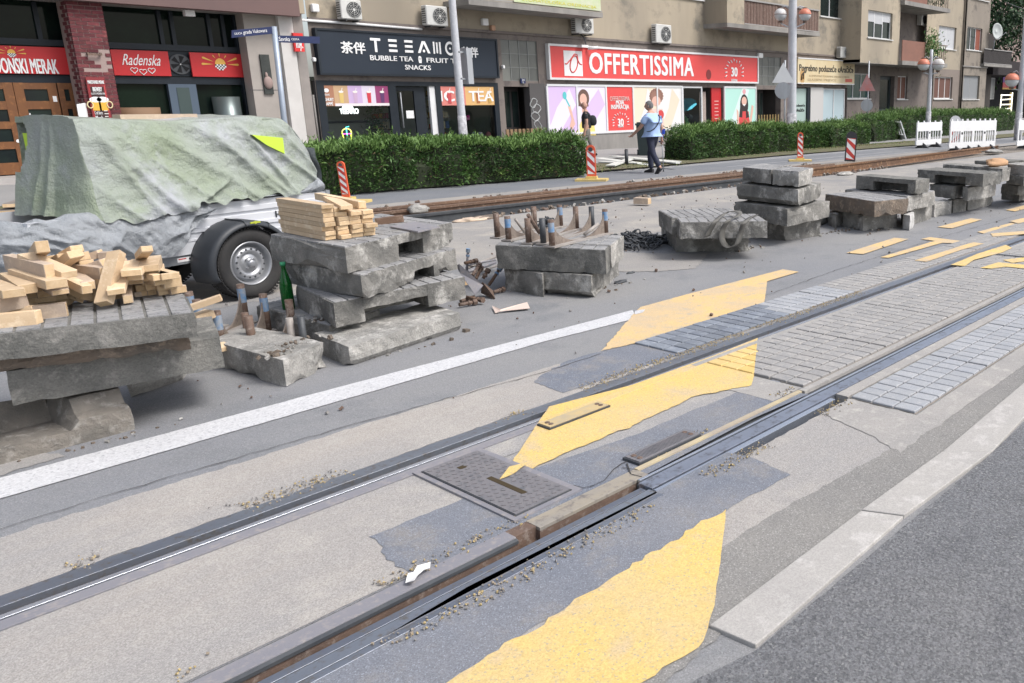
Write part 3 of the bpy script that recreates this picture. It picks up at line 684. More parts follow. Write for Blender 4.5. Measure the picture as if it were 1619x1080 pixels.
# --- middle stack with the bottle
S('sett-topped slab lowest at the back of the bottle stack, green bottle on it', (520, 516), (405, 484), (600, 490), .175, .175, 'conc', pav=(5, 3), seed=7, chip=.03, rough=.012)
S('tilted sett-topped slab with a long slot, third down in the bottle stack', (527, 480), (735, 438), (466, 452), .345, .165, 'conc', notch=[(.2, .68, .085, .25)], pav=(10, 4), seed=8, tilt=(0, .0), chip=.025)
S('rough sett-topped slab with a jagged slot, second down in the bottle stack', (570, 436), (721, 393), (440, 410), .515, .165, 'conc', notch=[(.5, .72, .09, .2)], pav=(9, 5), seed=9, rough=.016, chip=.045)
S('top sett-topped slab of the bottle stack with bulging front and broken slot', (545, 392), (714, 352), (425, 372), .70, .18, 'conc', notch=[(.44, .68, .115, .26)], pav=(10, 6), seed=10, rough=.014, chip=.04)
# --- stack with the steel brackets
S('left lower block of the bracket stack, grey and pitted', (857, 433), (797, 423), (880, 410), .205, .205, 'conc', seed=11, chip=.02, name='concrete_block')
S('right lower block of the bracket stack with its bottom corner broken away', (935, 436), (859, 430), (978, 402), .205, .205, 'conc', seed=12, chip=.05, under=.08, rough=.012, name='concrete_block')
S('dark sett-topped slab of the bracket stack, steel brackets standing on it', (957, 396), (783, 388), (975, 376), .42, .205, 'concdark', pav=(9, 4), seed=13, chip=.015)
S('pale slab end showing behind the dark slab of the bracket stack', (966, 388), (880, 384), (986, 373), .43, .2, 'conclight', pav=(4, 3), seed=14, chip=.03)
# --- low stack with the lifting strap
S('lower mossy slab under the lifting strap, its bottom edge broken', (1069, 371), (1184, 370), (1045, 352), .20, .2, 'conc', seed=15, rough=.01, chip=.025, name='concrete_slab')
S('upper sett-topped slab the grey lifting strap lies on', (1075, 352), (1213, 350), (1065, 340), .415, .175, 'conc', pav=(9, 2), seed=16, chip=.012, rough=.006)
S('sett-topped slab behind the strap slab, its left end jutting out', (1062, 345), (1180, 340), (1041, 333), .42, .18, 'conc', pav=(9, 3), seed=17, chip=.012, rough=.006)
# --- tall stack of four
S('lowest broken slab of the tall four-high stack', (1240, 352), (1185, 346), (1298, 345), .225, .225, 'conc', seed=18, rough=.014, chip=.04, under=.03)
S('wide ragged slab third down in the tall four-high stack', (1245, 331), (1160, 319), (1312, 318), .445, .2, 'conc', seed=19, rough=.018, chip=.06)
S('thick stained slab second down in the tall four-high stack', (1262, 300), (1165, 291), (1298, 289), .665, .19, 'conc', seed=20, rough=.012, chip=.035, under=.06)
S('smooth pale slab on top of the tall four-high stack, left piece', (1219, 269), (1174, 265), (1245, 262), .86, .165, 'conc', pav=(3, 3), seed=21, chip=.02)
S('smooth pale slab on top of the tall four-high stack, right piece', (1263, 272), (1221, 269), (1286, 266), .865, .175, 'conclight', pav=(3, 3), seed=22, chip=.03)
S('dark wide slab lying behind the foot of the tall four-high stack', (1285, 340), (1245, 334), (1316, 326), .21, .2, 'concdark', seed=23, chip=.04)
# --- pair of stacks further along
S('grey block in front at the foot of the two-tier slab row', (1365, 341), (1330, 334), (1419, 335), .205, .205, 'conclight', seed=24, chip=.04, name='concrete_block')
S('whitish broken lump at the left foot of the two-tier slab row', (1322, 339), (1309, 334), (1335, 333), .19, .19, 'conclight', seed=25, rough=.03, chip=.09, name='concrete_block')
S('bright white broken corner piece at the foot of the two-tier slab row', (1439, 341), (1428, 339), (1446, 335), .2, .2, mat('whitewashed_concrete', (.6, .59, .58), .9, (.4, .39, .37), 7, 1.2, bump=.5, bscale=30), seed=26, rough=.02, chip=.05, name='concrete_block')
S('grey block behind the white corner piece, under the middle slab', (1440, 333), (1425, 331), (1474, 323), .21, .21, 'conc', seed=27, chip=.02, name='concrete_block')
S('brown-faced slab with a broken slot at the near end of the slab row', (1383, 319), (1305, 307), (1437, 313.5), .425, .2, 'concbrown', notch=None, seed=28, chip=.04, pav=(7, 4))
S('wide pale slab in the middle layer of the slab row', (1434, 311), (1336, 300), (1479, 302), .43, .2, 'conclight', seed=29, chip=.035, pav=(9, 4))
S('dark-fronted slotted slab on top of the nearer slab row pile', (1448, 285), (1354, 277.5), (1470, 282), .64, .19, 'concdark', notch=[(.12, .7, .13, .25)], seed=30, chip=.03)
S('round-shouldered block at the foot of the further slab row', (1478, 322), (1466, 320), (1505, 317), .205, .205, 'conclight', seed=31, chip=.05, name='concrete_block')
S('small square block second at the foot of the further slab row', (1508, 316), (1497, 315), (1529, 313), .205, .205, 'conc', seed=32, chip=.03, name='concrete_block')
S('long pale block third at the foot of the further slab row', (1531, 313), (1522, 311), (1571, 305), .205, .205, 'conclight', seed=33, chip=.04, name='concrete_block')
S('dark slab with a pale end, middle layer of the further slab row', (1508, 295), (1470, 291), (1527, 291), .425, .19, 'concdark', seed=34, chip=.03)
S('pale block in the middle layer of the further slab row', (1531, 297), (1522, 295), (1575, 290), .415, .2, 'conclight', seed=35, chip=.03)
S('broad slotted slab on top of the further slab row, pale broken end', (1555, 275), (1450, 268), (1584, 271), .64, .19, 'concdark', notch=[(.25, .72, .13, .22)], seed=36, chip=.04)
S('long sett-edged slab behind the slotted top slab of the further row', (1585, 267), (1491, 259.5), (1598, 265), .66, .2, 'conc', seed=37, chip=.02)
for i, (z, o_, u_, v_, m, lb) in enumerate([(.2, (1612, 304), (1584, 301), (1640, 299), 'concdark', 'lowest dark slab at the right picture edge'), (.36, (1610, 294), (1583, 291), (1640, 289), 'concdark', 'second dark slab up at the right picture edge'),
        (.53, (1619, 279), (1592, 276), (1645, 275), 'concdark', 'third slab up at the right picture edge'), (.69, (1622, 262), (1593, 259), (1645, 258), 'conclight', 'mottled pale slab fourth up at the right picture edge'),
        (.72, (1575, 256), (1541, 254), (1625, 253), 'concdark', 'thin dark slab lying furthest back over the further row')]):
    S(lb, o_, u_, v_, z, .155 if i < 3 else (.18 if i == 3 else .06), m, seed=40 + i, chip=.03)
# small caulk rock / bag on the far slab
def lump(label, c, r, m, name, cat, sc=(1, 1, 1), seed=0, amp=.3, group=None):
    mb = MB(); mb.ball((0, 0, 0), r, 0, 16, 10, sc); vs = []
    for p in mb.v:
        k = 1 + noise.noise(p * (2.2 / r) + Vector((seed, 0, 0))) * amp; q = p * k; q.z = max(q.z, -r * sc[2] * .55); vs.append(q + Vector(c) + Vector((0, 0, r * sc[2] * .55)))
    mb.v = vs; return tag(mb.build(name, m), label, cat, group)
lump('rumpled orange-brown sack lying on the furthest slab', G(1576, 262, .67), .2, mat('orange_sack', (.55, .33, .18), .9, (.4, .25, .15), 8, 1.2, bump=.5, bscale=20), 'sack', 'sack', (1.6, .7, .4), 4)
lump('flat grey broken stone at the far end of the rusty stock rail', G(1572, 242), .28, 'conclight', 'stone', 'stone', (1.5, 1, .3), 2)
lump('small broken stone against the stock rail', G(1337, 277), .16, 'conclight', 'stone', 'stone', (1.8, .8, .35), 3)
# earth and rubble on and around the stacks
mb = MB()
def crumbs(u, v, z, n, sx, sy, smax=.02, mi=None):
    c = G(u, v, z)
    for i in range(n):
        s = random.uniform(.3, 1) ** 2 * smax; x = c.x + random.gauss(0, sx); y = c.y + random.gauss(0, sy)
        T = Matrix.Translation((x, y, z + s * .4)) @ Matrix.Rotation(random.random() * 6, 4, Vector((random.random(), random.random(), random.random() + .1)).normalized())
        mb.box(-s, s, -s * .8, s * .8, -s * .6, s * .6, mi if mi is not None else int(random.random() * 2), T)
crumbs(440, 560, .165, 30, .05, .03); crumbs(460, 545, .165, 40, .08, .04, .015); crumbs(590, 445, .35, 40, .12, .04, .012); crumbs(655, 425, .35, 60, .06, .05, .012); crumbs(505, 506, .18, 60, .06, .04, .014)
crumbs(640, 555, .0, 20, .15, .03, .015); crumbs(940, 455, 0, 60, .2, .1, .015); crumbs(1330, 365, 0, 50, .3, .06, .02); crumbs(1180, 395, 0, 30, .2, .05, .02); crumbs(620, 535, .0, 25, .3, .02, .01); crumbs(735, 524, 0, 3, .01, .01, .03)
crumbs(160, 700, 0, 20, .2, .02, .01); crumbs(1400, 362, 0, 20, .3, .05, .02)
tag(mb.build('rubble', ['concbrown', 'conclight'], origin=(0, 0, 0)), kind='stuff')
for u, v, s_ in ((693, 430, .02), (982, 447, .03), (998, 432, .02)):
    lump('small black clod on the asphalt, {w}'.format(w='nearer the bracket stack' if u > 990 else 'left and lower one') if u > 900 else 'black clod by the bracket', G(u, v), s_ * 1.6, 'black', 'clod', 'clod', (1.6, .7, .35), u, .5, 'black clods on the asphalt right of the bracket stack') if u > 900 else None
# ================================================================ TIMBER
def timber(label, p0, p1, w, h, m='wood', roll=0., group='loose pine blocks heaped on the near slab', name='timber_block'):
    p0, p1 = Vector(p0), Vector(p1); d = p1 - p0; L = d.length; d.normalize()
    side = Vector((-d.y, d.x, 0)).normalized(); up = d.cross(side) * -1
    if up.z < 0: up = -up
    R = Matrix.Rotation(roll, 3, d); side = R @ side; up = R @ up
    c = (p0 + p1) / 2; T = Matrix.Translation(c) @ Matrix((d, side, up)).transposed().to_4x4()
    b = .0025; mb = MB(); me_v = []
    cut = random.uniform(-.008, .008)
    for x, e in ((-L / 2, 0), (-L / 2 + b, 1), (L / 2 - b, 1), (L / 2, 0)):
        for sy, sz in ((-1, -1), (1, -1), (1, 1), (-1, 1)):
            me_v.append(Vector((x + (cut * sy if abs(x) > L / 2 - b * 1.5 else cut * sy), sy * (w / 2 - (0 if e else b)), sz * (h / 2 - (0 if e else b)))))
    fs = [(0, 3, 2, 1), (12, 13, 14, 15)]; mi = [1, 1]
    for k in range(3):
        for i in range(4): fs.append((k * 4 + i, k * 4 + (i + 1) % 4, k * 4 + 4 + (i + 1) % 4, k * 4 + 4 + i)); mi.append(0)
    me = bpy.data.meshes.new(name); me.from_pydata([tuple(v) for v in me_v], [], fs)
    me.materials.append(M_[m]); me.materials.append(M_['woodend']); me.polygons.foreach_set('material_index', mi)
    o = bpy.data.objects.new(name, me); COL.objects.link(o); o.matrix_world = T; WM[o.name] = T
    o.location = T.translation; o.rotation_euler = T.to_euler()
    return tag(o, label, 'timber', group)
ZA = .617
def seg(label, a, b, z0, z1, w=.085, h=.038, m='wood', roll=0.):
    """a, b: pixels of the two ends"""
    return timber(label, G(a[0], a[1], ZA + z0), G(b[0], b[1], ZA + z1), w * .84, h * .86, m, roll)
def endon(label, a, z, hd, L=.34, w=.075, h=.034, m='wood', rise=0., roll=0.):
    p = G(a[0], a[1], ZA + z); q = p + Vector((math.cos(math.radians(hd)), math.sin(math.radians(hd)), 0)) * L + Vector((0, 0, rise))
    return timber(label, p, q, w, h, m, roll)
zz = lambda x, y: (x / 7.7125, 380 + y / 7.7143)
yy = lambda x, y: (140 + x / 8.994, 380 + y / 8.99)
LP = 'in the loose heap'
# bottom courses, end grain to the viewer
row = [((435, 800), .018), ((590, 782), .018), ((732, 762), .018)]
for k, (p, z) in enumerate(row): endon(f'pine block end-on in the bottom course {LP}, {("first", "second", "third")[k]} from left', zz(*p), z, 78 + k * 2)
for k, p in enumerate(((418, 735), (562, 715), (703, 692))): endon(f'pine block end-on in the second course {LP}, {("first", "second", "third")[k]} from left', zz(*p), .054, 80 + k * 3, m=('woodgrey', 'wood', 'wood')[k])
for k, p in enumerate(((428, 662), (570, 655))): endon(f'pine block end-on in the third course {LP}, {("first", "second")[k]} from left', zz(*p), .09, 82, m='woodgrey')
endon(f'squarish block end-on at the left top of the courses {LP}', zz(480, 590), .12, 60, .25, .085, .045)
for k, (p, r) in enumerate((((825, 700), .9), ((935, 695), .95), ((1035, 685), 1.0))): endon(f'block standing on edge, end-on, {("left", "middle", "right")[k]} of three leaning ones', zz(*p), .035 + .0 * k, 88, .3, .07, .038, roll=r - .35 * k)
endon('block on edge behind the three leaning ones, left', zz(830, 590), .085, 70, .3, .07, .04, roll=.6)
endon('block on edge behind the three leaning ones, right', zz(900, 630), .07, 75, .3, .07, .04, roll=.8)
# long ones lying across
seg('long squared timber lying at the front left edge of the near slab', (-40, 511), (62, 501), .03, .03, .05, .075)
seg('long timber behind the front left one, its sawn end pale', (40, 496), (106, 489), .03, .03, .04, .08, 'woodgrey')
seg('thin lath wedged behind the front left timbers', (6, 493), (52, 487), .05, .055, .03, .03)
seg('wide weathered board angled at the far left of the heap', (-25, 487), (43, 472), .09, .10, .04, .085, 'woodgrey')
seg('block at the left picture edge below the stubby one', (-20, 462), (8, 470), .11, .11, .09, .04)
seg('stubby pine block pointing right at the left picture edge', (-22, 448), (22, 464), .15, .15, .095, .045)
seg('thick pine block above the left courses, sawn end facing right', (14, 437), (44, 457), .165, .15, .085, .055)
seg('broad pine board lying slanted above the courses', (30, 430), (90, 449), .19, .17, .1, .05)
seg('long grey-sided board near the top left of the heap', (14, 414), (79, 430), .23, .22, .05, .09, 'woodgrey')
seg('pale long board crossing behind the grey-sided one', (40, 405), (110, 434), .27, .2, .085, .04)
seg('upright stub sticking out of the top left of the heap', (56, 403), (67, 390), .18, .33, .06, .065)
seg('short board under the slanted broad board', (72, 449), (96, 462), .13, .115, .08, .03, 'woodgrey')
seg('board end below the broad board, pointing right', (88, 441), (98, 455), .13, .13, .06, .04, 'woodgrey')
seg('pine batten in the middle of the heap, sloping right', (97, 439), (138, 458), .15, .11, .05, .05)
seg('second batten in the middle, crossing under the first', (118, 437), (140, 452), .14, .12, .07, .05, 'woodgrey')
seg('flat board with a knot in the middle right of the heap', (112, 425), (165, 432), .17, .165, .045, .07, 'woodgrey')
seg('board under the knotty one', (137, 438), (178, 446), .13, .12, .07, .05)
seg('small block under the middle right boards, upper', (140, 449), (170, 452), .09, .09, .09, .04, 'woodgrey')
seg('small block under the middle right boards, lower', (140, 457), (158, 460), .055, .055, .07, .04)
seg('small block lowest under the middle right boards', (146, 467), (156, 470), .02, .02, .1, .04, 'woodgrey')
seg('tilted block at the top middle pointing up left', (88, 415), (103, 405), .21, .25, .075, .04)
seg('block beside it at the top middle', (74, 412), (85, 409), .2, .23, .07, .04)
seg('tilted block with a dark sawn stripe at the top of the heap', (95, 420), (120, 401), .2, .27, .075, .045)
seg('block behind the striped one, highest of the heap', (103, 404), (122, 393), .24, .29, .06, .04)
seg('orange-toned block right of the striped one', (116, 414), (130, 405), .2, .24, .08, .05)
seg('short block under the orange-toned one', (123, 422), (138, 417), .17, .2, .07, .045)
seg('wide board at the back top right of the heap', (132, 410), (160, 400), .2, .23, .09, .045, 'woodgrey')
seg('board behind it with a blue-stained end', (145, 422), (166, 415), .18, .2, .07, .05, 'woodgrey')
seg('dark-ended block at the back behind the long leaning board', (155, 404), (175, 403), .22, .22, .06, .04, 'woodgrey')
# right part
seg('long pine board leaning steeply forwards in the middle of the slab', yy(215, 905), yy(400, 175), .03, .26, .07, .06, 'wood')
seg('pale board leaning beside the long leaning one', yy(390, 735), yy(500, 330), .09, .17, .085, .035, 'wood')
seg('board under the pale leaning one', yy(470, 790), yy(520, 480), .03, .1, .075, .035, 'woodgrey')
seg('board on edge under the leaning pair', yy(560, 840), yy(540, 560), .03, .07, .05, .05, 'woodgrey')
for k, (p, z) in enumerate((((605, 465), .17), ((625, 530), .132), ((635, 585), .1))): endon(f'board end-on in the short column right of the leaning boards, {("top", "middle", "lowest")[k]}', yy(*p), z, 66, .36, .085, .033, m=('wood', 'woodgrey', 'woodgrey')[k])
endon('upright post end under the short column of boards', yy(648, 665), .05, 80, .1, .05, .07, m='woodgrey')
seg('reddish board sticking up behind the short column', yy(740, 230), yy(830, 120), .2, .28, .06, .035)
seg('dark reddish wedge behind the pale leaning board', yy(470, 300), yy(540, 290), .18, .18, .06, .04, 'woodgrey')
for k, (p, z) in enumerate((((855, 400), .172), ((870, 470), .14), ((900, 530), .11), ((890, 590), .082))): endon(f'board end-on in the tall column at the right of the heap, {("top", "second", "third", "fourth")[k]}', yy(*p), z, 70, .33, .085, .034)
for k, (p, z) in enumerate((((1040, 520), .125), ((1170, 510), .125), ((1055, 585), .09), ((1200, 590), .08))): endon(f'board end-on at the right end of the heap, {("upper left", "upper right", "lower left", "lower right")[k]}', yy(*p), z, 95, .22, .08, .033 if k < 3 else .06)
for k, (p, z) in enumerate((((805, 670), .05), ((945, 655), .052), ((1105, 660), .05))): endon(f'board end-on in the second course at the right, {("first", "second", "third")[k]}', yy(*p), z, 84, .25, .082, .034)
for k, (p, z) in enumerate((((825, 745), .018), ((970, 730), .018), ((1120, 730), .018))): endon(f'board end-on in the bottom course at the right, {("first", "second", "third")[k]}', yy(*p), z, 84, .25, .082, .034, m='woodgrey')
endon('grey-ended block last at the right of the bottom course', yy(1285, 705), .022, 100, .2, .08, .04, m='woodgrey')
seg('dark board lying deep under the short column', yy(640, 770), yy(760, 750), .015, .015, .05, .03, 'woodgrey')

# neat pile of short boards on the bottle stack: three rows deep, ends to the right
ZB = .707
a0 = G(444, 367, ZB); a1 = G(513, 381, ZB); dirn = (a1 - a0).normalized(); Lb = (a1 - a0).length
perp = Vector((-dirn.y, dirn.x, 0))
if perp.x < 0: perp = -perp
cols = ['front', 'second', 'third', 'back']
hts = [8, 7, 6, 6]; ORD = ['lowest', 'second from below', 'third from below', 'fourth from below', 'fifth from below', 'sixth from below', 'seventh from below']
for c in range(4):
    for k in range(hts[c]):
        off = perp * (.04 + c * .088 + random.uniform(-.006, .006)) + dirn * (random.uniform(-.015, .015) + c * .012)
        zc = ZB + .0165 + k * .031
        p = a0 + off; q = a1 + off + dirn * (random.uniform(-.01, .03)); p.z = q.z = zc
        timber(f'short pine board in the {cols[c]} row of the neat pile, {ORD[k] if k < hts[c] - 1 else "topmost"}', p, q, .078, .029, 'wood', group='short pine boards in a neat pile on the bottle stack')
seg_ = lambda label, a, b, z, w, h, m='wood': timber(label, G(*a, z), G(*b, z), w, h, m, group='short pine boards in a neat pile on the bottle stack')
seg_('longer board crossing over the back of the neat pile', (503, 310), (573, 324), ZB + .215, .05, .05)
seg_('board lying crooked on the middle of the neat pile', (520, 313), (548, 328), ZB + .22, .08, .03)
seg_('stub of board poking out at the right of the neat pile', (560, 336), (575, 341), ZB + .12, .07, .03)
# loose boards by the brackets
timber('pine batten propped over the steel bracket beside the near stack', G(300, 487, .36), G(350, 470, .41), .075, .035, 'wood', group='pine scraps by the near bracket')
timber('pine block under the propped batten', G(305, 505, .28), G(333, 495, .3), .09, .05, 'wood', group='pine scraps by the near bracket')
timber('flat pine board lying on the bracket base', G(318, 525, .12), G(365, 540, .12), .07, .015, 'wood', group='pine scraps by the near bracket')
timber('splintered pine scrap against the pale block', G(346, 545, .15), G(357, 552, .14), .06, .03, 'wood', group='pine scraps by the near bracket')
timber('brown board lying between the slab stacks', G(706, 440, .12), G(740, 447, .12), .1, .04, 'woodgrey', group='boards between the stacks')
timber('short grey timber lying beside the far black rail', G(1004, 317, .08), G(1027, 318, .08), .14, .1, 'woodgrey', group='boards between the stacks')
timber('rusty brown wedge lying on the top slab of the bottle stack', G(594, 351, ZB + .015), G(637, 345, ZB + .03), .07, .05, 'rust', group='boards between the stacks')
mb = MB(); q = [G(*p, ZB + .012) for p in ((617, 358), (661, 366), (695, 358), (655, 350))]; mb.hexa([p - Vector((0, 0, .01)) for p in q], q)
t = thing('steel_plate', 'flat grey steel plate lying on the top slab of the bottle stack', 'plate', tuple(q[0])); mb.build('plate', 'plate', t)
mb = MB(); c = G(662, 360, ZB + .012); mb.cyl(c, c + Vector((0, 0, .002)), .012, 12); mb.build('hole', 'black', t)

# ================================================================ STEEL BRACKETS
def bracket_parts(t, L=.62, hgt=.2, posts=((.05, 1), (.57, -1)), blue=True, w=.1, m='rustdark'):
    """flat base bar with upright round stub posts and a curved web; local x along the bar"""
    T0 = WM[t.name]
    tf = lambda p: T0 @ Vector(p)
    mb = MB(); mb.box(0, L, -w / 2, w / 2, 0, .014, 0, T0); mb.build('base_bar', 'plate_pale', t)
    for px_, sgn in posts:
        mb = MB(); mb.cyl(tf((px_, 0, .014)), tf((px_, 0, hgt)), .026, 14); mb.build('post', m, t)
        if blue:
            mb = MB(); mb.cyl(tf((px_, 0, hgt * .55)), tf((px_, 0, hgt * .9)), .0266, 14, cap=False); mb.build('blue_paint', 'blue_paint', t)
        pts = []
        K = 9
        for i in range(K + 1):
            a = i / K * math.pi / 2; pts.append((px_ + sgn * (.022 + min(.36, L * .44) * (1 - math.cos(a))), .014 + (hgt - .03) * (1 - math.sin(a))))
        mb = MB(); vs = [tf((x, -.005, z)) for x, z in pts] + [tf((x, .005, z)) for x, z in pts] + [tf((px_ + sgn * .018, -.005, .014)), tf((px_ + sgn * .018, .005, .014))]
        n_ = K + 1; fs = []
        for i in range(K): fs += [(i, i + 1, 2 * n_), (n_ + i + 1, n_ + i, 2 * n_ + 1), (i, n_ + i, n_ + i + 1, i + 1)]
        mb.add(vs, fs); mb.build('web', 'web_steel', t)
M_['plate_pale'] = mat('sandy_steel', (.4, .37, .34), .7, (.28, .25, .23), 8, 1.2, metal=.2, bump=.2)
M_['blue_paint'] = mat('chipped_blue_paint', (.1, .24, .45), .6, (.3, .33, .37), 22, 1.6)
M_['web_steel'] = mat('web_steel', (.21, .17, .145), .65, (.3, .25, .21), 9, 1.2, (.16, .13, .11), 25, metal=.3, bump=.2)
def bracket(label, a, b, z, n_post=2, blue=True, hgt=.2, w=.1, flip=False, cat='bracket', m='rustdark'):
    pa, pb = G(*a, z), G(*b, z); d = pb - pa; L = d.length
    t = thing('steel_bracket', label, cat, pa, math.atan2(d.y, d.x), group='rusty steel rail brackets')
    posts = ((.045, 1), (L - .045, -1)) if n_post == 2 else ((L - .045, -1),) if flip else ((.045, 1),)
    bracket_parts(t, L, hgt, posts, blue, w, m); return t
ZC = .43
bracket('front bracket with blue-streaked posts on the bracket stack', (868, 392), (962, 369), ZC, 2, True, .235, .12)
bracket('bracket standing at the far left of the bracket stack', (782, 378), (850, 362), ZC, 2, False, .225, .1)
bracket('second bracket from left on the bracket stack, blue post top', (800, 382), (890, 358), ZC, 2, True, .22, .1)
bracket('third bracket from left, brown post in the middle of the bracket stack', (832, 387), (915, 362), ZC, 2, False, .225, .1)
bracket('dark bracket just behind the front one on the bracket stack', (855, 388), (940, 363), ZC, 2, False, .23, .1, m='black')
def rod(label, a, b, za, zb, r=.013, m='plate_pale', name='steel_rod', cat='steel rod', grp='loose steel rods and bolts', head=None):
    A, B = G(*a, za), G(*b, zb); t = thing(name, label, cat, A, group=grp)
    mb = MB(); mb.cyl(A, B, r, 12); mb.build('shaft', m, t)
    if head:
        d = (B - A).normalized(); mb = MB(); mb.cyl(B - d * .005, B + d * .03, r * 1.7, 6, smooth=False); mb.build('head', head, t)
        mb = MB(); mb.cyl(B - d * .045, B - d * .03, r * 1.5, 6, smooth=False); mb.build('nut', head, t)
    return t
rod('loose pipe leaning over the left brackets', (830, 368), (814, 346), ZC + .02, ZC + .17, .012, cat='pipe', name='steel_pipe')
rod('open-ended dark pipe leaning between the brackets', (853, 368), (835, 340), ZC + .03, ZC + .22, .018, 'rustdark', 'steel_pipe', 'pipe')
rod('short pale pipe lying on the front bracket', (924, 371), (946, 354), ZC + .04, ZC + .12, .016, cat='pipe', name='steel_pipe')
# brackets on the ground left of the bottle stack
bracket('bracket with a blue post nearest the pale block, left of the bottle', (345, 560), (430, 522), .03, 2, True, .28, .12)
bracket('bare steel bracket with curved web behind the propped batten', (315, 545), (395, 510), .05, 2, True, .3, .12)
bracket('third bracket with a white-sided post by the bottle stack', (395, 566), (470, 530), .02, 2, False, .27, .11)
bracket('sandy bracket half hidden under the pine scraps', (300, 530), (352, 515), .06, 1, True, .3, .12)
for i, (u, v, z, m, h, lb) in enumerate(((361, 556, .0, 'rustdark', .27, 'brown stub post standing behind the pale block'), (466, 566, .0, 'plate_pale', .27, 'white flaking stub post standing behind the pale block'), (484, 566, .0, 'black', .28, 'black stub post standing beside the white one'))):
    p = G(u + 35 if i == 0 else u, v, z); mb = MB(); mb.cyl(p, p + Vector((0, 0, h)), .022, 14); t_ = mb.build('stub_post', m, origin=tuple(p)); tag(t_, lb, 'post', 'loose stub posts')
# heap of bolts and plates between the stacks
def plate_poly(label, pts, th, m, name='steel_plate'):
    P = [G(u, v, z) for u, v, z in pts]; n = (P[1] - P[0]).cross(P[2] - P[0]).normalized() * th; mb = MB(); k = len(P)
    mb.add(P + [p + n for p in P], [list(range(k))[::-1], list(range(k, 2 * k))] + [(i, (i + 1) % k, k + (i + 1) % k, k + i) for i in range(k)])
    o = mb.build(name, m); recalc(o); return tag(o, label, 'plate', 'steel plates in the bolt heap')
plate_poly('long tapered steel plate leaning in the bolt heap', [(721, 421, .28), (728, 433, .22), (751, 467, .05), (764, 452, .12), (726, 418, .3)], .01, 'plate')
plate_poly('small square steel plate tipped at the front of the bolt heap', [(763, 446, .14), (779, 459, .05), (783, 472, .01), (762, 462, .03)], .012, 'rustdark')
rod('upright bolt with a blue hexagon head in the bolt heap', (738, 428), (740, 398), .12, .3, .012, 'plate', 'bolt', 'bolt', head='blue_paint')
rod('rusty bolt lying with a blue head at the right of the bolt heap', (773, 451), (789, 427), .04, .16, .014, 'rust', 'bolt', 'bolt', head='blue_paint')
for i, (a, b, z, lb) in enumerate((((738, 424), (785, 405), .1, 'thick'), ((740, 430), (783, 415), .07, 'second'), ((742, 434), (786, 420), .05, 'third'), ((738, 419), (783, 411), .13, 'thin upper'))):
    rod(f'{lb} long steel rod lying across the bolt heap', a, b, z, z, .016 - .002 * i, 'plate' if i % 2 else 'plate_pale')
for i, (a, b, z) in enumerate((((726, 482), (748, 478), .03), ((737, 470), (760, 474), .04), ((780, 462), (793, 458), .03), ((752, 442), (760, 425), .08), ((747, 436), (757, 420), .12), ((735, 416), (750, 413), .2), ((728, 476), (745, 472), .02), ((764, 440), (770, 430), .1))):
    rod(f'rusty bolt {("at the front left foot", "on the left", "at the right foot", "in the middle", "upper middle", "at the top left", "half under the slab", "in the dark centre")[i]} of the bolt heap', a, b, z, z + (.05 if i in (3, 4, 7) else 0), .015, 'rust' if i % 2 else 'rustdark', 'bolt', 'bolt', head='rustdark')

# heap of black chain
def chain(label, c, n, sx, sy, hz, r=.032, seed=1):
    rs = random.Random(seed); t = MB()
    for i in range(n):
        x, y = c.x + rs.gauss(0, sx), c.y + rs.gauss(0, sy); d2 = ((x - c.x) / sx) ** 2 + ((y - c.y) / sy) ** 2
        z = rs.random() * hz * math.exp(-d2 * .35) + .012
        R = Matrix.Rotation(rs.random() * 6.3, 3, Vector((rs.gauss(0, 1), rs.gauss(0, 1), rs.gauss(0, 1) + .01)).normalized()); pts = []
        for k in range(9):
            a = k / 9 * 2 * math.pi; q = R @ Vector((math.cos(a) * r * 1.6, math.sin(a) * r, 0)); q = Vector((q.x + x, q.y + y, max(q.z * .8 + z + .02, .01))); pts.append(q)
        t.tube(pts, .0085, 5, closed=True)
    o = t.build('chain_heap', 'black'); return tag(o, label, 'chain', kind='stuff')
chain('heap of black rusted chain on the ground behind the bracket stack', G(1003, 388), 230, .26, .2, .12, seed=3)
chain('short tail of black chain trailing right of the chain heap', G(1036, 386), 34, .16, .06, .03, seed=4)
chain('small tangle of chain seen through the brackets', G(866, 349, .1), 30, .12, .08, .1, seed=5)

# grey lifting strap over the low stack
zt = .43
st_path = [(1118, 374, .21), (1123, 364, .3), (1132, 349, .42), (1140, 341, .455), (1152, 335, .475), (1166, 335, .48), (1169, 339, .465), (1160, 345, .445), (1150, 350, .43), (1143, 362, .33), (1141, 376, .2), (1145, 386, .11), (1152, 391, .06), (1160, 390, .07), (1167, 383, .12), (1172, 366, .28), (1177, 352, .425), (1185, 344, .435), (1197, 339, .43)]
fa, fb_ = G(1075, 352, .415), G(1213, 350, .415); fn_ = Vector((-(fb_ - fa).y, (fb_ - fa).x, 0)).normalized(); fn_ = -fn_ if fn_.dot(fa) > 0 else fn_
def onface(u, v, z, o_=.045):
    if z > .424: return G(u, v, z)
    r = ray(u, v); q = fa + fn_ * o_; t_ = q.dot(fn_) / r.dot(fn_); return Vector((r.x * t_, r.y * t_, H + r.z * t_))
P = [onface(u, v, z) for u, v, z in st_path]; fine = []
for i in range(len(P) - 1):
    p0, p1, p2, p3 = P[max(i - 1, 0)], P[i], P[i + 1], P[min(i + 2, len(P) - 1)]
    for k in range(5):
        s = k / 5; fine.append(.5 * ((2 * p1) + (p2 - p0) * s + (2 * p0 - 5 * p1 + 4 * p2 - p3) * s * s + (3 * p1 - p0 - 3 * p2 + p3) * s ** 3))
wv = Vector((.95, -.1, .05)).normalized() * .042; mb = MB(); vs = []
for p in fine: vs += [p - wv, p + wv]
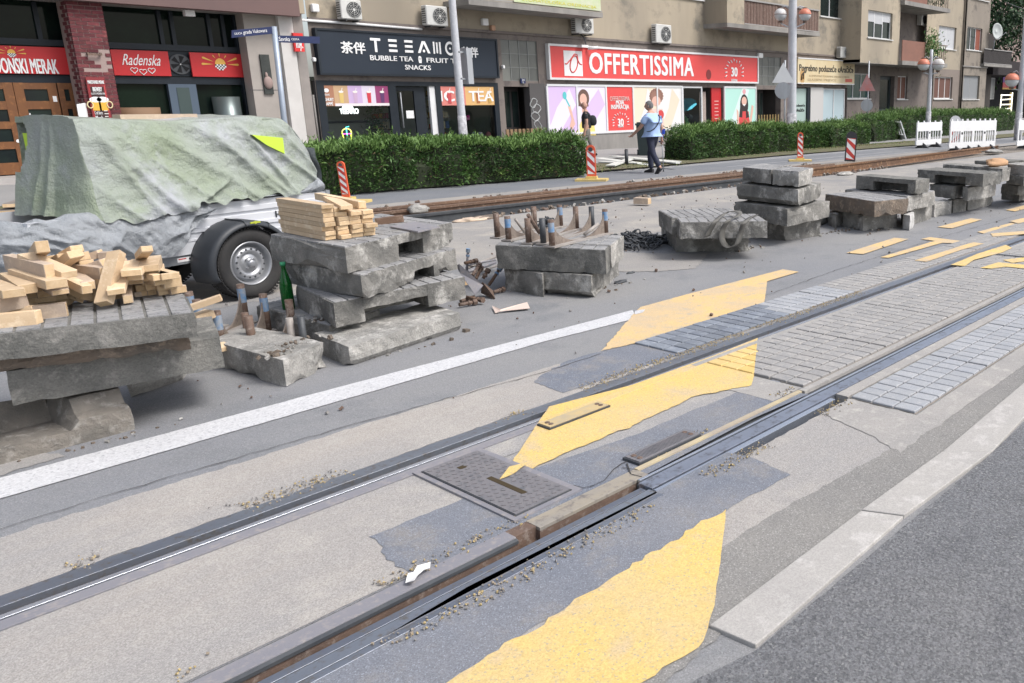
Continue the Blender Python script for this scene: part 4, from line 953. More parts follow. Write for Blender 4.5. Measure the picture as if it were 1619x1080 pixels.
mb.add(vs, [(2 * i, 2 * i + 1, 2 * i + 3, 2 * i + 2) for i in range(len(fine) - 1)], 0, True)
o = mb.build('lifting_strap', mat('grey_webbing', (.1, .097, .09), .85, (.16, .155, .14), 10, 1, bump=.3, bscale=140)); o.modifiers.new('s', 'SOLIDIFY').thickness = .005
tag(o, 'grey webbing lifting strap looped over the low slab stack', 'strap')

# green bottle
c = G(457, 489, .18); t = MB()
t.lathe([(.0, .0), (.036, .0), (.041, .008), (.041, .17), (.038, .2), (.026, .25), (.0165, .285), (.0145, .31), (.0165, .315), (.0165, .335), (.013, .337), (.0, .337)], c, n=28)
gm = bpy.data.materials.new('green_glass'); gm.use_nodes = True; b_ = gm.node_tree.nodes['Principled BSDF']; b_.inputs['Base Color'].default_value = (.006, .12, .02, 1); b_.inputs['Roughness'].default_value = .08; b_.inputs['Transmission Weight'].default_value = .35; b_.inputs['IOR'].default_value = 1.45; M_['green_glass'] = gm
bt = thing('bottle', 'green glass bottle standing on the back slab beside the trailer wheel', 'bottle', c); t.build('bottle_body', 'green_glass', bt)
mb = MB(); mb.cyl(c + Vector((0, 0, .322)), c + Vector((0, 0, .345)), .018, 16); mb.build('cap', mat('green_cap', (.05, .35, .17), .4), bt)
# ================================================================ THE TRAILER
TW = G(409, 471); TA = math.radians(13.8)
trailer = thing('trailer', 'low white box trailer with black mudguard, loaded and covered with a plastic sheet', 'trailer', TW, TA)
TM = WM[trailer.name]
def TB(u, v, b):           # pixel -> (a, z) on the plane at depth b in trailer axes
    iv = TM.to_3x3().transposed(); r = iv @ ray(u, v); o = iv @ (Vector((0, 0, H)) - Vector((TW.x, TW.y, 0)))
    t = (b - o.y) / r.y; return o.x + r.x * t, o.z + r.z * t
def tl(mb): mb.xf = lambda p: TM @ Vector(p); return mb
Mside = mat('trailer_aluminium', (.66, .67, .7), .42, (.58, .6, .64), 2, 1, metal=.15, spec=.6, bump=.03)
Mgal = mat('galvanised', (.34, .36, .38), .45, (.25, .27, .29), 9, 1.2, metal=.5)
Mblk = mat('black_plastic', (.028, .032, .038), .5, (.045, .05, .058), 4, 1, bump=.1)
Mtyre = mat('tyre_rubber', (.022, .022, .024), .82, (.04, .038, .036), 6, 1, bump=.3, bscale=60)
x0, x1, y0, y1, zb, zt = -1.43, 1.0, .22, 1.12, .425, .812
side = [(0, zb), (0, zb + .10), (-.006, zb + .103), (-.006, zb + .118), (0, zb + .121), (0, zb + .165), (-.014, zb + .17), (-.014, zb + .2), (0, zb + .205), (0, zb + .262), (.016, zb + .27), (.016, zb + .288), (-.004, zb + .297), (-.004, zb + .335), (0, zb + .34), (-.003, zt - .012), (-.008, zt), (.03, zt), (.03, zb)]
def sidewall(y, s):
    mb = tl(MB()); n = len(side)
    for x in (x0, x1): mb.v += [Vector((x, y + s * p[0], p[1])) for p in side]
    for j in range(n): k = (j + 1) % n; mb.f.append([j, n + j, n + k, k]); mb.m.append(0); mb.sm.append(False)
    mb.f += [list(range(n)), [n + i for i in range(n)][::-1]]; mb.m += [0, 0]; mb.sm += [False, False]
    o = mb.build('side_panel', Mside, trailer); recalc(o)
sidewall(y0, 1); sidewall(y1, -1)
for xa in (x0, x1 - .03): mb = tl(MB()); mb.box(xa, xa + .03, y0 + .03, y1 - .03, zb, zt - .004); mb.build('end_panel', Mside, trailer)
mb = tl(MB()); mb.box(x0 + .01, x1 - .01, y0 + .035, y1 - .035, zb - .012, zb + .012); mb.build('bed', mat('ply_bed', (.12, .08, .05), .9), trailer)
for ya in (y0 + .02, y1 - .05): mb = tl(MB()); mb.box(x0 + .03, x1 - .05, ya, ya + .03, zb - .075, zb - .002); mb.build('chassis_rail', Mgal, trailer)
for xa in (-.9, .6): mb = tl(MB()); mb.box(xa, xa + .06, y0 + .05, y1 - .05, zb - .07, zb - .014); mb.build('cross_member', Mgal, trailer)
mb = tl(MB()); mb.cyl((0, .1, .30), (0, 1.24, .30), .035, 14); mb.build('axle', Mblk, trailer)
mb = tl(MB()); mb.box(x0 - 1.1, x0 + .4, 0.62, .7, .33, .40); mb.build('drawbar', Mgal, trailer)
mb = tl(MB()); mb.cyl((x0 - 1.0, .66, 0.04), (x0 - 1.0, .66, .62), .028, 12); mb.build('jockey_wheel', Mgal, trailer)
mb = tl(MB()); mb.box(x1 - .035, x1 + .006, y0 - .012, y0 + .03, zb, zt + .012); mb.build('corner_post', Mgal, trailer)
mb = tl(MB()); mb.box(-.47, -.27, y0 + .016, y0 + .0195, zb - .055, zb - .018); st = mb.build('sticker', mat('sticker_white', (.7, .7, .7), .5), trailer)
mb = tl(MB()); mb.box(-.46, -.40, y0 + .0145, y0 + .016, zb - .035, zb - .027); mb.box(-.35, -.29, y0 + .0145, y0 + .016, zb - .03, zb - .022); mb.build('red_stripe', mat('sticker_red', (.5, .04, .04), .5), st)
mb = tl(MB()); mb.cyl((-.37, y0 + .0148, zb - .036), (-.37, y0 + .013, zb - .036), .009, 12); mb.build('logo', mat('sticker_dark', (.03, .03, .04), .5), st)
vs_, fs_ = text_mesh('HUMBAUR', .06); mb = tl(MB()); mb.add([Vector((p.x + .62, y0 + p.y - .008, p.z + zb + .235)) for p in vs_], fs_); mb.build('lettering', Mblk, trailer)
def wheel(yc, outer):
    R, W = .300, .175; s = -1 if outer else 1
    c = Vector((0, yc, R)); ax = Vector((0, s, 0))
    w_ = tl(MB()); pr = [(.185, -.06), (.2, -.075), (.245, -.0875), (.275, -.082), (.292, -.068), (.298, -.05)]
    pr += [(.3, -.05), (.3, -.03), (.294, -.028), (.294, -.02), (.3, -.018), (.3, .018), (.294, .02), (.294, .028), (.3, .03), (.3, .05)] + [(r, -h) for r, h in pr[:6][::-1]]
    w_.lathe(pr, c, ax, 48); ty = w_.build('tyre', Mtyre, trailer)
    tb = tl(MB())
    for i in range(64):
        a = i / 64 * 2 * math.pi
        for sgn in (-1, 1):
            T = Matrix.Translation(c) @ Matrix.Rotation(a, 4, 'Y') @ Matrix.Translation((0, sgn * .068, .2985)) @ Matrix.Rotation(sgn * .25, 4, 'X')
            tb.box(-.009, .009, -.018, .018, -.004, .004, 0, T)
    tag(tb.build('tread_blocks', Mtyre, ty), kind='stuff')
    rm = mat('steel_rim', (.46, .47, .49), .38, (.36, .37, .39), 6, 1, metal=.6, bump=.05)
    w_ = tl(MB()); w_.lathe([(.188, .062), (.183, .07), (.176, .066), (.168, .045), (.162, .02), (.155, .0), (.148, .004), (.138, .03), (.13, .045), (.115, .052), (.095, .048), (.086, .032), (.078, .030), (.062, .046), (.05, .050), (.034, .050), (.034, .06), (.030, .078), (.018, .084), (0, .084)], c, ax, 40)
    rim = w_.build('rim', rm, trailer)
    for i in range(16):
        a = (i + .5) / 16 * 2 * math.pi; p = c + Vector((math.cos(a) * .122, 0, math.sin(a) * .122)) + ax * .049
        mb = tl(MB()); mb.cyl(p, p + ax * .0035, .0092, 10); mb.build('vent_hole', 'black', rim)
    for i in range(4):
        a = (i + .5) / 4 * 2 * math.pi; p = c + Vector((math.cos(a) * .05, 0, math.sin(a) * .05)) + ax * .046
        mb = tl(MB()); mb.cyl(p, p + ax * .018, .0095, 6, smooth=False); mb.build('wheel_nut', rm, rim)
wheel(.0875, True); wheel(1.25, False)
def fender(ya, yb):
    mb = tl(MB()); n = 26; vs = []
    prf = [(ya, -.012), (ya, .0), (ya + .01, .022), (ya + .04, .032), (yb - .03, .036), (yb, .036)]
    for i in range(n + 1):
        a = math.radians(-22 + 224 * i / n); r = .335
        for y, dr in prf:
            rr = r + dr; vs.append(Vector((math.cos(a) * rr * 1.05, y, .30 + math.sin(a) * rr * (1. if math.sin(a) > 0 else .8))))
    k = len(prf); fs = [(i * k + j, (i + 1) * k + j, (i + 1) * k + j + 1, i * k + j + 1) for i in range(n) for j in range(k - 1)]
    mb.add(vs, fs, 0, True); o = mb.build('mudguard', Mblk, trailer); m = o.modifiers.new('s', 'SOLIDIFY'); m.thickness = .006; m.offset = 1
    mb = tl(MB())
    for a in (62, 96):
        pts = []
        for y, dr in prf: rr = .335 + dr + .006; pts.append((math.cos(math.radians(a)) * rr * 1.05, y, .3 + math.sin(math.radians(a)) * rr))
        mb.tube(pts, .006, 6)
    mb.build('rib', Mblk, o)
    mb = tl(MB()); a = math.radians(82); rr = .352; mb.box(-.045 + math.cos(a) * rr, .045 + math.cos(a) * rr, ya - .002, ya + .004, .3 + math.sin(a) * rr - .008, .3 + math.sin(a) * rr + .006); mb.cyl((math.cos(a) * rr, ya + .004, .3 + math.sin(a) * rr - .001), (math.cos(a) * rr, ya - .004, .3 + math.sin(a) * rr - .001), .013, 12); mb.build('badge', mat('yellow_green', (.45, .5, .05), .5), o)
fender(-.03, .215); fender(1.13, 1.36)
mb = tl(MB()); mb.box(x1 + .0, x1 + .02, .9, 1.0, zb - .06, zb - .02); mb.build('tail_light', mat('lamp_red', (.5, .03, .02), .3), trailer)

# the plastic sheet: a drape round a boxy load, pulled into diagonal folds
box_a0, box_a1, box_b0, box_b1, box_z = -.95, .80, .30, 1.0, 1.462
folds = []                      # creases on the front face: (a0,z0,a1,z1, width, height)
for (p, q, w_, h_) in (((135, 196), (262, 322), .055, .075), ((160, 228), (238, 335), .035, .06), ((205, 240), (285, 325), .05, .05), ((300, 190), (452, 308), .05, .06), ((372, 190), (463, 310), .032, .085), ((240, 205), (400, 312), .06, .045), ((330, 205), (425, 300), .04, .035),
                        ((395, 212), (500, 285), .03, .05), ((150, 300), (200, 340), .04, .05), ((430, 190), (500, 268), .05, .05), ((185, 215), (330, 318), .03, .03), ((300, 322), (335, 298), .035, .08), ((262, 322), (300, 326), .05, .06)):
    a_, z_ = TB(*p, .26); a2, z2 = TB(*q, .26); folds.append((a_, z_, a2, z2, w_, h_))
def fold_h(a, z, fl=folds):
    s = 0
    for a0_, z0_, a1_, z1_, w_, h_ in fl:
        dx, dz = a1_ - a0_, z1_ - z0_; L2 = dx * dx + dz * dz; t = ((a - a0_) * dx + (z - z0_) * dz) / L2; tc = min(1.08, max(-.02, t))
        ex, ez = a - (a0_ + dx * tc), z - (z0_ + dz * tc); d = (ex * dz - ez * dx) / math.sqrt(L2); dd = math.hypot(ex, ez)
        env = max(0, 1 - max(0, dd - abs(d)) / .12)
        k = (d / w_ + .0)
        prof_ = math.exp(-abs(k) * 1.6) if k > 0 else math.exp(-(k * 1.0) ** 2)        # one steep flank, one soft
        s += h_ * prof_ * env * (.35 + .65 * tc)
    return s
Msheet = mat('plastic_sheet', (.36, .39, .375), .3, (.29, .345, .24), 1.1, 1.5, (.44, .46, .49), 1.9, .8, 26, dist=.035, spec=.8)
Msheetg = mat('grey_plastic_sheet', (.34, .36, .385), .3, (.25, .27, .29), 2.2, 1.3, bump=.8, bscale=26, dist=.035, spec=.8)
def tarp():
    t = thing('plastic_sheet', 'translucent grey-green plastic sheet draped in folds over the trailer load', 'tarpaulin', TM @ Vector((0, .3, zt)), TA)
    mb = tl(MB()); N, K = 150, 96
    def pt(u, k):   # u along a (0..1), k down the profile: front hem, front face, top, back face
        f = k / K; a = -.985 + u * (.95 + .985)
        top = box_z + .025 + .012 * math.sin(a * 5)
        rr = max(0, (a - .66) / .34)                 # right end slumps
        top -= rr ** 1.5 * .34
        front = .27 + rr ** 2 * .10; ed = .05
        if f < .6:
            g = f / .6; zh = .825 - .07 * max(0, min(1, (-.25 - a) * 3)) + .018 * math.sin(a * 19) + .012 * math.sin(a * 43 + 1); z = zh + (top - zh) * g
            sl = (1 - g)
            flare = -.04 * sl - .025 * sl * sl * (1 + .6 * math.sin(a * 7))
            y = front + flare
            h_ = fold_h(a, z) * min(1, (1 - g) * 6 + .0) * (1 if g < .97 else .3)
            y -= h_ * .85
            y += noise.noise(Vector((a * 5, z * 7, 1))) * .018 + (.5 - abs(noise.noise(Vector((a * 6 + z * 3, z * 9, 5))))) * .018 + noise.noise(Vector((a * 24, z * 20, 5))) * .004
            y += .02 * g ** 8 * 2
            if a < .15: y -= sl ** 2 * .05
        elif f < .62:
            g = (f - .6) / .02; z = top + .012 * math.sin(g * math.pi / 2); y = front + .04 + .02 * g
        elif f < .88:
            g = (f - .62) / .26; z = top + .012 + .015 * math.sin(g * 3) + noise.noise(Vector((a * 4, g * 5, 9))) * .012 + fold_h(a, top - g * .2) * .1; y = front + .06 + (1.03 - front - .06) * g
            z -= rr * .05 * g
        else:
            g = (f - .88) / .12; z = top + .012 - (top - .75) * g; y = 1.03 + .05 * g
        # round the corner at the left end
        return Vector((a + (.015 * noise.noise(Vector((z * 6, y * 4, 2))) if u < .02 else 0), y, z))
    for i in range(N + 1):
        for k in range(K + 1): mb.v.append(pt(i / N, k))
    for i in range(N):
        for k in range(K):
            mb.f.append([i * (K + 1) + k, (i + 1) * (K + 1) + k, (i + 1) * (K + 1) + k + 1, i * (K + 1) + k + 1]); mb.m.append(0); mb.sm.append(True)
    # right end closing
    o = mb.build('cover', Msheet, t)
    mb = tl(MB()); n1, n2 = 40, 30
    for i in range(n1 + 1):
        for j in range(n2 + 1):
            f = i / n1; g = j / n2; b = .27 + f * .77; z = (box_z - .315) - g * (.36)
            a = .95 + .03 * g + .05 * math.sin(f * 9 + g * 3) * g + noise.noise(Vector((b * 5, z * 6, 3))) * .03 * (g > 0)
            if g < .02: z = pt(1, .62 * K + f * .26 * K).z; a = .95
            mb.v.append(Vector((a, b, z)))
    for i in range(n1):
        for j in range(n2): mb.f.append([i * (n2 + 1) + j, (i + 1) * (n2 + 1) + j, (i + 1) * (n2 + 1) + j + 1, i * (n2 + 1) + j + 1]); mb.m.append(0); mb.sm.append(True)
    mb.build('end_flap', Msheetg, t)
    prof0 = [pt(0, k) for k in range(int(K * .6) + 1)]
    def EDGE(z):
        return min(prof0, key=lambda p: abs(p.z - z))
    # left end: flat green-grey face, creased towards the foot, torn open at its far edge
    mb = tl(MB()); n1, n2 = 50, 50
    for i in range(n1 + 1):
        for j in range(n2 + 1):
            f = i / n1; g = j / n2; b = .265 + f * .76 ; z = (pt(0, .621 * K + f * .258 * K).z if f > .12 else pt(0, .6 * K).z) - g * .72
            a = -.985 - .03 * g - .08 * g * g + .05 * math.exp(-((f - .42 - g * .05) / .03) ** 2) * -g * 1.0 - .05 * g * math.exp(-((f - .55 - .12 * g) / .035) ** 2)
            a += noise.noise(Vector((b * 6, z * 6, 4))) * .02 * g + noise.noise(Vector((b * 18, z * 14, 4))) * .006 * g
            if f > .7: a -= .03 * (f - .7) / .3 * math.sin(g * 2.2)
            z2 = z + .012 * (1 - g)
            pe = EDGE(z); k_ = max(0, 1 - f / .22) ** 1.5
            mb.v.append(Vector((a * (1 - k_) + pe.x * k_, (b - .04 * g * (1 - f)) * (1 - k_) + pe.y * k_, z2)))
    for i in range(n1):
        for j in range(n2):
            f = i / n1; g = j / n2; c0 = .74 + .0 * g
            if .05 < g < .55 and f > .80 + .3 * abs(g - .2) + .012 * math.sin(g * 40): continue      # the tear
            mb.f.append([i * (n2 + 1) + j, (i + 1) * (n2 + 1) + j, (i + 1) * (n2 + 1) + j + 1, i * (n2 + 1) + j + 1]); mb.m.append(0); mb.sm.append(True)
    mb.build('left_side', Msheet, t)
    # loose skirt bunched over the trailer edge at the lower left
    mb = tl(MB()); N2, K2 = 170, 36
    def sk(u, v):
        # path round the left front corner: from the front at a=.15 leftwards to the corner then back along the left end
        L = u * 2.26
        if L < 1.34: a, b, nx, ny = -.18 - L, .235, 0, -1
        else: a, b, nx, ny = -1.52, .235 + (L - 1.34), -1, 0
        if 1.12 < L < 1.56: k = (L - 1.12) / .44; nx, ny = -math.sin(k * math.pi / 2), -math.cos(k * math.pi / 2); a = -.18 - 1.12 - .22 * math.sin(k * math.pi / 2); b = .235 + .22 * (1 - math.cos(k * math.pi / 2))
        drop = min(1, .06 + L * 2.6) * (.30 + .05 * math.sin(L * 4))
        if v < .3:     # up from the load face to the rim
            g = v / .3; out = -.06 + .09 * g; z = .80 + .035 * math.sin(g * math.pi) + .03 * math.sin(L * 9) * g
        else:
            g = (v - .3) / .7; out = .045 + .05 * math.sin(g * 2.6); z = .80 - drop * g
        f1 = math.sin(L * 15 + 2 * math.sin(L * 4) + v * 1.5); pl = (abs(f1) ** .6 * (1 if f1 > 0 else -1)) * .028 * (v * .9 + .25) + (.35 - abs(noise.noise(Vector((L * 5.5 + v * 1.5, v * 3, 0))))) * .13 * v + (.3 - abs(noise.noise(Vector((L * 13 + v * 4, v * 7, 3))))) * .035
        out += pl
        return Vector((a + nx * out, b + ny * out, z + noise.noise(Vector((L * 8, v * 3, 7))) * .025))
    for i in range(N2 + 1):
        for k in range(K2 + 1): mb.v.append(sk(i / N2, k / K2))
    for i in range(N2):
        for k in range(K2): mb.f.append([i * (K2 + 1) + k, i * (K2 + 1) + k + 1, (i + 1) * (K2 + 1) + k + 1, (i + 1) * (K2 + 1) + k]); mb.m.append(0); mb.sm.append(True)
    mb.build('loose_skirt', Msheetg, t)
    # bunched peak and slack folds along the rim
    mb = tl(MB()); n = 60
    for i in range(n + 1):
        u = i / n; a = .05 + u * .9; hh = .03 + .05 * max(0, math.sin(u * 7 + 1)) + (.10 * math.exp(-((a - .02 - .0) / .05) ** 2)) + (.05 if u > .8 else 0) * (u - .8) * 5
        for j in range(9):
            g = j / 8; mb.v.append(Vector((a + .02 * math.sin(u * 30 + g * 3), .25 - .05 * math.sin(g * math.pi) * (1 + .5 * math.sin(u * 22)), zt + hh * (1 - g) + .0 + .004)))
    for i in range(n):
        for j in range(8): mb.f.append([i * 9 + j, (i + 1) * 9 + j, (i + 1) * 9 + j + 1, i * 9 + j + 1]); mb.m.append(0); mb.sm.append(True)
    mb.build('rim_folds', Msheetg, t)
    # folded peak
    mb = tl(MB()); A_ = [TB(u, v, .2) for u, v in ((318, 323), (333, 294), (352, 312), (375, 318), (340, 321))]
    b0 = [Vector((a, .2, z)) for a, z in A_]; b0[1].y = .24; b0[3].y = .23
    mb.add(b0, [(0, 4, 1), (4, 2, 1), (4, 3, 2)]); mb.build('peak_fold', Msheetg, t)
tarp()
# what shows through the tears: the hi-vis green load
ld = thing('load', 'boxy load under the plastic sheet, hi-vis green showing where the sheet gapes', 'load', TM @ Vector((0, .8, zb + .02)), TA)
mb = tl(MB()); mb.box(box_a0 + .06, .62, .36, .96, zb + .02, box_z - .05); mb.build('load_box', mat('olive_load', (.2, .25, .12), .8, (.12, .14, .1), 3, 1), ld)
mb = tl(MB()); mb.box(box_a0 - .02, box_a0 + .055, .80, 1.0, .95, box_z - .06); mb.build('hi_vis_end', mat('hi_vis', (.52, .75, .06), .6), ld)
mb = tl(MB()); q = [TB(u, v, .225) for u, v in ((397, 213), (446, 218), (449, 243), (438, 238), (420, 229))]; q = [Vector((a, .215, z)) for a, z in q]
mb.add(q + [p + Vector((0, .05, 0)) for p in q], [list(range(5)), (0, 1, 6, 5), (1, 2, 7, 6)])
mb.build('hi_vis_patch', MATS['hi_vis'], ld)
mb = tl(MB()); mb.box(-.55, .05, .5, .6, box_z + .035, box_z + .075); tag(mb.build('timber_offcut', 'woodgrey'), 'brown plank lying on top of the covered trailer load', 'timber')

# ================================================================ EXCAVATED TRACKS BEHIND
def long_rail(label, y, x0, x1, z, m, hh=.15, xs=None, dy=0):
    t = thing('track_rail', label, 'rail', (x0, y, z)); 
    pr = [(-.07, 0), (.07, 0), (.07, .012), (.012, .03), (.012, hh - .05), (.038, hh - .04), (.04, hh - .004), (.034, hh), (-.034, hh), (-.04, hh - .004), (-.038, hh - .04), (-.012, hh - .05), (-.012, .03), (-.07, .012)]
    mb = MB(); n = len(pr)
    for x in (x0, x1):
        yy_ = y + (dy if x == x1 else 0)
        for a, b in pr: mb.v.append(Vector((x, yy_ + a, z + b)))
    for j in range(n): k = (j + 1) % n; mb.f.append([j, n + j, n + k, k]); mb.m.append(0); mb.sm.append(False)
    mb.f += [list(range(n)), [n + i for i in range(n)][::-1]]; mb.m += [0, 0]; mb.sm += [False, False]
    o = mb.build('rail_bar', m, t); recalc(o); return t
long_rail('black tram rail nearest the road in the dug-up track', 10.78, 1.0, 15.8, -.055, 'black', .17)
long_rail('brown rail in the middle of the dug-up track, wide and dusty', 11.42, 1.0, 19.0, -.05, 'rust', .16, dy=.25)
long_rail('thin rusty rail along the back of the dug-up track', 12.12, 3.0, 19.0, -.06, 'rust', .15, dy=.0)
long_rail('long orange-rusted stock rail lying on the road towards the barriers', 10.55, 15.7, 28.2, 0.0, 'rustorange', .2, dy=.75)
long_rail('second rusty rail tip beyond the stock rail by the barriers', 11.75, 27.0, 31.5, 0.0, 'rustorange', .12, dy=.2)
mb = MB()                                             # loose spoil along the dug-up track
for i in range(2600):
    x = random.uniform(1, 20); y = random.choice((random.gauss(12.7, .12), random.gauss(12.45, .1), random.uniform(10.9, 12.6), random.gauss(10.55, .06)))
    if noise.noise(Vector((x * .8, y * 2, 4))) < -.15: continue
    s = random.uniform(.3, 1) ** 2 * .045; T = Matrix.Translation((x, y, (-.05 if 10.6 < y < 12.6 else 0) + s * .3)) @ Matrix.Rotation(random.random() * 6, 4, Vector((random.random(), random.random(), random.random() + .1)).normalized())
    mb.box(-s, s, -s * .8, s * .8, -s * .5, s * .5, int(random.random() * 3), T)
tag(mb.build('rubble', ['concbrown', 'conclight', 'rustdark'], origin=(0, 0, 0)), kind='stuff')
for i, (u, v, lb, m) in enumerate(((745, 349, 'flat brown cardboard scraps left of the far black rail', 'woodgrey'), (770, 345, 'crumpled brown scraps beside the far black rail', 'concbrown'))):
    lump(lb, G(u, v), .16, m, 'scrap', 'debris', (1.6, .8, .16), i, .7)
lump('pale wedge of concrete lying on the far brown rail', G(662, 336, .05), .11, 'conclight', 'stone', 'stone', (1.5, 1, .7), 8, .5)
# plank heap left of the trailer, seen under the sheet
for i, (a, b, z) in enumerate((((-20, 418), (30, 404), .05), ((-20, 400), (30, 392), .1), ((-20, 382), (22, 378), .16), ((-25, 366), (20, 362), .2), ((0, 352), (60, 330), .12), ((10, 336), (62, 318), .2), ((20, 325), (66, 308), .28))):
    timber(f'dark weathered plank in the heap at the left edge behind the trailer, {("lowest", "second", "third", "fourth", "fifth", "sixth", "topmost")[i]}', G(*a, z), G(*b, z), .22, .05, M_.setdefault('dark_plank', mat('dark_plank', (.14, .12, .11), .9, (.22, .2, .18), 6, 1, rnd=.25, bump=.3)) and 'dark_plank', group='weathered planks at the left edge')
for i in range(5):
    mb = MB(); p = G(54 + i * 1.5, 322 - i * 9, .1 + i * .17); mb.box(p.x - .12, p.x + .12, p.y - .2, p.y + .2, p.z - .06, p.z + .05)
    tag(mb.build('sleeper_block', 'rustdark'), f'dark wooden sleeper end stacked behind the trailer sheet, {("lowest", "second", "third", "fourth", "top")[i]}', 'sleeper', 'sleeper ends stacked behind the trailer')
# ================================================================ PAVEMENT, VERGE, HEDGES
rect('pavement', -40, 300, 17.3, 22.8, .034 * 2, 'sidewalk', .01)
sheet('verge', [(-10, 15.25), (15, 15.25), (22, 15.5), (30, 15.3), (60, 15.6), (60, 17.35), (-10, 17.35)], .065, 'verge', ragged=.05, pixel=False)
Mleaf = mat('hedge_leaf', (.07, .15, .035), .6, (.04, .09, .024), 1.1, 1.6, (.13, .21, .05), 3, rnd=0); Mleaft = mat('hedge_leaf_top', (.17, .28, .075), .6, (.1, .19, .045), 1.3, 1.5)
Mleafr = mat('hedge_leaf_dry', (.12, .09, .035), .7, (.08, .05, .03), 3, 1.2)
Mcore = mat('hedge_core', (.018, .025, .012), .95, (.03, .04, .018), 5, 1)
def leaf_cloud(mb, n, pos, sl=.075, sw=.02, lean=(0, 0, .6), mi=0, mi2=None, p2=0.):
    for _ in range(n):
        p, nn = pos()
        d = (nn * 1.0 + Vector(lean) + Vector((random.gauss(0, .5), random.gauss(0, .5), random.gauss(0, .4)))).normalized()
        s = d.cross(Vector((random.gauss(0, 1), random.gauss(0, 1), random.gauss(0, 1)))).normalized(); L = sl * random.uniform(.6, 1.4); w_ = sw * random.uniform(.7, 1.3)
        droop = Vector((0, 0, -L * .18)); i = len(mb.v)
        mb.v += [p - s * w_ * .4, p + s * w_ * .4, p + d * L * .5 + s * w_, p + d * L * .5 - s * w_, p + d * L + droop]
        m_ = mi2 if mi2 is not None and random.random() < p2 else mi
        mb.f += [[i, i + 1, i + 2, i + 3], [i + 3, i + 2, i + 4]]; mb.m += [m_, m_]; mb.sm += [False, False]
def hedge(label, p0, p1, hgt, dep, n, dry=.03, wisp=.25, seed=0, sl=.085):
    a, b = G(*p0), G(*p1); a.z = b.z = .03; d = b - a; L = d.length; d.normalize(); nrm = Vector((-d.y, d.x, 0))
    t = thing('hedge', label, 'hedge', a, group='clipped hedges along the pavement')
    def top(u): return hgt * (.94 + .2 * noise.noise(Vector((u * L * .7 + seed, 3, seed))) + .09 * noise.noise(Vector((u * L * 2.4, 8, seed)))) * min(1, .72 + min(u, 1 - u) * L * .8)
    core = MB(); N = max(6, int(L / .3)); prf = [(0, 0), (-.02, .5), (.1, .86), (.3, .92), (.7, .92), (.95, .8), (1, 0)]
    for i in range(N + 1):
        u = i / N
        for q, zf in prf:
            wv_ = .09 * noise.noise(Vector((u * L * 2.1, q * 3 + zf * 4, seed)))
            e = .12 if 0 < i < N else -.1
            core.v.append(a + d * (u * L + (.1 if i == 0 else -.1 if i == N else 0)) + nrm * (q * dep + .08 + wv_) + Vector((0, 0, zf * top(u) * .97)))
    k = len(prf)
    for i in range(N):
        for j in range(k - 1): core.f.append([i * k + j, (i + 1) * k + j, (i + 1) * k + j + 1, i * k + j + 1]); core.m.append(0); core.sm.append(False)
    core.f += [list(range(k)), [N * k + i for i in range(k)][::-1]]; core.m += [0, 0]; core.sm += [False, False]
    core.build('dark_core', Mcore, t)  # added dark core fills the hedge, inner shade put into its colour
    mb = MB()
    def pos():
        u = random.random(); r = random.random(); tz = top(u)
        bul = .22 * noise.noise(Vector((u * L * 1.6, 5, seed))) + .1 * noise.noise(Vector((u * L * 4, 9, seed)))
        if r < .5:
            z = (random.random() ** .8) * tz; q = bul - .04 + .18 * max(0, z / tz - .7) / .3 + random.uniform(-.03, .07)
            return a + d * (u * L) + nrm * q + Vector((0, 0, z)), -nrm * .9
        if r < .86:
            q = random.random() * dep; return a + d * (u * L) + nrm * (q + .05) + Vector((0, 0, tz * random.uniform(.86, .98))), Vector((0, 0, 1))
        e = random.random() < .5; z = random.random() * tz
        return a + d * (0.02 if e else L - .02) + nrm * random.random() * dep + Vector((0, 0, z)), d * (-1 if e else 1)
    leaf_cloud(mb, n, pos, sl, .016, mi2=1, p2=dry)
    def ptop():
        u = random.random(); q = random.random() ** 1.6 * dep; return a + d * (u * L) + nrm * (q + .0) + Vector((0, 0, top(u) * random.uniform(.86, 1.04))), Vector((0, -.3, .8))
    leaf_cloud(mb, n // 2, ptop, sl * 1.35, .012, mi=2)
    for _ in range(int(L * 44 * wisp)):                      # long shoots standing out of the top
        u = random.random(); base = a + d * u * L + nrm * random.random() * dep + Vector((0, 0, top(u) * .92)); dr = Vector((random.gauss(0, .3), random.gauss(0, .3), 1)).normalized(); hl = random.uniform(.1, .32)
        for s_ in range(6):
            pp = base + dr * hl * s_ / 6
            leaf_cloud(mb, 2, lambda: (pp, dr * .3), .08, .011, mi=2)
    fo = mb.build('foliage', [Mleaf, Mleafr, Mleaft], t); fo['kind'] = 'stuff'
    return t
hedge('long dense hedge between the covered trailer and the red-white post', (440, 318), (930, 279), .92, 1.5, 15000, .05, .3, 1)
hedge('leafy hedge behind the walking man, up to the tall lamp post', (1092, 257), (1253, 241), .98, .95, 11000, .02, .5, 2)
hedge('short hedge clump just right of the tall lamp post', (1256, 239), (1316, 235), .95, 1.2, 5000, .02, .3, 3)
hedge('second hedge clump behind the striped black-backed board', (1316, 236), (1376, 229), .95, 1.2, 5000, .02, .4, 4)
hedge('small dark hedge clump with a tipped white fence in it', (1383, 227), (1436, 221), 1.15, 1.2, 4500, .02, .3, 5, .1)
hedge('far hedge behind the white plastic barriers', (1434, 222), (1604, 207), 1.35, 2.0, 12000, .02, .5, 6, .13)
mb = MB()                                               # grass and weeds at the hedge foot
def gp():
    x = random.uniform(4, 34); y = 15.55 + random.gauss(0, .18) + (.7 if 13.2 < x < 17.4 and random.random() < .7 else 0) + (1.3 if x > 17.4 else 0)
    return Vector((x, y, .035)), Vector((0, 0, 1))
leaf_cloud(mb, 5200, gp, .07, .012, mi2=1, p2=.3)
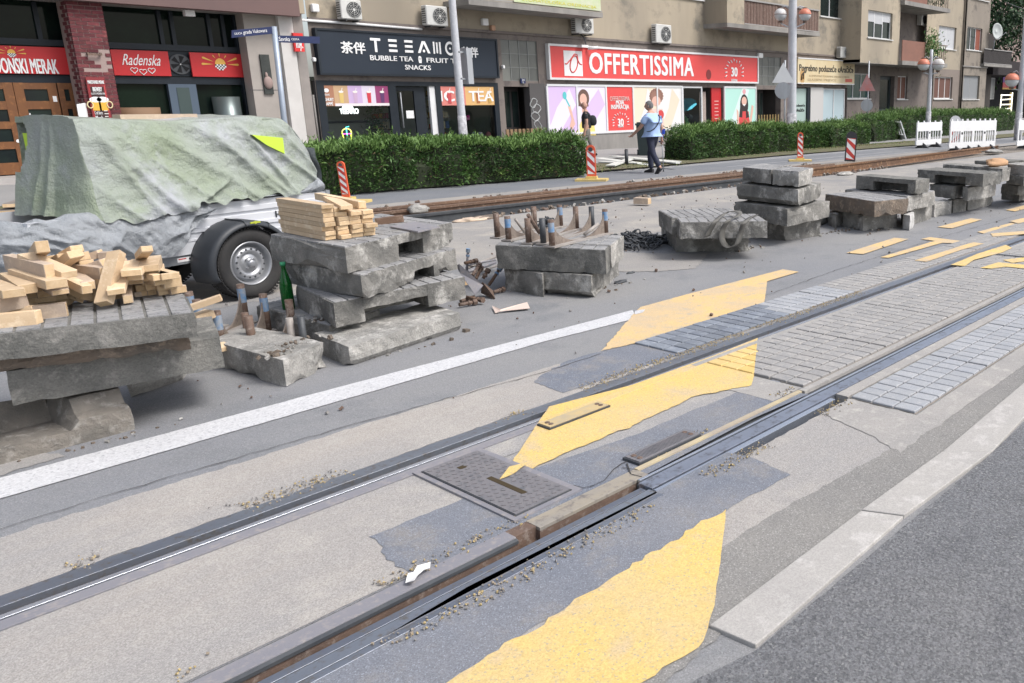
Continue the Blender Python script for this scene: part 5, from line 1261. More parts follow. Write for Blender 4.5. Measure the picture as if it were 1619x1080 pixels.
tag(mb.build('verge_weeds', [mat('weed_green', (.13, .2, .05), .8, (.2, .22, .08), 3, 1), mat('dry_grass', (.32, .27, .15), .9)], origin=(0, 0, 0)), kind='stuff')

# ================================================================ STREET FURNITURE
Mor = mat('post_red', (.62, .05, .03), .55, (.5, .06, .05), 6, 1); Mo2 = mat('post_orange', (.75, .13, .05), .5, (.65, .1, .05), 5, 1)
Mwh = mat('barrier_white', (.78, .79, .8), .55, (.7, .71, .72), 3, 1); Mgrey = mat('pole_grey', (.42, .44, .47), .5, (.34, .35, .37), 5, 1.2, metal=.3, streak=(1, 1, .2))
Mpole = mat('lamp_post_paint', (.52, .54, .58), .6, (.45, .46, .49), 3, 1.2, (.6, .6, .62), 14, bump=.1)
Mye = mat('base_yellow', (.66, .5, .16), .8, (.5, .38, .18), 5, 1.2)
def beacon(label, base, hgt, wd, tilt=0., rim=Mo2, rz=None, basem=Mye, bsz=.34, slant=1):
    c = G(*base); c.z = .002; rz = math.radians(-52) if rz is None else rz
    t = thing('warning_post', label, 'warning post', c, rz, group='red and white warning posts')
    T = WM[t.name] @ Matrix.Rotation(tilt, 4, 'Y')
    if basem is not None:
        mb = MB(); mb.prism([(-bsz, -.2), (bsz, -.2), (bsz, .2), (-bsz, .2)], 0, .045, 0, WM[t.name]); mb.prism([(-.12, -.09), (.12, -.09), (.12, .09), (-.12, .09)], .045, .1, 0, WM[t.name]); mb.build('base', basem, t)
    hw = wd / 2; z0, z1 = .1, hgt
    out = [(-hw, z0), (hw, z0), (hw, z1 - hw)] + [(hw * math.cos(a), z1 - hw + hw * math.sin(a)) for a in (math.pi * k / 8 for k in range(1, 8))] + [(-hw, z1 - hw)]
    mb = MB(); vs = [T @ Vector((x, -.02, z)) for x, z in out] + [T @ Vector((x, .02, z)) for x, z in out]; n = len(out)
    mb.add(vs, [list(range(n)), [n + i for i in range(n)][::-1]] + [(i, n + i, n + (i + 1) % n, (i + 1) % n) for i in range(n)]); mb.build('frame', rim, t)
    iw = hw * .78; zz0, zz1 = z0 + .05, z1 - wd * .62
    mb = MB(); vs = [T @ Vector(p) for p in ((-iw, -.0225, zz0), (iw, -.0225, zz0), (iw, -.0225, zz1), (-iw, -.0225, zz1))]; mb.add(vs, [(0, 1, 2, 3)]); mb.build('white_face', mat('reflective_white', (.8, .8, .8), .4), t)
    k = 0; zc = zz0 - .1; st = wd * .62
    while zc < zz1 + .3:
        q = []
        for x, z in ((-iw, zc), (-iw, zc + st * .8), (iw, zc + st * .8 - slant * iw * 2), (iw, zc - slant * iw * 2)): q.append((x, min(max(z, zz0), zz1)))
        if max(z for _, z in q) - min(z for _, z in q) > .01:
            mb = MB(); mb.add([T @ Vector((x, -.0245, z)) for x, z in q], [(0, 3, 2, 1)]); o = mb.build('red_stripe', Mor, t)
        zc += st * 1.6
    if rim is Mo2:
        mb = MB(); mb.cyl(T @ Vector((0, -.024, z1 - hw * 1.0)), T @ Vector((0, .024, z1 - hw * 1.0)), hw * .5, 14); mb.build('handle_hole', 'black', t)
    return t
beacon('leaning red-framed striped post right behind the neat board pile', (549, 321), .70, .125, -.05, Mo2)
beacon('striped post at the right end of the long hedge, on yellow base', (936, 286), .78, .2, 0, Mo2)
beacon('striped post with a side handle in front of the tall lamp post', (1265, 255), .85, .17, 0, Mo2)
beacon('black-backed red and white striped board beside the rusty stock rail', (1343, 261), .92, .3, .05, mat('board_black', (.03, .03, .035), .5), basem=None)
beacon('striped board top peeping over the white plastic barriers', (1508, 236), 1.25, .42, 0, Mwh, basem=None, slant=-1)
def barrier(label, p0, p1, hgt=1.05, lean=0., feet=True):
    a, b = G(*p0), G(*p1); a.z = b.z = 0; d = b - a; L = d.length; rz = math.atan2(d.y, d.x)
    t = thing('plastic_barrier', label, 'barrier', a, rz, group='white plastic barriers'); T = WM[t.name] @ Matrix.Rotation(lean, 4, 'X')
    zb_, w_ = .12, .05
    mb = MB(); mb.box(0, L, -w_ / 2, w_ / 2, zb_, zb_ + .2, 0, T); mb.box(0, L, -w_ / 2, w_ / 2, hgt * .62, hgt * .94, 0, T); mb.box(0, .09, -w_ / 2, w_ / 2, zb_ + .2, hgt * .62, 0, T); mb.box(L - .09, L, -w_ / 2, w_ / 2, zb_ + .2, hgt * .62, 0, T); mb.box(L / 2 - .1, L / 2 + .1, -w_ / 2, w_ / 2, zb_ + .2, hgt * .62, 0, T)
    mb.box(-.04, .0, -.03, .03, zb_ + .03, zb_ + .18, 0, T); mb.box(L, L + .04, -.03, .03, zb_ + .4, zb_ + .52, 0, T)
    mb.build('panel', Mwh, t)
    for i in range(5): x = .09 + (L - .18) * i / 4; mb = MB(); mb.box(x - .035, x + .035, -.02, .02, hgt * .94, hgt * 1.0, 0, T); mb.build('top_peg', Mwh, t)
    n = 4
    for h_ in (0, 1):
        xa, xb = (.09, L / 2 - .1) if h_ == 0 else (L / 2 + .1, L - .09)
        for i in range(1, n): x = xa + (xb - xa) * i / n; mb = MB(); mb.box(x - .022, x + .022, -.016, .016, zb_ + .2, hgt * .62, 0, T); mb.build('slat', Mwh, t)
    mb = MB(); mb.box(L / 2 - .05, L / 2 + .05, -.028, -.0255, hgt * .52, hgt * .59, 0, T); mb.build('reflector', mat('board_black', (.03, .03, .035)), t)
    if feet:
        for x in (.25 * L, .78 * L):
            mb = MB(); P = [T @ Vector(p) for p in ((x - .06, -.3, 0), (x + .06, -.3, 0), (x + .06, .3, 0), (x - .06, .3, 0), (x - .02, -.04, .2), (x + .02, -.04, .2), (x + .02, .04, .2), (x - .02, .04, .2))]
            mb.hexa(P[:4], P[4:]); mb.build('foot', mat('board_black', (.03, .03, .035)), t)
    return t
barrier('single white slatted barrier left of the striped board top', (1448, 235), (1487, 232))
barrier('white slatted barrier right under the striped board top', (1500, 240), (1537, 238), 1.15)
barrier('white slatted barrier with its left edge against its twin, before the far hedge', (1536, 238), (1572, 236), 1.15)
barrier('white slatted barrier cut by the right picture edge', (1607, 236), (1650, 232), 1.15)
barrier('tipped white slatted barrier stuck in the small hedge clump', (1404, 219), (1434, 224), 1.0, .35, False)

def arc(c, r, a0, a1, n, ax1, ax2): return [c + ax1 * (math.cos(a0 + (a1 - a0) * i / n) * r) + ax2 * (math.sin(a0 + (a1 - a0) * i / n) * r) for i in range(n + 1)]
def pole(label, base, ztop, r0, r1, lamps=None, name='lamp_post', cat='lamp post', lean=(0, 0), dirn=Vector((1, 0, 0)), lr=.2):
    c = G(*base, .034); t = thing(name, label, cat, c, group='lamp posts along the pavement')
    mb = MB(); n = 10; mb.tube([c + Vector((lean[0] * f, lean[1] * f, ztop * f)) for f in (i / n for i in range(n + 1))], [r0 + (r1 - r0) * i / n for i in range(n + 1)], 16); mb.build('mast', Mpole, t)
    mb = MB(); mb.cyl(c, c + Vector((0, 0, 1.3)), r0 * 1.12, 16, r0 * 1.04); mb.build('worn_sleeve', mat('peeling_paint', (.5, .5, .52), .8, (.25, .25, .27), 9, 1.6, bump=.4), t)
    if lamps:
        z, off, cols_ = lamps
        for s, col in zip((-1, 1), cols_):
            p = c + Vector((lean[0] * z / ztop, lean[1] * z / ztop, z)) + dirn * s * off
            q = c + Vector((0, 0, z))
            mb = MB(); mb.tube([q + Vector((0, 0, -.5)), q + dirn * s * off * .5 + Vector((0, 0, -.42)), p + Vector((0, 0, -lr * 1.3))], .025, 8); mb.tube([q + Vector((0, 0, lr * .5)), q + dirn * s * off * .6 + Vector((0, 0, lr * 1.25)), p + Vector((0, 0, lr * 1.0))], .022, 8); mb.build('arm', Mpole, t)
            mb = MB(); mb.ball(p, lr, 0, 24, 10, (1, 1, .95), 1); o = mb.build('cap', col, t)
            mb = MB(); mb.ball(p, lr * .985, 0, 24, 10, (1, 1, 1), -1); mb.build('globe', mat('opal_globe', (.6, .62, .64), .3, (.45, .46, .47), 4, 1), t)
            mb = MB(); mb.cyl(p + Vector((0, 0, -.012)), p + Vector((0, 0, .006)), lr * 1.03, 24); mb.build('rim', mat('rim_brown', (.2, .12, .1), .6), t)
            mb = MB(); mb.cyl(p + Vector((0, 0, -lr * 1.22)), p + Vector((0, 0, -lr * .93)), lr * .32, 12); mb.cyl(p + Vector((0, 0, lr * .9)), p + Vector((0, 0, lr * 1.04)), lr * .38, 12); mb.build('collar', 'rustdark', t)
    return t
Morg = mat('lamp_cap_orange', (.66, .2, .12), .5, (.55, .22, .15), 5, 1.2); Mlw = mat('lamp_cap_white', (.66, .66, .66), .5, (.5, .46, .42), 5, 1.3)
sdir = (AX * 0 + Vector((math.cos(math.radians(-53)), math.sin(math.radians(-53)), 0)))
pole('pale lamp post in front of the tea shop, with a signal box on it', (736, 256), 7.5, .115, .085)
pole('thick lamp post with white and orange globe lamps by the leafy hedge', (1251, 233), 8.2, .19, .14, (4.93, .46, (Mlw, Morg)), dirn=sdir, lr=.24)
pole('slim lamp post with orange and pale globe lamps behind the barriers', (1466, 219), 4.25, .13, .075, (3.55, .36, (Morg, Mlw)), dirn=sdir, lr=.3)
pole('lamp post cut by the right picture edge, one orange globe lamp', (1608, 222), 9, .15, .1, (2.75, .45, (Morg, Mlw)), dirn=sdir, lr=.33)
# signal box on first post
t = thing('signal_box', 'grey box seen from behind, strapped to the tea shop lamp post', 'sign', FY(738, 104, 18.2)); a = FY(731, 76, 18.2); b = FY(744, 133, 18.2)
mb = MB(); mb.box(a.x - .0, b.x + .0, 18.05, 18.3, b.z, a.z); mb.build('housing', Mgrey, t)
mb = MB(); mb.box(b.x, b.x + .012, 18.08, 18.27, b.z + .03, a.z - .03); mb.build('side_rim', Mpole, t)
for z in (b.z + .1, a.z - .12): mb = MB(); mb.box(a.x - .12, a.x, 18.14, 18.2, z, z + .04); mb.build('bracket', Mgrey, t)
# road signs seen from behind
def back_sign(label, base, tri, rnd, trim=None, name='road_sign', m=None, h=2.6, y=None):
    c = G(*base, .034); t = thing(name, label, 'road sign', c, group='road signs seen from behind')
    mb = MB(); mb.cyl(c, c + Vector((0, 0, h)), .035, 12); mb.build('post', Mgrey, t)
    vd = Vector((c.x, c.y, 0)).normalized(); sd = Vector((vd.y, -vd.x, 0))
    (u0, v0), (u1, v1) = tri; d = Vector((c.x, c.y)).length; k = d / FPX * 1.0
    def at(u, v): r = ray(u, v); tt = (c.x * vd.x + c.y * vd.y) / (r.x * vd.x + r.y * vd.y); return Vector((r.x * tt, r.y * tt, H + r.z * tt))
    tp = at((u0 + u1) / 2, v0); bl = at(u0, v1); br = at(u1, v1); off = -vd * .05
    mb = MB(); mb.add([p + off for p in (tp, bl, br)] + [p + off * 1.4 for p in (tp, bl, br)], [(0, 2, 1), (3, 4, 5), (0, 1, 4, 3), (1, 2, 5, 4), (2, 0, 3, 5)]); o = mb.build('triangle_plate', m or Mwh, t); recalc(o)
    (u0, v0), (u1, v1) = rnd; cc = at((u0 + u1) / 2, (v0 + v1) / 2); rr = (at(u1, (v0 + v1) / 2) - at(u0, (v0 + v1) / 2)).length / 2
    mb = MB(); mb.cyl(cc + off, cc + off * 1.4, rr, 28); mb.build('round_plate', Mgrey, t)
    for z in (cc.z, (tp.z + bl.z * 2) / 3): mb = MB(); mb.cyl(Vector((c.x, c.y, z - .03)), Vector((c.x, c.y, z + .03)), .05, 10); mb.build('clamp', Mgrey, t)
    return t
back_sign('white triangle and round plate backs beside the thick lamp post', (1240, 236), ((1221, 99), (1256, 131)), ((1225, 132), (1251, 155)), h=3.2)
back_sign('reddish triangle back above a grey disc, behind the second hedge clump', (1370, 222), ((1358, 117), (1384, 144)), ((1361, 156), (1380, 177)), m=mat('faded_red_plate', (.5, .18, .17), .5, (.4, .25, .25), 5, 1.2), h=3.6)
# street name sign
yS = 13.2; b0 = FY(455, 232, yS); tS = thing('street_sign', 'grey post with two dark blue street name plates above the trailer', 'street sign', (b0.x, yS, .03))
tp = FY(433, 42, yS); mb = MB(); mb.tube([Vector((b0.x, yS, .03)), Vector((b0.x - .0, yS, 1.4)), Vector((tp.x, yS, tp.z))], [.042, .04, .038], 14); mb.build('post', mat('blue_grey_post', (.36, .42, .5), .45, (.3, .34, .4), 4, 1, metal=.3), tS)
Mnavy = mat('street_plate_navy', (.012, .022, .085), .4)
def name_plate(px0, px1, vt, vb, txts, yb, ang):
    a = FY(px0, vt[0], yS); b = FY(px1, vt[1], yS); a2 = FY(px0, vb[0], yS); b2 = FY(px1, vb[1], yS)
    dep = yb
    def pl(p, f): return Vector((p.x, yS + dep * f, p.z))
    c = [a2, b2, b, a]
    mb = MB(); n = Vector((0, -.012, 0)); mb.hexa([c[0] + n, c[1] + n, c[1] - n, c[0] - n], [c[3] + n, c[2] + n, c[2] - n, c[3] - n]); pl_ = mb.build('name_plate', Mnavy, tS)
    ex = (b - a); W_ = ex.length; ex.normalize(); hz = (a - a2).length
    for body, f, hh, wd in txts:
        vs, fs = text_mesh(body, hz * hh, width=W_ * wd, depth=.002); mb = MB()
        o_ = (a + a2) / 2 + (b - a) * f
        mb.add([o_ + ex * p.x + Vector((0, p.y - .014, p.z)) for p in vs], fs); mb.build('lettering', mat('sign_white', (.8, .8, .8), .5), pl_)
name_plate(366, 431, (48, 42), (60, 53.5), [('ULICA', .15, .28, .18), ('grada Vukovara', .56, .62, .58)], 0, 0)
name_plate(437, 505, (56, 58), (67, 69), [('Savska', .17, .6, .25), ('CESTA', .42, .28, .18)], 0, 0)
# black bollard, bin, white boards
c = G(991, 262, .034); mb = MB(); mb.cyl(c, c + Vector((0, 0, .42)), .05, 14); mb.cyl(c + Vector((0, 0, .42)), c + Vector((0, 0, .44)), .04, 14)
tag(mb.build('bollard', Mblk), 'short black bollard between the long hedge and the walking man', 'bollard')
c = G(1022, 247, .034); bn = thing('wheelie_bin', 'dark green wheeled bin behind the walking man', 'bin', c, math.radians(-45)); T = WM[bn.name]; Mbin = mat('bin_green', (.018, .032, .034), .5, (.03, .045, .045), 4, 1)
mb = MB(); mb.hexa([T @ Vector(p) for p in ((-.24, -.27, .04), (.24, -.27, .04), (.24, .27, .04), (-.24, .27, .04))], [T @ Vector(p) for p in ((-.3, -.36, .98), (.3, -.36, .98), (.3, .36, .98), (-.3, .36, .98))]); mb.build('body', Mbin, bn)
mb = MB(); mb.box(-.33, .33, -.4, .38, .98, 1.03, 0, T); mb.box(-.28, .28, -.33, .3, 1.03, 1.07, 0, T); mb.build('lid', Mbin, bn)
mb = MB(); mb.cyl(T @ Vector((-.3, .42, .96)), T @ Vector((.3, .42, .96)), .02, 8); mb.build('handle', Mbin, bn)
for s in (-1, 1): mb = MB(); mb.cyl(T @ Vector((s * .22, .3, .1)), T @ Vector((s * .29, .3, .1)), .1, 16); mb.build('wheel', 'black', bn)
Mbd = mat('white_board', (.66, .67, .64), .7, (.5, .5, .46), 4, 1.2)
for i, (a, b, z, w_) in enumerate((((945, 250), (1035, 262), .06, .35), ((950, 256), (1012, 258), .09, .3), ((970, 247), (1070, 256), .13, .3), ((965, 262), (1000, 250), .12, .25), ((1005, 251), (1072, 258), .17, .14))):
    timber(f'white flat board in the low pile behind the walking man, {("lowest", "second", "long upper", "crossing", "topmost")[i]}', G(*a, z), G(*b, z), w_, .03, M_.setdefault('white_board', Mbd) and 'white_board', group='white boards on the verge')
    o = COL.objects[-1]; o.data.materials[1] = Mbd; o.name = 'white_board'; o['category'] = 'board'

# ================================================================ PEOPLE
Mskin = mat('skin', (.5, .3, .22), .6, (.44, .25, .19), 8, 1); Mnv = mat('navy_cloth', (.018, .022, .045), .85, (.03, .035, .06), 8, 1, bump=.3, bscale=30); Mshirt = mat('pale_blue_shirt', (.38, .52, .78), .85, (.33, .46, .72), 6, 1, bump=.35, bscale=12, dist=.02)
Mshoe = mat('black_shoe', (.015, .015, .018), .6); Mbt = mat('black_cloth', (.014, .015, .02), .85, (.022, .024, .03), 8, 1)
def skin(name, V, E, m, parent, sub=2, root=0):
    me = bpy.data.meshes.new(name); T = WM[parent.name]
    me.from_pydata([v[:3] for v in V], E, []); o = bpy.data.objects.new(name, me); COL.objects.link(o); o.parent = parent; WM[o.name] = T.copy()
    s = o.modifiers.new('skin', 'SKIN'); s.use_smooth_shade = True
    sv_ = me.skin_vertices[0].data
    for i, v in enumerate(V):
        sv_[i].radius = (v[3], v[4] if len(v) > 4 else v[3]); sv_[i].use_root = (i == root)
    ss = o.modifiers.new('s', 'SUBSURF'); ss.levels = sub; ss.render_levels = sub
    me.materials.append(m); return o
def hand(parent, p, d, side, closed=True):
    """palm, four fingers and thumb as one skinned mesh; p wrist, d direction"""
    p, d = Vector(p), Vector(d).normalized(); s = Vector(side).normalized(); s = (s - d * s.dot(d)).normalized(); n = d.cross(s)
    V = [tuple(p) + (.022, .03), tuple(p + d * .05) + (.018, .036), tuple(p + d * .085) + (.014, .036)]; E = [(0, 1), (1, 2)]
    for k, (off, L) in enumerate(((-.027, .062), (-.009, .072), (.009, .068), (.027, .055))):
        a = p + d * .09 + s * off; c1 = a + d * L * .45 + n * (.012 if closed else .004); c2 = c1 + (d * .2 + n * .8 if closed else d * .9 + n * .3).normalized() * L * .5
        i = len(V); V += [tuple(a) + (.009,), tuple(c1) + (.0085,), tuple(c2) + (.007,)]; E += [(2, i), (i, i + 1), (i + 1, i + 2)]
    i = len(V); a = p + d * .035 - s * .038; V += [tuple(a) + (.011,), tuple(a + d * .035 - s * .012 + n * .015) + (.009,)]; E += [(0, i), (i, i + 1)]
    return V, E
def person(label, pos, rz, sc, build):
    t = thing('person', label, 'person', pos, rz); t.scale = (sc, sc, sc); build(t); return t
def head_parts(t, hx, hz, turn, hair, bald=False, y=0.):
    T = Matrix.Translation((hx, y, hz)) @ Matrix.Rotation(turn, 4, 'Z')
    mb = MB(); mb.ball((0, 0, 0), .1, 0, 20, 14, (.98, .78, 1.18)); vs = []
    for p in mb.v:
        q = p.copy()
        if q.z < -.03: q.x *= 1 - (-.03 - q.z) * 1.5 if q.x < 0 else 1; q.y *= 1 - (-.03 - q.z) * 2.2
        if q.x > .08 and abs(q.y) < .03 and -.05 < q.z < .01: q.x += .02
        vs.append(T @ q)
    mb.v = vs; inner = mb
    mb.ball(T @ Vector((.1, 0, -.02)), .016, 0, 8, 6, (1.2, .8, 1.4))
    for s in (-1, 1): mb.ball(T @ Vector((-.005, s * .079, -.01)), .026, 0, 8, 6, (.8, .35, 1.2))
    lo(mb, 'head', Mskin, t)
    mb = MB()
    for s in (-1, 1): mb.ball(T @ Vector((.088, s * .03, .012)), .009, 0, 8, 6)
    lo(mb, 'eyes', mat('eye_dark', (.03, .02, .015), .3), t)
    mb = MB(); mb.box(.088, .098, -.022, .022, -.064, -.057, 0, T); lo(mb, 'mouth', mat('lip', (.35, .12, .1), .6), t)
    if not bald:
        mb = MB(); mb.ball((0, 0, 0), .104, 0, 20, 14, (1.0, .82, 1.2)); keep = MB(); vs = [T @ (Vector((q.x - .008, q.y, q.z + .006)) * (1 + .03 * noise.noise(q * 60))) for q in mb.v]
        fs = [f for f in mb.f if sum(mb.v[i].z for i in f) / len(f) > (.045 if sum(mb.v[i].x for i in f) / len(f) > .02 else -.045)]
        keep.add(vs, fs, 0, True); lo(keep, 'hair', hair, t)
def lo(mb, name, m, t):
    me = bpy.data.meshes.new(name); me.from_pydata([tuple(p) for p in mb.v], [], mb.f); me.materials.append(M_[m] if isinstance(m, str) else m)
    me.polygons.foreach_set('use_smooth', mb.sm); o = bpy.data.objects.new(name, me); COL.objects.link(o); o.parent = t; return o
def walker(t):
    # local: x forward, y left. body: pelvis, legs mid stride, arms, neck as one surface
    hL, hR = hand(t, (.42, .26, .93), (.85, -.1, -.45), (0, 1, 0)), hand(t, (-.02, -.33, .82), (.25, 0, -1), (1, 0, 0))
    V = [(0, 0, .95, .12, .13), (0, 0, 1.12, .12, .15), (0, 0, 1.3, .12, .17), (.02, 0, 1.42, .07, .12), (.05, 0, 1.5, .055), (.06, 0, 1.56, .05),
         (0, .09, .86, .09), (-.1, .1, .50, .058), (-.34, .1, .13, .04), (0, -.09, .86, .09), (.17, -.09, .48, .058), (.16, -.1, .1, .04),
         (.0, .19, 1.38, .06), (.13, .25, 1.14, .046), (.42, .26, .93, .032), (0, -.19, 1.38, .06), (-.06, -.29, 1.1, .046), (-.02, -.33, .82, .03)]
    E = [(0, 1), (1, 2), (2, 3), (3, 4), (4, 5), (0, 6), (6, 7), (7, 8), (0, 9), (9, 10), (10, 11), (3, 12), (12, 13), (13, 14), (3, 15), (15, 16), (16, 17)]
    for (HV, HE), wr in ((hL, 14), (hR, 17)):
        i = len(V); V += HV; E += [(a + i, b + i) for a, b in HE] + [(wr, i)]
    skin('body', V, E, Mskin, t)
    skin('trousers', [(0, 0, .99, .15, .17), (0, 0, .88, .15, .17), (0, .095, .82, .105), (-.09, .1, .50, .078), (-.31, .1, .16, .07), (0, -.095, .82, .105), (.18, -.09, .49, .078), (.155, -.1, .09, .07)], [(0, 1), (1, 2), (2, 3), (3, 4), (1, 5), (5, 6), (6, 7)], Mnv, t)
    skin('shirt', [(0.01, 0, .93, .17, .185), (.02, 0, 1.08, .185, .195), (0, 0, 1.25, .165, .2), (0, 0, 1.37, .13, .18), (.035, 0, 1.46, .07, .075), (0, .2, 1.37, .085), (.09, .26, 1.2, .083), (0, -.2, 1.37, .085), (-.04, -.27, 1.2, .083)], [(0, 1), (1, 2), (2, 3), (3, 4), (3, 5), (5, 6), (3, 7), (7, 8)], Mshirt, t, root=1)
    head_parts(t, .085, 1.63, math.radians(25), mat('grey_hair', (.2, .2, .2), .9, (.1, .1, .1), 40, 1, bump=.5))
    for x, y, z, pit, nm in ((-.30, .1, .06, .7, 'shoe'), (.18, -.1, .0, 0, 'shoe')):
        mb = MB(); T = Matrix.Translation((x, y, z)) @ Matrix.Rotation(pit, 4, 'Y'); pr = [(-.09, .045, .1), (-.02, .045, .11), (.08, .045, .075), (.16, .045, .055), (.2, .03, .04)]; vs = []
        for px_, w_, h_ in pr: vs += [T @ Vector((px_, -w_, 0)), T @ Vector((px_, w_, 0)), T @ Vector((px_, w_ * .8, h_)), T @ Vector((px_, -w_ * .8, h_))]
        mb.add(vs, [(4 * i + a, 4 * i + (a + 1) % 4, 4 * i + 4 + (a + 1) % 4, 4 * i + 4 + a) for i in range(4) for a in range(4)] + [(3, 2, 1, 0), (16, 17, 18, 19)], 0, False); o = lo(mb, nm, Mshoe, t); o.modifiers.new('b', 'BEVEL').width = .01
    mb = MB(); pts = []
    for i in range(29):
        a = i / 28 * 2 * math.pi; pts.append((-.02 + .205 * -math.cos(a) * .92, .17 * math.sin(a), 1.22 + .20 * -math.sin(a)))
    mb.tube([(x, y, z) for x, y, z in pts], .012, 6, closed=True); lo(mb, 'bag_strap', Mbt, t)
man = person('man in pale blue shirt and navy trousers walking with a crutch', G(1033, 274), math.radians(92), .985, walker)
WMc = Matrix.Translation(man.location) @ Matrix.Rotation(math.radians(92), 4, 'Z') @ Matrix.Scale(.985, 4)
cr = thing('crutch', 'grey forearm crutch with blue cuff and handle in the walking man\'s right hand', 'crutch', WMc @ Vector((.3, -.4, 0)))
mb = MB(); mb.cyl(WMc @ Vector((.12, -.52, .01)), WMc @ Vector((-.0, -.36, .74)), .012, 10); mb.build('shaft', Mgrey, cr)
mb = MB(); mb.cyl(WMc @ Vector((-.0, -.36, .74)), WMc @ Vector((-.07, -.335, 1.04)), .02, 10); mb.cyl(WMc @ Vector((-.0, -.36, .76)), WMc @ Vector((.1, -.35, .76)), .018, 10); mb.build('handle', mat('crutch_blue', (.02, .06, .42), .5), cr)
mb = MB(); mb.cyl(WMc @ Vector((-.055, -.33, .96)), WMc @ Vector((-.075, -.325, 1.07)), .052, 14, cap=False); mb.build('cuff', 'crutch_blue' if 'crutch_blue' in M_ else MATS['crutch_blue'], cr)
mb = MB(); mb.cyl(WMc @ Vector((.122, -.523, 0)), WMc @ Vector((.115, -.512, .05)), .018, 10); mb.build('rubber_tip', 'black', cr)
def passer(t):
    hL, hR = hand(t, (.06, .25, .80), (.2, 0, -1), (1, 0, 0)), hand(t, (.02, -.25, .82), (.15, 0, -1), (1, 0, 0))
    V = [(0, 0, .95, .11, .13), (0, 0, 1.12, .11, .14), (0, 0, 1.32, .11, .16), (.0, 0, 1.44, .07, .11), (.02, 0, 1.51, .05), (.03, 0, 1.57, .048),
         (0, .09, .86, .085), (.14, .09, .5, .055), (.12, .1, .1, .04), (0, -.09, .86, .085), (-.08, -.09, .5, .055), (-.25, -.09, .12, .04),
         (.0, .19, 1.4, .055), (-.03, .25, 1.12, .043), (.06, .25, .80, .03), (0, -.19, 1.4, .055), (-.05, -.25, 1.12, .043), (.02, -.25, .82, .03)]
    E = [(0, 1), (1, 2), (2, 3), (3, 4), (4, 5), (0, 6), (6, 7), (7, 8), (0, 9), (9, 10), (10, 11), (3, 12), (12, 13), (13, 14), (3, 15), (15, 16), (16, 17)]
    for (HV, HE), wr in ((hL, 14), (hR, 17)):
        i = len(V); V += HV; E += [(a + i, b + i) for a, b in HE] + [(wr, i)]
    skin('body', V, E, Mskin, t)
    skin('trousers', [(0, 0, .98, .13, .15), (0, 0, .88, .13, .16), (0, .09, .82, .1), (.14, .09, .5, .075), (.12, .1, .09, .065), (0, -.09, .82, .1), (-.08, -.09, .5, .075), (-.24, -.09, .14, .065)], [(0, 1), (1, 2), (2, 3), (3, 4), (1, 5), (5, 6), (6, 7)], mat('khaki', (.2, .19, .17), .85), t)
    skin('polo_shirt', [(0.0, 0, .94, .14, .16), (.01, 0, 1.1, .145, .165), (0, 0, 1.28, .14, .18), (0, 0, 1.4, .12, .16), (.015, 0, 1.49, .065), (0, .2, 1.39, .075), (-.02, .24, 1.22, .072), (0, -.2, 1.39, .075), (-.03, -.24, 1.22, .072)], [(0, 1), (1, 2), (2, 3), (3, 4), (3, 5), (5, 6), (3, 7), (7, 8)], Mbt, t, root=1)
    head_parts(t, .045, 1.64, 0, None, True)
    mb = MB(); T = Matrix.Translation((.045, 0, 1.64)); mb.box(.085, .1, -.07, .07, .0, .032, 0, T); mb.box(.0, .09, .068, .076, .015, .025, 0, T); mb.box(.0, .09, -.076, -.068, .015, .025, 0, T); lo(mb, 'sunglasses', Mshoe, t)
    skin('backpack', [(-.19, 0, 1.0, .09, .14), (-.2, 0, 1.2, .1, .15), (-.17, 0, 1.36, .06, .11)], [(0, 1), (1, 2)], Mbt, t)
    for s in (-1, 1):
        mb = MB(); T = Matrix.Translation((.14 if s > 0 else -.22, s * .095, .0 if s > 0 else .05)) @ Matrix.Rotation(0 if s > 0 else .5, 4, 'Y'); mb.box(-.09, .17, -.045, .045, 0, .07, 0, T); lo(mb, 'shoe', Mshoe, t)
person('bald man in black polo and sunglasses with backpack, walking behind the hedge', G(930, 250, .034), math.radians(135), .965, passer)
# ================================================================ BUILDINGS
YF = 22.8
Mpl = mat('beige_render', (.41, .35, .265), .93, (.3, .26, .205), .4, 1.5, (.2, .18, .15), .8, .25, 40, streak=(1, 1, .22))
Mpld = mat('grimy_render', (.27, .235, .195), .93, (.2, .175, .15), .6, 1.3, (.13, .115, .1), 1.3, .25, 40, streak=(1, 1, .2))
Mbr = mat('brown_grey_plinth', (.155, .13, .118), .88, (.2, .172, .155), .9, 1.2, (.11, .095, .09), 3, .2, 40, streak=(1, 1, .3))
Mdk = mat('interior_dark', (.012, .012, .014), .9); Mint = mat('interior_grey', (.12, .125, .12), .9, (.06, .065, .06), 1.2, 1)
Mfr = mat('anthracite_frame', (.012, .017, .024), .45, (.018, .024, .032), 3, 1, spec=.3); Mwf = mat('white_window_frame', (.72, .73, .74), .5, (.62, .62, .62), 3, 1)
Mgl = mat('dark_window_glass', (.012, .016, .018), .08, (.02, .032, .028), .9, 1.4, spec=.3); Mbl = mat('pale_blind', (.5, .51, .53), .7, (.44, .45, .47), 3, 1)
Mcon = mat('facade_concrete', (.3, .285, .265), .9, (.2, .19, .18), 1.5, 1.4, bump=.2, streak=(1, 1, .3)); Mfascia = mat('purple_brown_fascia', (.155, .095, .088), .7, (.13, .082, .078), .8, 1.2)
Mred = mat('sign_red', (.50, .018, .022), .45); Mcor = mat('sign_coral_red', (.70, .075, .07), .5, (.66, .07, .068), 1.5, 1); Msw = mat('sign_white', (.8, .8, .8), .5); Mgold = mat('sign_gold', (.72, .42, .08), .5)
Mshop = glass()
def fbx(mb, x0, x1, y0, y1, z0, z1, mi=0): return mb.box(x0, x1, y0, y1, z0, z1, mi)
def FB(): return MB(facade_xf)
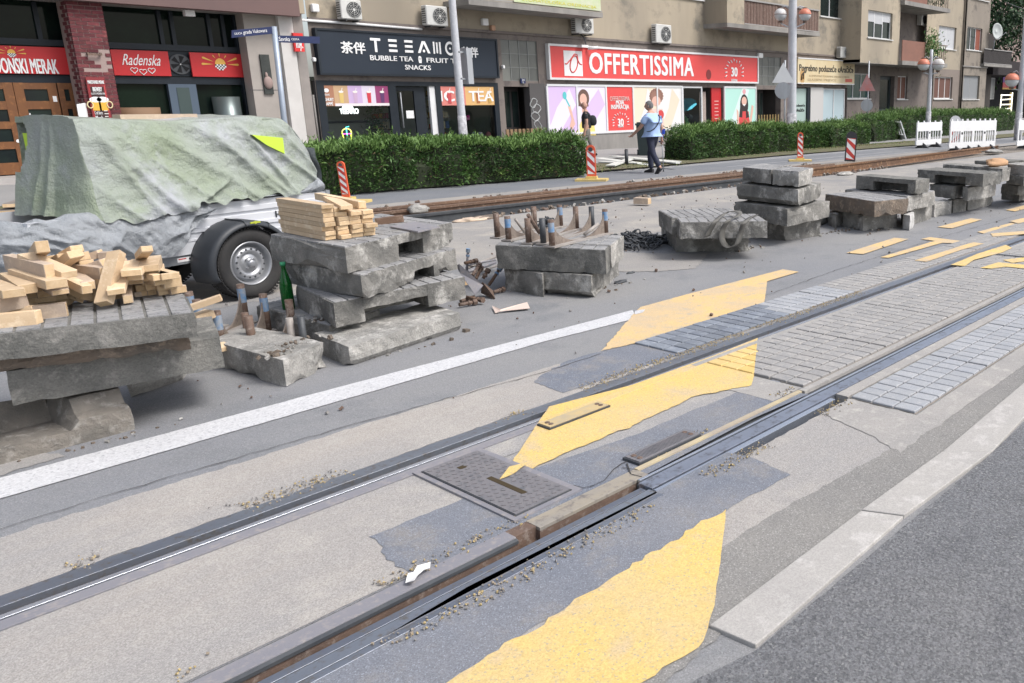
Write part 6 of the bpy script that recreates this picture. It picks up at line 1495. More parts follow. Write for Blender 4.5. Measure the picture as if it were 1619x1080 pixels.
def fx(u, v, y=YF): return fc(u, v, y)[0]
def fz(u, v, y=YF): return fc(u, v, y)[1]
def RC(u0, v0, u1, v1, y=YF): a = fc(u0, v0, y); b = fc(u1, v1, y); return a[0], b[0], b[1], a[1]      # top-left and bottom-right corners -> x0, x1, z0, z1
def fthing(name, label, cat, x, y, z, group=None, kind=None): return thing(name, label, cat, facade_xf((x, y, z)), 0, group, kind)
def wall(parent, name, x0, x1, z0, z1, y, m, holes=(), depth=.3):
    xs = sorted({x0, x1, *[h[0] for h in holes], *[h[1] for h in holes]}); zs = sorted({z0, z1, *[h[2] for h in holes], *[h[3] for h in holes]})
    xs = [x for x in xs if x0 <= x <= x1]; zs = [z for z in zs if z0 <= z <= z1]
    mb = FB()
    for a, b in zip(xs, xs[1:]):
        for c, d in zip(zs, zs[1:]):
            mx, mz = (a + b) / 2, (c + d) / 2
            if any(h[0] < mx < h[1] and h[2] < mz < h[3] for h in holes): continue
            mb.add([(a, y, c), (b, y, c), (b, y, d), (a, y, d)], [(0, 1, 2, 3)])
    for h in holes:
        a, b, c, d = h[:4]; mb.add([(a, y, c), (b, y, c), (b, y, d), (a, y, d), (a, y + depth, c), (b, y + depth, c), (b, y + depth, d), (a, y + depth, d)], [(0, 4, 5, 1), (1, 5, 6, 2), (2, 6, 7, 3), (3, 7, 4, 0)])
    return mb.build(name, m, parent)
def slabbox(parent, name, x0, x1, y0, y1, z0, z1, m): mb = FB(); mb.box(x0, x1, y0, y1, z0, z1); return mb.build(name, m, parent)
def window(parent, r, y, cols=2, m=Mwf, pane=None, blind=0, blindm=None, depth=.12, sill=True, rows=1, fr=.05, shutter=None, label=None):
    x0, x1, z0, z1 = r; mb = FB(); yy_ = y + depth
    mb.box(x0, x1, yy_, yy_ + .06, z0, z0 + fr); mb.box(x0, x1, yy_, yy_ + .06, z1 - fr, z1); mb.box(x0, x0 + fr, yy_, yy_ + .06, z0 + fr, z1 - fr); mb.box(x1 - fr, x1, yy_, yy_ + .06, z0 + fr, z1 - fr)
    for i in range(1, cols): x = x0 + (x1 - x0) * i / cols; mb.box(x - fr / 2, x + fr / 2, yy_, yy_ + .06, z0 + fr, z1 - fr)
    for j in range(1, rows): z = z0 + (z1 - z0) * j / rows; mb.box(x0 + fr, x1 - fr, yy_ + .005, yy_ + .05, z - fr / 3, z + fr / 3)
    w_ = mb.build('window', m, parent)
    for i in range(cols):
        a = x0 + (x1 - x0) * i / cols; b = x0 + (x1 - x0) * (i + 1) / cols
        mb = FB(); mb.add([(a, yy_ + .035, z0), (b, yy_ + .035, z0), (b, yy_ + .035, z1), (a, yy_ + .035, z1)], [(0, 1, 2, 3)]); mb.build('pane', pane or Mgl, w_)
        bz = blind[i] if isinstance(blind, (list, tuple)) else blind
        if bz: mb = FB(); mb.box(a + .03, b - .03, yy_ + .004, yy_ + .03, z1 - (z1 - z0) * bz, z1 - .02); mb.build('blind', (blindm[i] if isinstance(blindm, (list, tuple)) else blindm) or Mbl, w_)
    if sill: mb = FB(); mb.box(x0 - .06, x1 + .06, y - .07, y + .1, z0 - .05, z0); mb.build('sill', Msill, w_)
    return w_
Msill = mat('stone_sill', (.55, .55, .54), .7)
# -------------------------------------------------- middle block
XB0, XB1, ZT = fx(489, 60), 37.7, 10.5
bl = fthing('apartment_building', 'long beige rendered block with shops at street level and balconies above', 'building', 24, YF, 0)
rTea = RC(500, 127, 787, 221); rEnt = RC(791, 62, 857, 210); rOff = (fx(866, 137), fx(1195, 137), fz(866, 214), fz(1030, 136)); rEnt2 = RC(1197, 89, 1234, 205); rFun = RC(1256, 138, 1338, 205)
rEnt = (rEnt[0], rEnt[1], 0.1, rEnt[3]); rEnt2 = (rEnt2[0], rEnt2[1], 0.1, rEnt2[3]); rTea = (rTea[0], rTea[1], .45, rTea[3]); rFun = (rFun[0], rFun[1], .15, rFun[3])
rGl = (fx(1078, 138), fx(1143, 138), .2, rOff[3] - .03)
rW1 = RC(1298, -30, 1331, 30); rW0 = RC(1050, -60, 1130, 3)
zBand = fz(900, 60)
wall(bl, 'upper_wall', XB0, XB1, zBand, ZT, YF, Mpl, [rW1, rW0])
wall(bl, 'shop_level_wall', XB0, XB1, 0, zBand, YF, Mbr, [rTea, rEnt, rGl, rEnt2, rFun])
slabbox(bl, 'band_course', XB0, XB1, YF - .06, YF, zBand - .02, zBand + .06, Mbr)
slabbox(bl, 'plinth', fx(862, 230), rGl[0], YF - .04, YF, 0, rOff[2] - .02, Mcon)
slabbox(bl, 'roof', XB0, XB1 + 14, YF + .3, YF + 12, ZT - .2, ZT, Mcon)
window(bl, rW1, YF, 2, blind=(.0, .35)); window(bl, rW0, YF, 3)
def room(parent, r, y, dep=2.2, m=Mint, fm=None):
    x0, x1, z0, z1 = r; mb = FB(); e = .05
    mb.add([(x0 - e, y, z0), (x1 + e, y, z0), (x1 + e, y + dep, z0), (x0 - e, y + dep, z0), (x0 - e, y, z1 + .1), (x1 + e, y, z1 + .1), (x1 + e, y + dep, z1 + .1), (x0 - e, y + dep, z1 + .1)], [(0, 1, 2, 3), (4, 7, 6, 5), (3, 2, 6, 7), (0, 3, 7, 4), (1, 5, 6, 2)])
    return mb.build('room', m, parent)
# tea shop front
tea = room(bl, rTea, YF + .3, 1.9, mat('tea_shop_wall', (.5, .52, .48), .9))
for a, b in ((500, 512), (613, 625), (688, 696), (780, 787)):
    slabbox(bl, 'shopfront_post', fx(a, 140), fx(b, 140), YF - .02, YF + .08, rTea[2], rTea[3], Mfr)
slabbox(bl, 'shopfront_post', fx(679, 140), fx(688, 140), YF + .02, YF + .12, rTea[2], rTea[3], Mwf)
slabbox(bl, 'shopfront_head', rTea[0], rTea[1], YF - .021, YF + .1, rTea[3] - .12, rTea[3], Mfr)
slabbox(bl, 'shopfront_sill', rTea[0], rTea[1], YF - .06, YF + .1, rTea[2] - .1, rTea[2] + .06, Mfr)
for a, b in ((512, 613), (696, 780)):
    mb = FB(); x0_, x1_ = fx(a, 160), fx(b, 160); mb.add([(x0_, YF + .05, rTea[2]), (x1_, YF + .05, rTea[2]), (x1_, YF + .05, rTea[3]), (x0_, YF + .05, rTea[3])], [(0, 1, 2, 3)]); mb.build('shop_window', Mshop, bl)
dx0, dx1 = fx(626, 160), fx(676, 160); dr = slabbox(bl, 'door', dx0, dx0 + .12, YF + .12, YF + .18, .45, rTea[3] - .14, Mfr)
mb = FB(); mb.box(dx1 - .35, dx1, YF + .12, YF + .18, .45, rTea[3] - .14); mb.box(dx0 + .12, dx1 - .35, YF + .12, YF + .18, rTea[3] - .26, rTea[3] - .14); mb.build('door_frame', Mfr, dr)
mb = FB(); mb.add([(dx0 + .12, YF + .15, .45), (dx1 - .35, YF + .15, .45), (dx1 - .35, YF + .15, rTea[3] - .2), (dx0 + .12, YF + .15, rTea[3] - .2)], [(0, 1, 2, 3)]); mb.build('door_glass', Mshop, dr)
mb = FB(); mb.cyl((dx0 + .2, YF + .07, 1.0), (dx0 + .2, YF + .07, 2.0), .02, 8); mb.build('handle', Mgrey, dr)
mb = FB(); p = RC(645, 175, 658, 187); mb.box(p[0], p[1], YF + .10, YF + .118, p[2], p[3]); mb.build('notice', Msw, dr)
def fposter(parent, r, y, m, name='poster'): mb = FB(); mb.box(r[0], r[1], y - .008, y, r[2], r[3]); return mb.build(name, m, parent)
def flat(parent, pts, y, m, name='print', k=.006):
    mb = FB(); n = len(pts); mb.add([(x, y - k, z) for x, z in pts], [list(range(n))]); o = mb.build(name, m, parent)
    if o.data.polygons[0].normal.y > 0: o.data.flip_normals()
    bm = bmesh.new(); bm.from_mesh(o.data); bmesh.ops.triangulate(bm, faces=bm.faces); bm.to_mesh(o.data); bm.free(); return o
def ell(cx, cz, rx, rz, n=20, a0=0, a1=6.2832): return [(cx + rx * math.cos(a0 + (a1 - a0) * i / n), cz + rz * math.sin(a0 + (a1 - a0) * i / n)) for i in range(n)]
C_ = lambda n, c, r=.6: mat('print_' + n, c, r)
# poster strips in the tea shop window
def strip_poster(u0, v0, u1, v1, label):
    r = RC(u0, v0, u1, v1); t = fthing('window_poster', label, 'poster', (r[0] + r[1]) / 2, YF, r[2]); return t, r
t, r = strip_poster(503, 135, 616, 167, 'row of five drink pictures across the top of the left tea shop window'); W_ = (r[1] - r[0]) / 5; Hh = r[3] - r[2]
def cup(par, cx, z0, w_, h_, y, m):
    flat(par, [(cx - w_ * .38, z0), (cx + w_ * .38, z0), (cx + w_ * .5, z0 + h_), (cx - w_ * .5, z0 + h_)], y, m, 'cup')
    flat(par, ell(cx, z0 + h_, w_ * .55, w_ * .25, 14), y, C_('cream', (.75, .72, .68)), 'lid', .0075)
    flat(par, [(cx, z0 + h_), (cx + .02, z0 + h_), (cx + .05, z0 + h_ * 1.35), (cx + .03, z0 + h_ * 1.35)], y, C_('cream', (.75, .72, .68)), 'straw', .009)
for i, (c, cc) in enumerate((((.36, .17, .1), None), ((.5, .33, .19), (.62, .45, .15)), ((.52, .38, .6), (.5, .35, .5)), ((.64, .58, .68), (.55, .04, .06)), ((.27, .04, .14), (.1, .03, .12)))):
    p_ = fposter(t, (r[0] + i * W_, r[0] + (i + 1) * W_, r[2], r[3]), YF - .0, C_(f'panel{i}', c))
    if cc: cup(t, r[0] + (i + .5) * W_, r[2] + .08, W_ * .32, Hh * .55, YF - .008, C_(f'drink{i}', cc)); flat(t, [(r[0] + i * W_, r[2]), (r[0] + (i + 1) * W_, r[2]), (r[0] + (i + 1) * W_, r[2] + Hh * .13), (r[0] + i * W_, r[2] + Hh * .13)], YF - .008, C_('pale', (.72, .66, .68)), 'print', .003)
letter(t, 'JOGHURT', r[0] + W_ * .5, YF - .012, r[2] + Hh * .30, .1, Msw, width=W_ * .85, bold=.03); letter(t, 'FRAPPÉ', r[0] + W_ * .5, YF - .012, r[2] + Hh * .13, .1, Msw, width=W_ * .7, bold=.03); letter(t, 'TEEAMO', r[0] + W_ * .5, YF - .012, r[2] + Hh * .55, .05, Msw, width=W_ * .4)
flat(t, ell(r[0] + W_ * .5, r[2] + Hh * .76, W_ * .17, Hh * .1), YF - .008, Msw)
t, r = strip_poster(694, 136, 783, 166, 'wide coral and orange ICE TEA poster in the right tea shop window'); W_ = r[1] - r[0]; Hh = r[3] - r[2]
fposter(t, (r[0], r[0] + W_ * .45, r[2], r[3]), YF, C_('coral', (.62, .2, .17))); fposter(t, (r[0] + W_ * .45, r[1], r[2], r[3]), YF, C_('orange', (.66, .4, .16)))
letter(t, 'ICE', r[0] + W_ * .2, YF - .012, r[2] + Hh * .48, .3, Msw, width=W_ * .4, bold=.04); letter(t, 'TEA', r[0] + W_ * .74, YF - .012, r[2] + Hh * .48, .3, Msw, width=W_ * .46, bold=.04)
for f, c in ((.16, (.5, .06, .07)), (.68, (.4, .14, .04)), (.9, (.5, .3, .08))): cup(t, r[0] + W_ * f, r[2] + .06, W_ * .075, Hh * .6, YF - .014, C_(f'tea{f}', c))
# things inside the tea shop
def shelfbox(x0, x1, y, z, h, label, seed):
    rs = random.Random(seed); t = fthing('shelf', label, 'shelf', (x0 + x1) / 2, y, .5)
    for k in range(5):
        zz_ = .6 + k * .33; mb = FB(); mb.box(x0, x1, y, y + .3, zz_ - .02, zz_); mb.build('board', mat('shelf_brown', (.1, .07, .05), .8), t)
        x = x0 + .03
        while x < x1 - .12:
            w_ = rs.uniform(.07, .14); mb = FB(); mb.box(x, x + w_, y + .02, y + .2, zz_, zz_ + rs.uniform(.12, .24)); mb.build('packet', C_(f'pack{rs.randint(0, 6)}', ((.5, .1, .05), (.55, .35, .1), (.4, .3, .2), (.1, .25, .15), (.6, .5, .35), (.35, .08, .15), (.1, .15, .3))[rs.randint(0, 6)]), t); x += w_ + .015
shelfbox(fx(697, 160), fx(722, 160) + .1, YF + .6, .6, 1.6, 'shelf of snack packets seen through the right tea shop window', 3)
shelfbox(fx(636, 170), fx(654, 170) + .2, YF + 1.6, .6, 1.2, 'shelf of small packets seen through the tea shop door', 5)
t = fthing('counter', 'pale grey counter inside the left tea shop window', 'counter', fx(560, 190), YF + 1.4, .45); slabbox(t, 'front', fx(520, 200) + .3, fx(600, 200) + .4, YF + 1.4, YF + 1.9, .45, 1.15, mat('counter_grey', (.3, .3, .28), .8)); slabbox(t, 'top', fx(520, 200) + .25, fx(600, 200) + .45, YF + 1.35, YF + 1.95, 1.15, 1.2, Mfr)
Mneon = mat('lit_white_sign', (.8, .8, .8), .5, emit=(1, 1, 1), emis=2.5)
t = fthing('lit_sign', 'glowing white shop name inside the left tea shop window', 'sign', fx(560, 176), YF + .35, 2); letter(t, 'TEEAMO', fx(561, 176) + .05, YF + .4, fz(561, 176), .14, Mneon, width=fx(575, 176) - fx(545, 176), bold=.04); flat(t, ell(fx(561, 169), fz(561, 170), .16, .06), YF + .4, Mneon)
t = fthing('neon_cup', 'cup-shaped neon light in pink, yellow and cyan low in the left tea shop window', 'neon light', fx(552, 212), YF + .12, fz(552, 224))
cx, cz, s_ = fx(552, 212), fz(552, 214), .13
for nm, pts, c in (('outline', [(cx - s_, cz + s_ * .6), (cx - s_ * .7, cz - s_ * 1.2), (cx + s_ * .7, cz - s_ * 1.2), (cx + s_, cz + s_ * .6)], (.8, .9, .1)), ('dome', ell(cx, cz + s_ * .6, s_, s_ * .8, 10, 0, 3.3), (.9, .8, .2)), ('band', [(cx - s_, cz + s_ * .3), (cx + s_, cz + s_ * .3)], (.9, .1, .6)), ('straw', [(cx, cz - s_ * 1.2), (cx, cz + s_ * 1.7), (cx + s_ * .6, cz + s_ * 1.8)], (.1, .8, .8))):
    mb = FB(); mb.tube([(x, YF + .12, z) for x, z in pts], .014, 6); mb.build(nm, mat('neon_' + nm, c, .5, emit=c, emis=2.5), t)
for i, (u, v, c) in enumerate(((755, 214, (.2, .15, .5)), (766, 215, (.7, .7, .7)), (778, 212, (.5, .2, .2)))):
    lump(f'{("purple", "white", "pink")[i]} plush-like toy on the sill of the right tea shop window', facade_xf((fx(u, v), YF + .2, .55)), .11, C_(f'toy{i}', c), 'window_toy', 'toy', (1, .7, 1.5), i, .15)
t = fthing('bubble_tea_sign', 'small magenta and white cup sign hanging in the right tea shop window', 'sign', fx(740, 190), YF + .3, fz(740, 200)); r = RC(732, 186, 752, 193); flat(t, [(r[0], r[2]), (r[1], r[2] + .07), (r[1], r[3] + .07), (r[0], r[3])], YF + .3, C_('magenta', (.7, .05, .3))); letter(t, 'BUBBLE TEA', (r[0] + r[1]) / 2, YF + .29, (r[2] + r[3]) / 2 + .03, .06, Msw, width=(r[1] - r[0]) * .85); flat(t, [(fx(737, 186), r[3]), (fx(743, 186), r[3] + .03), (fx(744, 179), r[3] + .2), (fx(736, 179), r[3] + .18)], YF + .3, Msw)
t = fthing('hanging_plants', 'green trailing plants in the left tea shop window', 'plant', fx(608, 190), YF + .5, 1); mb = FB()
leaf_cloud(mb, 420, lambda: (Vector((fx(600, 190) + random.gauss(.15, .16), YF + .35 + random.random() * .3, random.uniform(.7, 1.9))), Vector((0, -1, 0))), .1, .02); mb.build('leaves', mat('plant_green', (.03, .09, .03), .6), t)['kind'] = 'stuff'
# TEEAMO sign
r = RC(492, 43, 784.5, 124); r = (r[0], r[1], r[2] + .0, fz(640, 53.5)); ts = fthing('shop_sign', 'anthracite sign board lettered TEEAMO above the tea shop', 'shop sign', (r[0] + r[1]) / 2, YF, r[2])
mb = FB(); mb.box(r[0], r[1], YF - .16, YF - .001, r[2], r[3]); mb.build('board', mat('anthracite_board', (.02, .028, .042), .5, (.023, .032, .046), 1, 1, spec=.3), ts)
mb = FB()
for a in ((r[0], r[1], r[2], r[2] + .05), (r[0], r[1], r[3] - .05, r[3]), (r[0], r[0] + .05, r[2] + .05, r[3] - .05), (r[1] - .05, r[1], r[2] + .05, r[3] - .05)): mb.box(a[0], a[1], YF - .19, YF - .16, a[2], a[3])
mb.build('frame', Mfr, ts)
yS_ = YF - .165
def bar(x, z, w_, h_, nm='lettering'): mb = FB(); mb.box(x - w_ / 2, x + w_ / 2, yS_ - .012, yS_, z - h_ / 2, z + h_ / 2); o = mb.build(nm, Msw, ts); bv = o.modifiers.new('b', 'BEVEL'); bv.width = .012; return o
def lx(u): return fx(u, 74)
zc = fz(640, 74); lh = .34
x = lx(589); bar(x, zc + lh * .42, .30, .07); bar(x, zc - .04, .075, lh * .9)
for u in (616, 641):
    x = lx(u)
    for k, w_ in ((1, .26), (0, .24), (-1, .26)): bar(x + (.0 if k else -.0), zc + k * lh * .40, w_, .07)
x = lx(664.5); mb = FB()
for s in (-1, 1): mb.add([(x, yS_ - .012, zc + lh * .5), (x + s * .05, yS_ - .012, zc + lh * .5), (x + s * .2, yS_ - .012, zc - lh * .48), (x + s * .12, yS_ - .012, zc - lh * .48), (x, yS_ - .012, zc + lh * .28)], [(0, 1, 2, 3, 4) if s < 0 else (4, 3, 2, 1, 0)])
mb.build('lettering', Msw, ts); flat(ts, ell(x, zc - lh * .3, .04, .04), yS_, Msw, 'dot')
x = lx(685.5)
for k in (-1, 0, 1): bar(x + k * .1, zc - (.0), .055, lh if k else lh * .9)
x = lx(706); n = 28; ro, ri = .2, .13; mb = FB(); a_ = ell(x, zc, ro * .85, ro, n); b_ = ell(x, zc, ri * .85, ri, n); mb.add([(p, yS_ - .012, q) for p, q in a_] + [(p, yS_ - .012, q) for p, q in b_], [(i, n + i, n + (i + 1) % n, (i + 1) % n) for i in range(n)]); o = mb.build('lettering', Msw, ts); flat(ts, ell(x, zc, .03, .03), yS_, Msw, 'dot')
letter(ts, '茶伴', lx(553), yS_ - .008, fz(553, 76), .3, Msw, width=lx(572) - lx(533), bold=.03); letter(ts, '茶伴', lx(737), yS_ - .008, fz(737, 83), .3, Msw, width=lx(750) - lx(724), bold=.03)
z2 = fz(620, 93); letter(ts, 'BUBBLE TEA', (lx(578) + lx(646)) / 2, yS_ - .008, z2, .13, Msw, width=lx(646) - lx(578), bold=.03); letter(ts, 'FRUIT TEA', (lx(667) + lx(728)) / 2, yS_ - .008, z2 - .01, .13, Msw, width=lx(728) - lx(667), bold=.03); letter(ts, 'SNACKS', lx(652.5), yS_ - .008, fz(652, 107), .13, Msw, width=lx(673) - lx(632), bold=.03)
flat(ts, [(lx(655), z2 - .1), (lx(659), z2 - .1), (lx(660), z2 + .03), (lx(654), z2 + .03)], yS_, Msw, 'cup_mark'); flat(ts, ell(lx(657), z2 + .05, .05, .05, 12), yS_, Msw, 'cup_mark')
# entrance 24 between the shops
def entrance(r, zt, label_num, door_x, num):
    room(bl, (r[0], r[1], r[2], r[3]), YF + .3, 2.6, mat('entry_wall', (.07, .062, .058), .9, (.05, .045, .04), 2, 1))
    slabbox(bl, 'transom_beam', r[0], r[1], YF + .02, YF + .3, zt - .1, zt + .08, Mbr)
    mb = FB(); n = 4; x0_, x1_ = r[0], r[1]; z0_, z1_ = zt + .08, r[3]
    for i in range(n + 1): x = x0_ + (x1_ - x0_) * i / n; mb.box(x - .012, x + .012, YF + .03, YF + .06, z0_, z1_)
    for j in range(4): z = z0_ + (z1_ - z0_) * j / 3; mb.box(x0_, x1_, YF + .031, YF + .058, z - .012, z + .012)
    w_ = mb.build('transom_window', mat('grid_steel', (.22, .23, .22), .6), bl)
    for i in range(n):
        for j in range(3):
            a = x0_ + (x1_ - x0_) * i / n; b = x0_ + (x1_ - x0_) * (i + 1) / n; c = z0_ + (z1_ - z0_) * j / 3; d = z0_ + (z1_ - z0_) * (j + 1) / 3
            mb = FB(); mb.add([(a + .012, YF + .05, c + .012), (b - .012, YF + .05, c + .012), (b - .012, YF + .05, d - .012), (a + .012, YF + .05, d - .012)], [(0, 1, 2, 3)]); mb.build('pane', mat('frosted_pane', (.16, .165, .15), .35, (.1, .105, .1), 1.2, 1.3, rnd=.2), w_)
    dz = zt - .1; d_ = slabbox(bl, 'door', door_x[0], door_x[1], YF + .62, YF + .68, .1, dz, mat('entry_door', (.035, .03, .03), .6)); mb = FB(); q = (door_x[1] - door_x[0]) / 3
    for i in (0, 1, 2): mb.box(door_x[0] + q * i + .05, door_x[0] + q * (i + 1) - .05, YF + .6, YF + .62, .9, dz - .15)
    mb.build('door_glass', Mgl, d_); mb = FB(); mb.box(door_x[0] + q * .97, door_x[0] + q * 1.1, YF + .59, YF + .63, .1, dz); mb.build('door_post', mat('door_red', (.12, .035, .03), .6), d_)
entrance(rEnt, fz(820, 132), '24', (rEnt[0] + .05, rEnt[0] + (rEnt[1] - rEnt[0]) * .72), 24); entrance(rEnt2, fz(1215, 138), '', (rEnt2[0] + .05, rEnt2[0] + (rEnt2[1] - rEnt2[0]) * .7), 0)
r = RC(822, 124, 830, 132); t = fthing('house_number_plate', 'small blue house number plate above the entrance between the shops', 'sign', r[0], YF, r[2]); mb = FB(); mb.box(r[0], r[1], YF - .04, YF, r[2], r[3]); mb.build('plate', Mnavy, t); letter(t, '24', (r[0] + r[1]) / 2, YF - .045, (r[2] + r[3]) / 2 + .03, .07, Msw); letter(t, 'D', (r[0] + r[1]) / 2, YF - .045, (r[2] + r[3]) / 2 - .05, .05, Msw)
t = fthing('graffiti', 'grey spray-painted tag on the dark wall beside the first entrance', 'graffiti', fx(848, 170), YF, 1); rs = random.Random(5)
for k, (u, v) in enumerate(((843, 163), (848, 172), (846, 184), (850, 198))):
    mb = FB(); pts = []; cx_, cz_ = fx(u, v), fz(u, v)
    for i in range(14): a = i / 13 * 6.8 + k; pts.append((cx_ + math.cos(a) * .13 * (1 + .4 * math.sin(a * 2 + k)), YF - .014, cz_ + math.sin(a) * .15))
    mb.tube(pts, .018, 5); mb.build('stroke', mat('graffiti', (.36, .37, .37), .9), t)
slabbox(bl, 'side_pillar', fx(838, 160), fx(862, 160), YF - .012, YF + .3, 0, fz(850, 132), mat('entry_grey', (.09, .085, .085), .9))
# OFFERTISSIMA sign
r = (fx(863, 98), fx(1195, 110), fz(865, 126), fz(863, 69)); so = fthing('shop_sign', 'long coral-red sign board lettered OFFERTISSIMA with a white frame', 'shop sign', (r[0] + r[1]) / 2, YF, r[2])
mb = FB(); mb.box(r[0] + .07, r[1] - .07, YF - .13, YF - .001, r[2] + .07, r[3] - .07); mb.build('board', Mcor, so)
mb = FB()
for a in ((r[0], r[1], r[2], r[2] + .07), (r[0], r[1], r[3] - .07, r[3]), (r[0], r[0] + .07, r[2] + .07, r[3] - .07), (r[1] - .07, r[1], r[2] + .07, r[3] - .07)): mb.box(a[0], a[1], YF - .17, YF - .002, a[2], a[3])
mb.build('frame', Mwf, so); yO = YF - .133
q = (fx(887.5, 100), fx(916.5, 100), fz(888, 120), fz(888, 80)); fposter(so, q, yO, Msw, 'logo_square'); cx, cz, sw_, sh_ = (q[0] + q[1]) / 2, (q[2] + q[3]) / 2, q[1] - q[0], q[3] - q[2]
def stroke(par, pts, y, r_, m, nm='stroke', closed=False): mb = FB(); mb.tube([(a, y, b) for a, b in pts], r_, 6, closed=closed); return mb.build(nm, m, par)
el = [(cx + .02 + math.cos(a) * sw_ * .2 + math.sin(a) * sw_ * .08, cz - .02 + math.sin(a) * sh_ * .33) for a in (2 * math.pi * i / 24 for i in range(24))]; stroke(so, el, yO - .012, .022, Mcor, 'logo', True)
stroke(so, [(cx - sw_ * .46, cz - sh_ * .02), (cx - sw_ * .36, cz - sh_ * .03), (cx - sw_ * .18, cz + sh_ * .12), (cx + sw_ * .08, cz + sh_ * .38), (cx + sw_ * .22, cz + sh_ * .36), (cx + sw_ * .26, cz + sh_ * .12), (cx + sw_ * .34, cz), (cx + sw_ * .46, cz - sh_ * .04)], yO - .012, .02, Mcor, 'logo')
letter(so, 'OFFERTISSIMA', (fx(927, 100) + fx(1092.5, 104)) / 2, yO - .006, fz(1010, 103), .70, Msw, width=fx(1092.5, 104) - fx(927, 100), bold=.035, spacing=1.08)
def burst(par, cx, cz, R_, y, m):
    for k in range(13):
        a = math.radians(-20 + 220 * k / 12); r0_ = R_ * (.72 if k % 2 else .8); r1_ = r0_ + R_ * .2
        stroke(par, [(cx + math.cos(a) * r0_ * 1.25, cz + math.sin(a) * r0_), (cx + math.cos(a + .06) * r1_ * 1.25, cz + math.sin(a + .06) * r1_)], y, R_ * .04, m, 'ray')
cx, cz = fx(1157, 113), fz(1157, 114); letter(so, '30', cx, yO - .006, cz, .36, Msw, bold=.05, width=.44); letter(so, 'GODINA', cx, yO - .006, cz - .34, .1, Msw, width=.42, bold=.03); burst(so, cx, cz, .55, yO - .008, Msw)
cx, cz = fx(1116.5, 118), fz(1116.5, 118); flat(so, ell(cx, cz, .16, .2), yO, C_('sticker_dark_red', (.2, .03, .03)), 'round_sticker')
# poster wall under it
Mal = mat('white_alu', (.66, .67, .68), .5)
zt_, zb_ = rOff[3], rOff[2]
pw = fthing('poster_wall', 'white-framed row of large advertising pictures under the long coral-red sign', 'poster wall', fx(970, 180), YF, zb_)
def panel(u0, u1, m, nm='poster_panel'): a, b = fx(u0, 175), fx(u1, 175); mb = FB(); mb.box(a, b, YF - .05, YF - .001, zb_ + .06, zt_ - .05); return mb.build(nm, m, pw), a, b
mb = FB(); mb.box(fx(865, 175), fx(1078, 175), YF - .075, YF - .002, zt_ - .05, zt_ + .02); mb.box(fx(865, 175), fx(1003, 175), YF - .075, YF - .002, zb_ - .02, zb_ + .06)
mb.box(fx(1003, 175), fx(1078, 175), YF - .075, YF - .002, zb_ - .02, zb_ + .06)
for u in (865, 911.5, 957.5, 1000, 1038, 1077): mb.box(fx(u, 175) - .035, fx(u, 175) + .035, YF - .076, YF - .003, zb_ + .06, zt_ - .05)
mb.build('frame', Mal, pw); Mlil = C_('lilac', (.62, .47, .72)); Mlil2 = C_('lilac_pale', (.74, .68, .8)); Mcrm = C_('cream_panel', (.76, .66, .52)); Mcrp = C_('cream_pale', (.76, .75, .74)); Mmint = C_('mint', (.42, .7, .62)); Mmp = C_('mint_pale', (.62, .78, .74))
Msk = C_('print_skin', (.68, .42, .34)); Mhb = C_('brown_hair', (.13, .075, .06)); Mhd = C_('dark_hair', (.03, .02, .02)); Myl = C_('print_yellow', (.78, .62, .2)); Mrd = C_('print_red', (.6, .06, .06)); Mtl = C_('teal', (.1, .5, .52))
yP = YF - .052
def diag(a, b, pts, m): flat(pw, [(a + (b - a) * x, zb_ + .06 + (zt_ - zb_ - .11) * z) for x, z in pts], yP, m, 'print', .002)
for (u0, u1, bgm, fg) in ((865, 911.5, Mlil, Mlil2), (911.5, 957.5, Mlil2, Mlil), (1000, 1038, Mcrm, Mcrp), (1038, 1077, Mcrp, Mcrm)):
    _, a, b = panel(u0, u1, bgm); diag(a, b, [(.0, .1), (.35, 0), (.95, .6), (.75, .95), (.3, .55)] if u0 < 1000 else [(.1, .0), (.5, 0), (.9, .7), (.6, .98), (.45, .5)], fg)
panel(959, 999, Mcor)
def P_(u, v): return fx(u, v), fz(u, v)
def pf(pts, m, k=.004, nm='print'): return flat(pw, [P_(u, v) for u, v in pts], yP, m, nm, k)
def pe(u, v, ru, rv, m, k=.004, n=18, nm='print'): x, z = P_(u, v); sx = fx(u + 1, v) - x; sz = fz(u, v - 1) - z; return flat(pw, ell(x, z, ru * sx, rv * sz, n), yP, m, nm, k)
# woman with brush
pf([(918, 190), (925, 183), (936, 188), (941, 214), (908, 214)], Myl, .004); pe(921, 155, 9, 14, Mhb, .005); pf([(912, 152), (913, 168), (918, 168), (918, 150)], Mhb, .006); pf([(925, 150), (929, 168), (925, 169)], Mhb, .006)
pe(920.5, 157, 5.6, 9, Msk, .007); pf([(917, 162), (924, 162), (921, 167)], Msw, .008); pf([(918, 164), (924, 164), (926, 176), (919, 178)], Msk, .0035)
pf([(896, 168), (900, 166), (905, 186), (908, 196), (903, 205), (899, 200), (902, 188)], Msk, .004); pf([(891, 155), (893, 154), (900, 168), (898, 169)], Mtl, .005); pe(891, 151, 3.2, 6, Mtl, .006)
